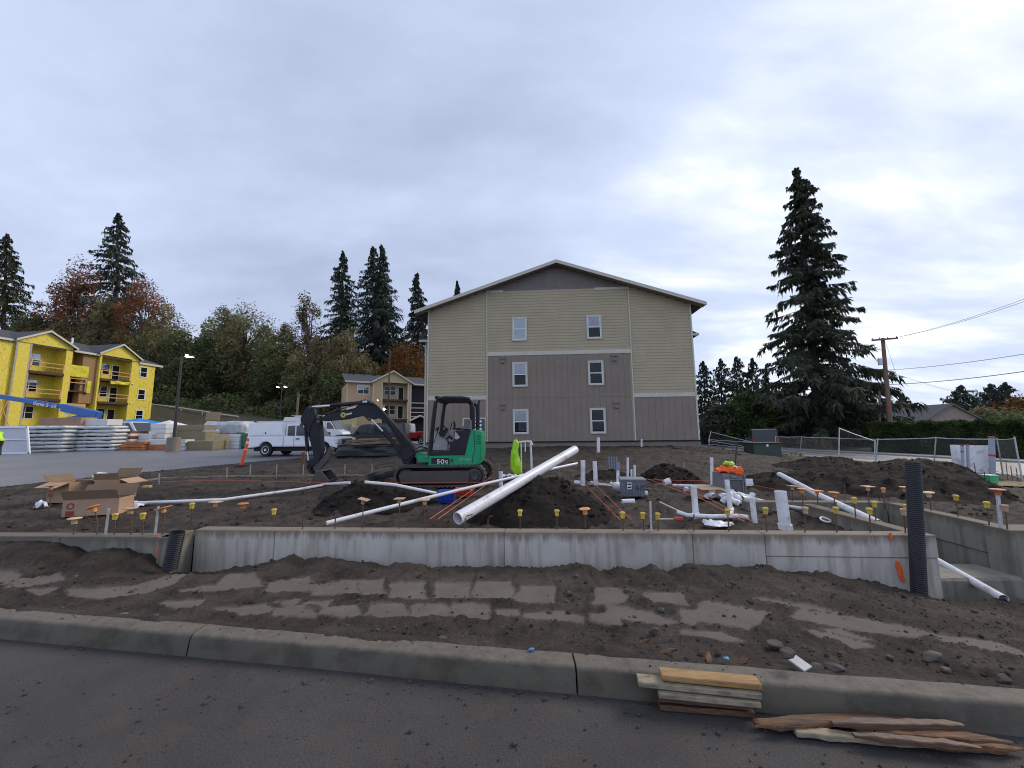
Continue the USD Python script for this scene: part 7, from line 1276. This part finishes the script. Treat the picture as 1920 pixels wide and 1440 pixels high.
# far kerb, pavement and white line of the road
def strip(name, s0, s1, z0, z1, m, y0=12, y1=140, label=None):
    ys = np.geomspace(y0, y1, 40); f = lambda s: np.stack([31.7 + s - .18 * (ys - 23.5), ys, base_ground(31.7 + s - .18 * (ys - 23.5), ys)], 1); a, b = f(s0), f(s1); n = len(ys)
    v = np.vstack([a + [0, 0, z1], b + [0, 0, z1], a + [0, 0, z0], b + [0, 0, z0]]); k = np.arange(n - 1); Q = lambda o, p: np.stack([o * n + k, p * n + k, p * n + k + 1, o * n + k + 1], 1); q = np.vstack([Q(0, 1), Q(1, 3), Q(2, 0)])
    solo(name, trimesh.Trimesh(v, np.vstack([q[:, [0, 1, 2]], q[:, [0, 2, 3]]]), process=False), m, kind="structure")
strip("road_edge_line", -.9, -.72, -.01, .012, M_line); strip("pavement", .32, 2.0, -.1, .12, M_pave); strip("road_edge_line", -7.4, -7.25, -.01, .012, M_line)
# ---- utility poles and wires
yp = 35.8; A_ = at_y(1674, 846, yp); B_ = at_y(1655, 634, yp); up = thing("utility_pole", "tall brown wooden utility pole with crossarm beside the hedge", "utility pole", tuple(A_)); M_polew = mat("pole_wood", (0.19, 0.12, 0.085), .85, var=.25, scale=3, stretch=(6, 6, .5))
d = B_ - A_; part(up, "pole", tube([-d * .03, d * .5, d], [.22, .18, .14], 10), M_polew, 40); ca = at_y(1631, 639, yp) - A_; cb = at_y(1679, 635, yp) - A_; part(up, "crossarm", beam(ca + [0, -.2, 0], cb + [0, -.2, 0], .12, .16, .01), M_polew)
for k in (.03, .3, .62, .97): part(up, "insulator", lathe([(0, 0), (.03, 0), (.06, .06), (.05, .14), (0, .16)], 8, tuple(ca + (cb - ca) * k + [0, -.2, .08])), M_steel)
tq = at_y(1650, 678, yp - .35) - A_; part(up, "transformer", lathe([(0, -.32), (.17, -.32), (.17, .3), (.1, .34), (0, .34)], 12, tuple(tq)), M_steel, 40); part(up, "band", tube([d * .385, d * .395], .2, 10), M_redtape); part(up, "bracket", beam(at_y(1640, 655, yp) - A_, at_y(1655, 656, yp) - A_, .04, .05), M_steel)
A2 = at_y(1649, 845, 37); solo("thin_pole", tube([A2 - [0, 0, .3], at_y(1649, 733, 37)], [.11, .08], 8), M_polew, "thinner shorter grey pole just left of the utility pole", "pole")
def wire(label, p, q, sag, r=.014):
    p, q = np.asarray(p), np.asarray(q); t = np.linspace(0, 1, 14); solo("overhead_wire", tube([p + (q - p) * a - [0, 0, 4 * sag * a * (1 - a)] for a in t], r, 4), M_black, label, "wire")
ab = A_; wire("uppermost overhead wire rising right from the crossarm", ab + cb + [0, 0, .1], at_y(1990, 534, 24), .3); wire("second overhead wire just below the uppermost", ab + ca + (cb - ca) * .6, at_y(1990, 540, 24), .35); wire("overhead wire leaving the pole at mid height", at_y(1663, 694, yp), at_y(1990, 652, 24), .2, .018); wire("thick overhead cable below the mid wire", at_y(1666, 721, yp), at_y(1990, 686, 24), .2, .026)
wire("cable running left from the pole across the dark evergreens", at_y(1666, 714, yp), at_y(1316, 765, 46), .3, .022); wire("service wire falling right towards the house", at_y(1660, 694, yp), at_y(1830, 742, 60), .3, .016); wire("short diagonal guy wire right of the pole", at_y(1660, 640, yp), at_y(1700, 760, 40), .1, .01)
# ================================================================ the foreground: stones, clods, boards
M_stone = mat("stone_grey", (0.105, 0.091, 0.077), .85, c2=(0.05, 0.041, 0.034), scale=14, bump=.3, rnd=.25); M_clod = M_soil
def stone(sz, seed, flat=.6):
    q = unit(np.random.default_rng(seed + 60).normal(0, 1, (17, 3))); m = trimesh.convex.convex_hull(q * [1, .95, .9]).subdivide().subdivide(); trimesh.smoothing.filter_taubin(m, iterations=4); m = rough(m, .10, 3.0, seed); m.vertices *= np.array([1, .75, flat]) * sz; return m
for i, (px, py, w_, fl_, yw, lab) in enumerate([(1452, 1212, 36, .55, 0, "broad flat grey stone half sunk right of the middle"), (1480, 1265, 36, .5, 40, "pointed grey stone lying across the kerb top"), (1530, 1252, 28, .5, 10, "grey stone right of the white tile"), (1565, 1255, 34, .6, -20, "rounded grey stone second right of the white tile"), (1752, 1236, 36, .7, 0, "dark round stone in a hollow at right"), (1884, 1276, 24, .9, 0, "tall grey stone near the kerb at far right"), (1175, 1109, 14, .8, 0, "small round stone by the bucket marks right of centre"), (1067, 1112, 14, .8, 0, "small round stone left of the other by the bucket marks"), (1227, 1186, 22, .8, 0, "round brown stone in the loose soil above the board stack"), (1773, 1256, 18, .5, 0, "small pale oval stone at right"), (1668, 1234, 16, .7, 0, "small dark stone left of the hollow"), (232, 1152, 16, .4, 0, "small pale stone chip behind the kerb at left"), (830, 1198, 18, .6, 0, "small grey stone behind the kerb left of centre"), (1020, 950, 22, .5, 0, "flat stone lying at the front of the central heap"), (1080, 940, 14, .5, 0, "small pale stone on the right flank of the central heap"), (955, 968, 16, .9, 0, "upright stone at the foot of the central heap")]):
    P = on_ground(px, py); s = w_ / 2 / FPX * P[1]; solo("stone", mv(rot(stone(s, i, fl_), (0, 0, 1), yw), P[0], P[1], P[2] + s * fl_ * (.12 if i != 1 else .2) + (.12 if i == 1 else 0)), M_stone, lab, "stone", smooth=30)
P = at_z(1500, 1247, .15); solo("white_tile", mv(rot(rot(cbox(-.042, .042, -.05, .05, 0, .012, .002), (0, 0, 1), 24), (1, 0, 0), 14), P[0], P[1], .155), mat("tile_white", (0.36, 0.36, 0.37), .5), "small white square tile lying behind the kerb", "tile")
for px, py, lab, sd in ((997, 1231, "small crumpled blue plastic scrap on the kerb edge", 5), (1363, 1248, "tiny pale blue scrap behind the kerb above the boards", 6)):
    P = on_ground(px, py); m = rough(trimesh.creation.icosphere(2, .019), .014, 45, sd); m.vertices *= [1, .7, .35]; solo("blue_scrap", mv(m, P[0], P[1], .16), mat(f"scrap_blue_{sd}", (0.06, 0.24, 0.5), .5), lab, "scrap")
for px, py, L_, a, lab in ((1255, 1228, .13, -35, "splintered reddish wood chip behind the kerb"), (1330, 1240, .10, 62, "thin twig sticking up from the soil"), (1395, 1247, .09, -30, "small wood chip right of the blue scrap"), (1210, 1210, .08, -40, "dark wood sliver in the loose soil")):
    P = on_ground(px, py); solo("wood_chip", mv(rot(rot(hull([(-L_ / 2, -.012, 0), (-L_ / 2, .012, .01), (0, -.02, .0), (0, .02, .015), (L_ / 2, 0, .02), (L_ * .4, .015, 0)]), (0, 1, 0), -18), (0, 0, 1), a), P[0], P[1], max(P[2], .1) + .02), M_lumberred, lab, "wood chip")
# loose clods and gravel: nobody could count them
def scatter(name, label, cat_, xs, ys, zs, sizes, m, seed, sub=1, small=.012):
    r = np.random.default_rng(seed); base = [rough(trimesh.creation.icosphere(sub, 1.0), .4, 1.2, seed + k) for k in range(6)]; tiny = [rough(trimesh.creation.icosahedron(), .5, 1.3, seed + k) for k in range(6)]; V, F, o = [], [], 0
    for x, y, z, s in zip(xs, ys, zs, sizes):
        b = (tiny if s < small else base)[r.integers(6)]; R_ = trimesh.transformations.random_rotation_matrix(r.random(3))[:3, :3]; v = (b.vertices @ R_.T) * s * [1, 1, .75] + [x, y, z + s * .25]; V.append(v); F.append(b.faces + o); o += len(v)
    solo(name, trimesh.Trimesh(np.vstack(V), np.vstack(F), process=False), m, label, cat_, kind="stuff", smooth=False)
def packed_at(x, y): return terrain(x, y)
r = np.random.default_rng(31)
n_ = 3600; u = r.uniform(-1.5, 1.5, n_); y = r.uniform(2.5, 5.4, n_); x = u * y; ok = (y > KERB_Y(x) + .05); x, y = x[ok], y[ok]; z, pk = terrain(x, y); keep = (pk < .3) | (r.random(len(x)) < .12); x, y, z = x[keep], y[keep], z[keep]
z = np.where(y < KERB_Y(x) + .17, .148, z); sz = r.gamma(1.1, .0042, len(x)) + .0025; sz = np.minimum(sz, .026); on = y < KERB_Y(x) + .17; sz = np.where(on, sz * .4, sz)
scatter("soil_clods", "loose dark soil clods strewn over the bank between kerb and foundation", "clods", x, y, z, sz, M_soil, 41)
n_ = 3600; y = r.uniform(5.7, 16, n_) ** 1.0; x = r.uniform(-1.3, 1.25, n_) * y; ok = (y > wall_line(x) + .15) & (road_s(x, y) < -9) & (seg_dist(x, y, np.array(LOT.exterior.coords)[:-1]) > .1); x, y = x[ok], y[ok]; z, _ = terrain(x, y); scatter("soil_clods", "loose soil clods strewn over the building pad", "clods", x, y, z, np.minimum(r.gamma(1.2, .009, len(x)) + .006, .05), M_soil, 43, small=.03)
hv = np.concatenate([h[r.integers(0, len(h), min(420, len(h) // 20))] for h in HEAPV]); hv = hv + r.normal(0, .01, hv.shape) * [1, 1, 0]; scatter("soil_clods", "dark clods and crumbs lying on the flanks of the soil heaps", "clods", hv[:, 0], hv[:, 1], hv[:, 2] - .004, np.minimum(r.gamma(1.2, .011, len(hv)) + .006, .06), M_pile, 44, small=.028)
n_ = 420; y = r.uniform(2.6, 5.2, n_); x = r.uniform(-1.4, 1.4, n_) * y; ok = (y > KERB_Y(x) + .18); x, y = x[ok], y[ok]; z, _ = terrain(x, y); scatter("pebbles", "pale pebbles scattered in the soil behind the kerb", "pebbles", x, y, z, r.gamma(1.4, .004, len(x)) + .003, M_stone, 45)
n_ = 2600; y = r.uniform(.7, 2.9, n_); x = r.uniform(-2.6, 2.4, n_) * (.4 + y / 2.6); ok = y < KERB_Y(x) - .05; x, y = x[ok], y[ok]; dist = KERB_Y(x) - y; k = r.random(len(x)) < np.exp(-dist * .5) * .9 + .1; x, y = x[k], y[k]; q = r.random(len(x)) < .22; y = np.where(q, KERB_Y(x) - .04 - r.exponential(.04, len(x)), y)
scatter("gravel", "small dark stones and crumbs scattered on the asphalt before the kerb", "gravel", x, y, np.zeros(len(x)) + .003, np.minimum(r.gamma(.9, .0034, len(x)) + .0014, .02), mat("gravel_dark", (0.045, 0.04, 0.037), .85, var=.3, scale=20), 47)
n_ = 300; y = r.uniform(.8, 2.9, n_); x = r.uniform(-2.6, 2.4, n_) * (.4 + y / 2.6); ok = y < KERB_Y(x) - .03; scatter("grit", "light grit specks on the asphalt before the kerb", "gravel", x[ok], y[ok], np.zeros(ok.sum()) + .003, r.gamma(1.3, .0016, ok.sum()) + .0015, M_stone, 49)
# stacked boards at the kerb
def board(label, c0, c1, w, h, m, seed, taper=0.0, splint=0.0, name="board"):
    """A board between two end points (its centre line): chamfered, slightly bowed; splinters narrow one or both ends."""
    c0, c1 = np.array(c0, float), np.array(c1, float); L_ = np.linalg.norm(c1 - c0); r = np.random.default_rng(seed); n = 26; t = np.linspace(0, 1, n); V = []
    for k, a in enumerate(t):
        e = 1 - taper * max(0, (a - .72) / .28) ** 1.2 - splint * max(0, (.2 - a) / .2); jw = (meshkit.fbm(np.array([a * 9, seed * 3.1, 0.]), 3, seed) - .5) * (.034 if splint or taper else .006); jh = (meshkit.fbm(np.array([a * 13, seed * 5.1, 7.]), 3, seed) - .5) * (.02 if splint or taper else .003)
        hw, hh = max(.004, w / 2 * e + jw * .5), max(.003, h / 2 * e + jh * .5); c = min(.004, hw * .3, hh * .3)
        V.append([(a * L_, y_, z_) for y_, z_ in ((-hw + c, -hh), (hw - c, -hh), (hw, -hh + c), (hw, hh - c), (hw - c, hh), (-hw + c, hh), (-hw, hh - c), (-hw, -hh + c))])
    V = np.array(V).reshape(-1, 3); i, j = np.meshgrid(np.arange(n - 1), np.arange(8), indexing="ij"); q = np.stack([i * 8 + j, (i + 1) * 8 + j, (i + 1) * 8 + (j + 1) % 8, i * 8 + (j + 1) % 8], -1).reshape(-1, 4); F_ = np.vstack([q[:, [0, 2, 1]], q[:, [0, 3, 2]]]); F_ = np.vstack([F_, [[0, k + 1, k] for k in range(1, 7)], [[(n - 1) * 8, (n - 1) * 8 + k, (n - 1) * 8 + k + 1] for k in range(1, 7)]])
    d = (c1 - c0) / L_; s = np.cross([0, 0, 1.0], d); s /= np.linalg.norm(s); u = np.cross(d, s); R_ = np.stack([d, s, u], 1)
    t_ = thing(name, label, "board", tuple(c0)); part(t_, "wood", trimesh.Trimesh((V @ R_.T), F_[:, ::-1], process=False), m, 35)
def kp(px, py, y): return at_y(px, py, y)
def kb(x, off): return KERB_Y(x) - off
_hB = .038
def kboard(label, pl, pr, z, m, seed, off=.06, w=.09, h=.036, tw=0.0):
    a, b = at_z(pl[0], pl[1], z), at_z(pr[0], pr[1], z); a[1] += w / 2; b[1] += w / 2; board(label, a, b, w, h, m, seed)
kboard("dark wet board at the bottom of the small stack by the kerb", (1240, 1328), (1418, 1342), .018, M_lumberwet, 1, w=.10, h=.032)
kboard("second wet reddish board of the small stack by the kerb", (1238, 1312), (1408, 1328), .060, M_lumberwet, 2, w=.09, h=.030)
kboard("third pale mud stained board of the small stack by the kerb", (1238, 1305), (1430, 1324), .097, M_lumbergrey, 3, w=.09, h=.031)
kboard("fourth pale mud stained board, jutting out at the left of the stack", (1200, 1284), (1432, 1308), .134, M_lumbergrey, 4, w=.09, h=.031)
kboard("topmost yellowish board of the small stack by the kerb", (1244, 1272), (1432, 1290), .172, M_lumberyel, 5, w=.09, h=.033)
for i, (pl, pr, z, m, w, h, tp, sp, lab) in enumerate([((1414, 1355), (1800, 1338), .03, M_lumberwet, .06, .03, .6, .5, "dark split board lying closest to the kerb"), ((1415, 1362), (1610, 1350), .045, M_lumberred, .05, .028, .4, .8, "orange brown pointed splinter at the left of the split wood"), ((1560, 1356), (1806, 1360), .07, M_lumberwet, .05, .034, .5, .5, "thick splintered middle piece of the split wood"), ((1490, 1372), (1770, 1398), .025, M_lumbergrey, .05, .028, .5, .2, "long pale split board at the front"), ((1640, 1372), (1900, 1392), .045, M_lumberred, .05, .034, .9, .6, "reddish splintered board at the right of the split wood"), ((1720, 1392), (1918, 1404), .03, M_lumberred, .05, .04, .9, .7, "orange splinter at the far right of the split wood"), ((1600, 1378), (1840, 1402), .055, M_lumberwet, .04, .03, .8, .6, "dark thin splinter on top of the split wood")]):
    a, b = at_z(*pl, z), at_z(*pr, z); board(lab, a, b, w, h, m, 20 + i, tp, sp, "split_board")

# ---------------------------------------------------------------- alike things belong together
_groups = {"rebar": "rebars standing along the foundation", "wrapped bundle": "wrapped siding bundles in the two tall stacks", "conifer tree": "conifers around the site", "tree": "broadleaf trees around the site", "pickup": "parked pickups", "lamp post": "lamp posts in the lot", "pipe": "loose and upright pipes on the building pad", "pipe fitting": "scattered white pipe fittings", "string line": "orange string lines on the pad", "stone": "stones lying in the soil", "fence panel": "wire fence panels beside the road", "soil heap": "soil heaps on the site", "wire": "overhead wires at the utility pole", "cardboard box": "open cardboard boxes at the left of the pad", "bale": "tan insulation bales", "packages": "white package stacks", "wood chip": "wood chips behind the kerb", "stake": "stakes on the site", "drain pipe": "black corrugated pipes at the foundation", "pipe offcut": "short pipe offcuts", "rod": "dark rods by the road fence"}
for p in world.GetPrim().GetChildren():
    d = p.GetCustomData(); c = d.get("category")
    if c in _groups and "group" not in d: p.SetCustomDataByKey("group", _groups[c])
    elif c == "board" and "group" not in d: p.SetCustomDataByKey("group", "boards lying by the kerb" if "kerb" in d.get("label", "") else "split wood by the kerb")
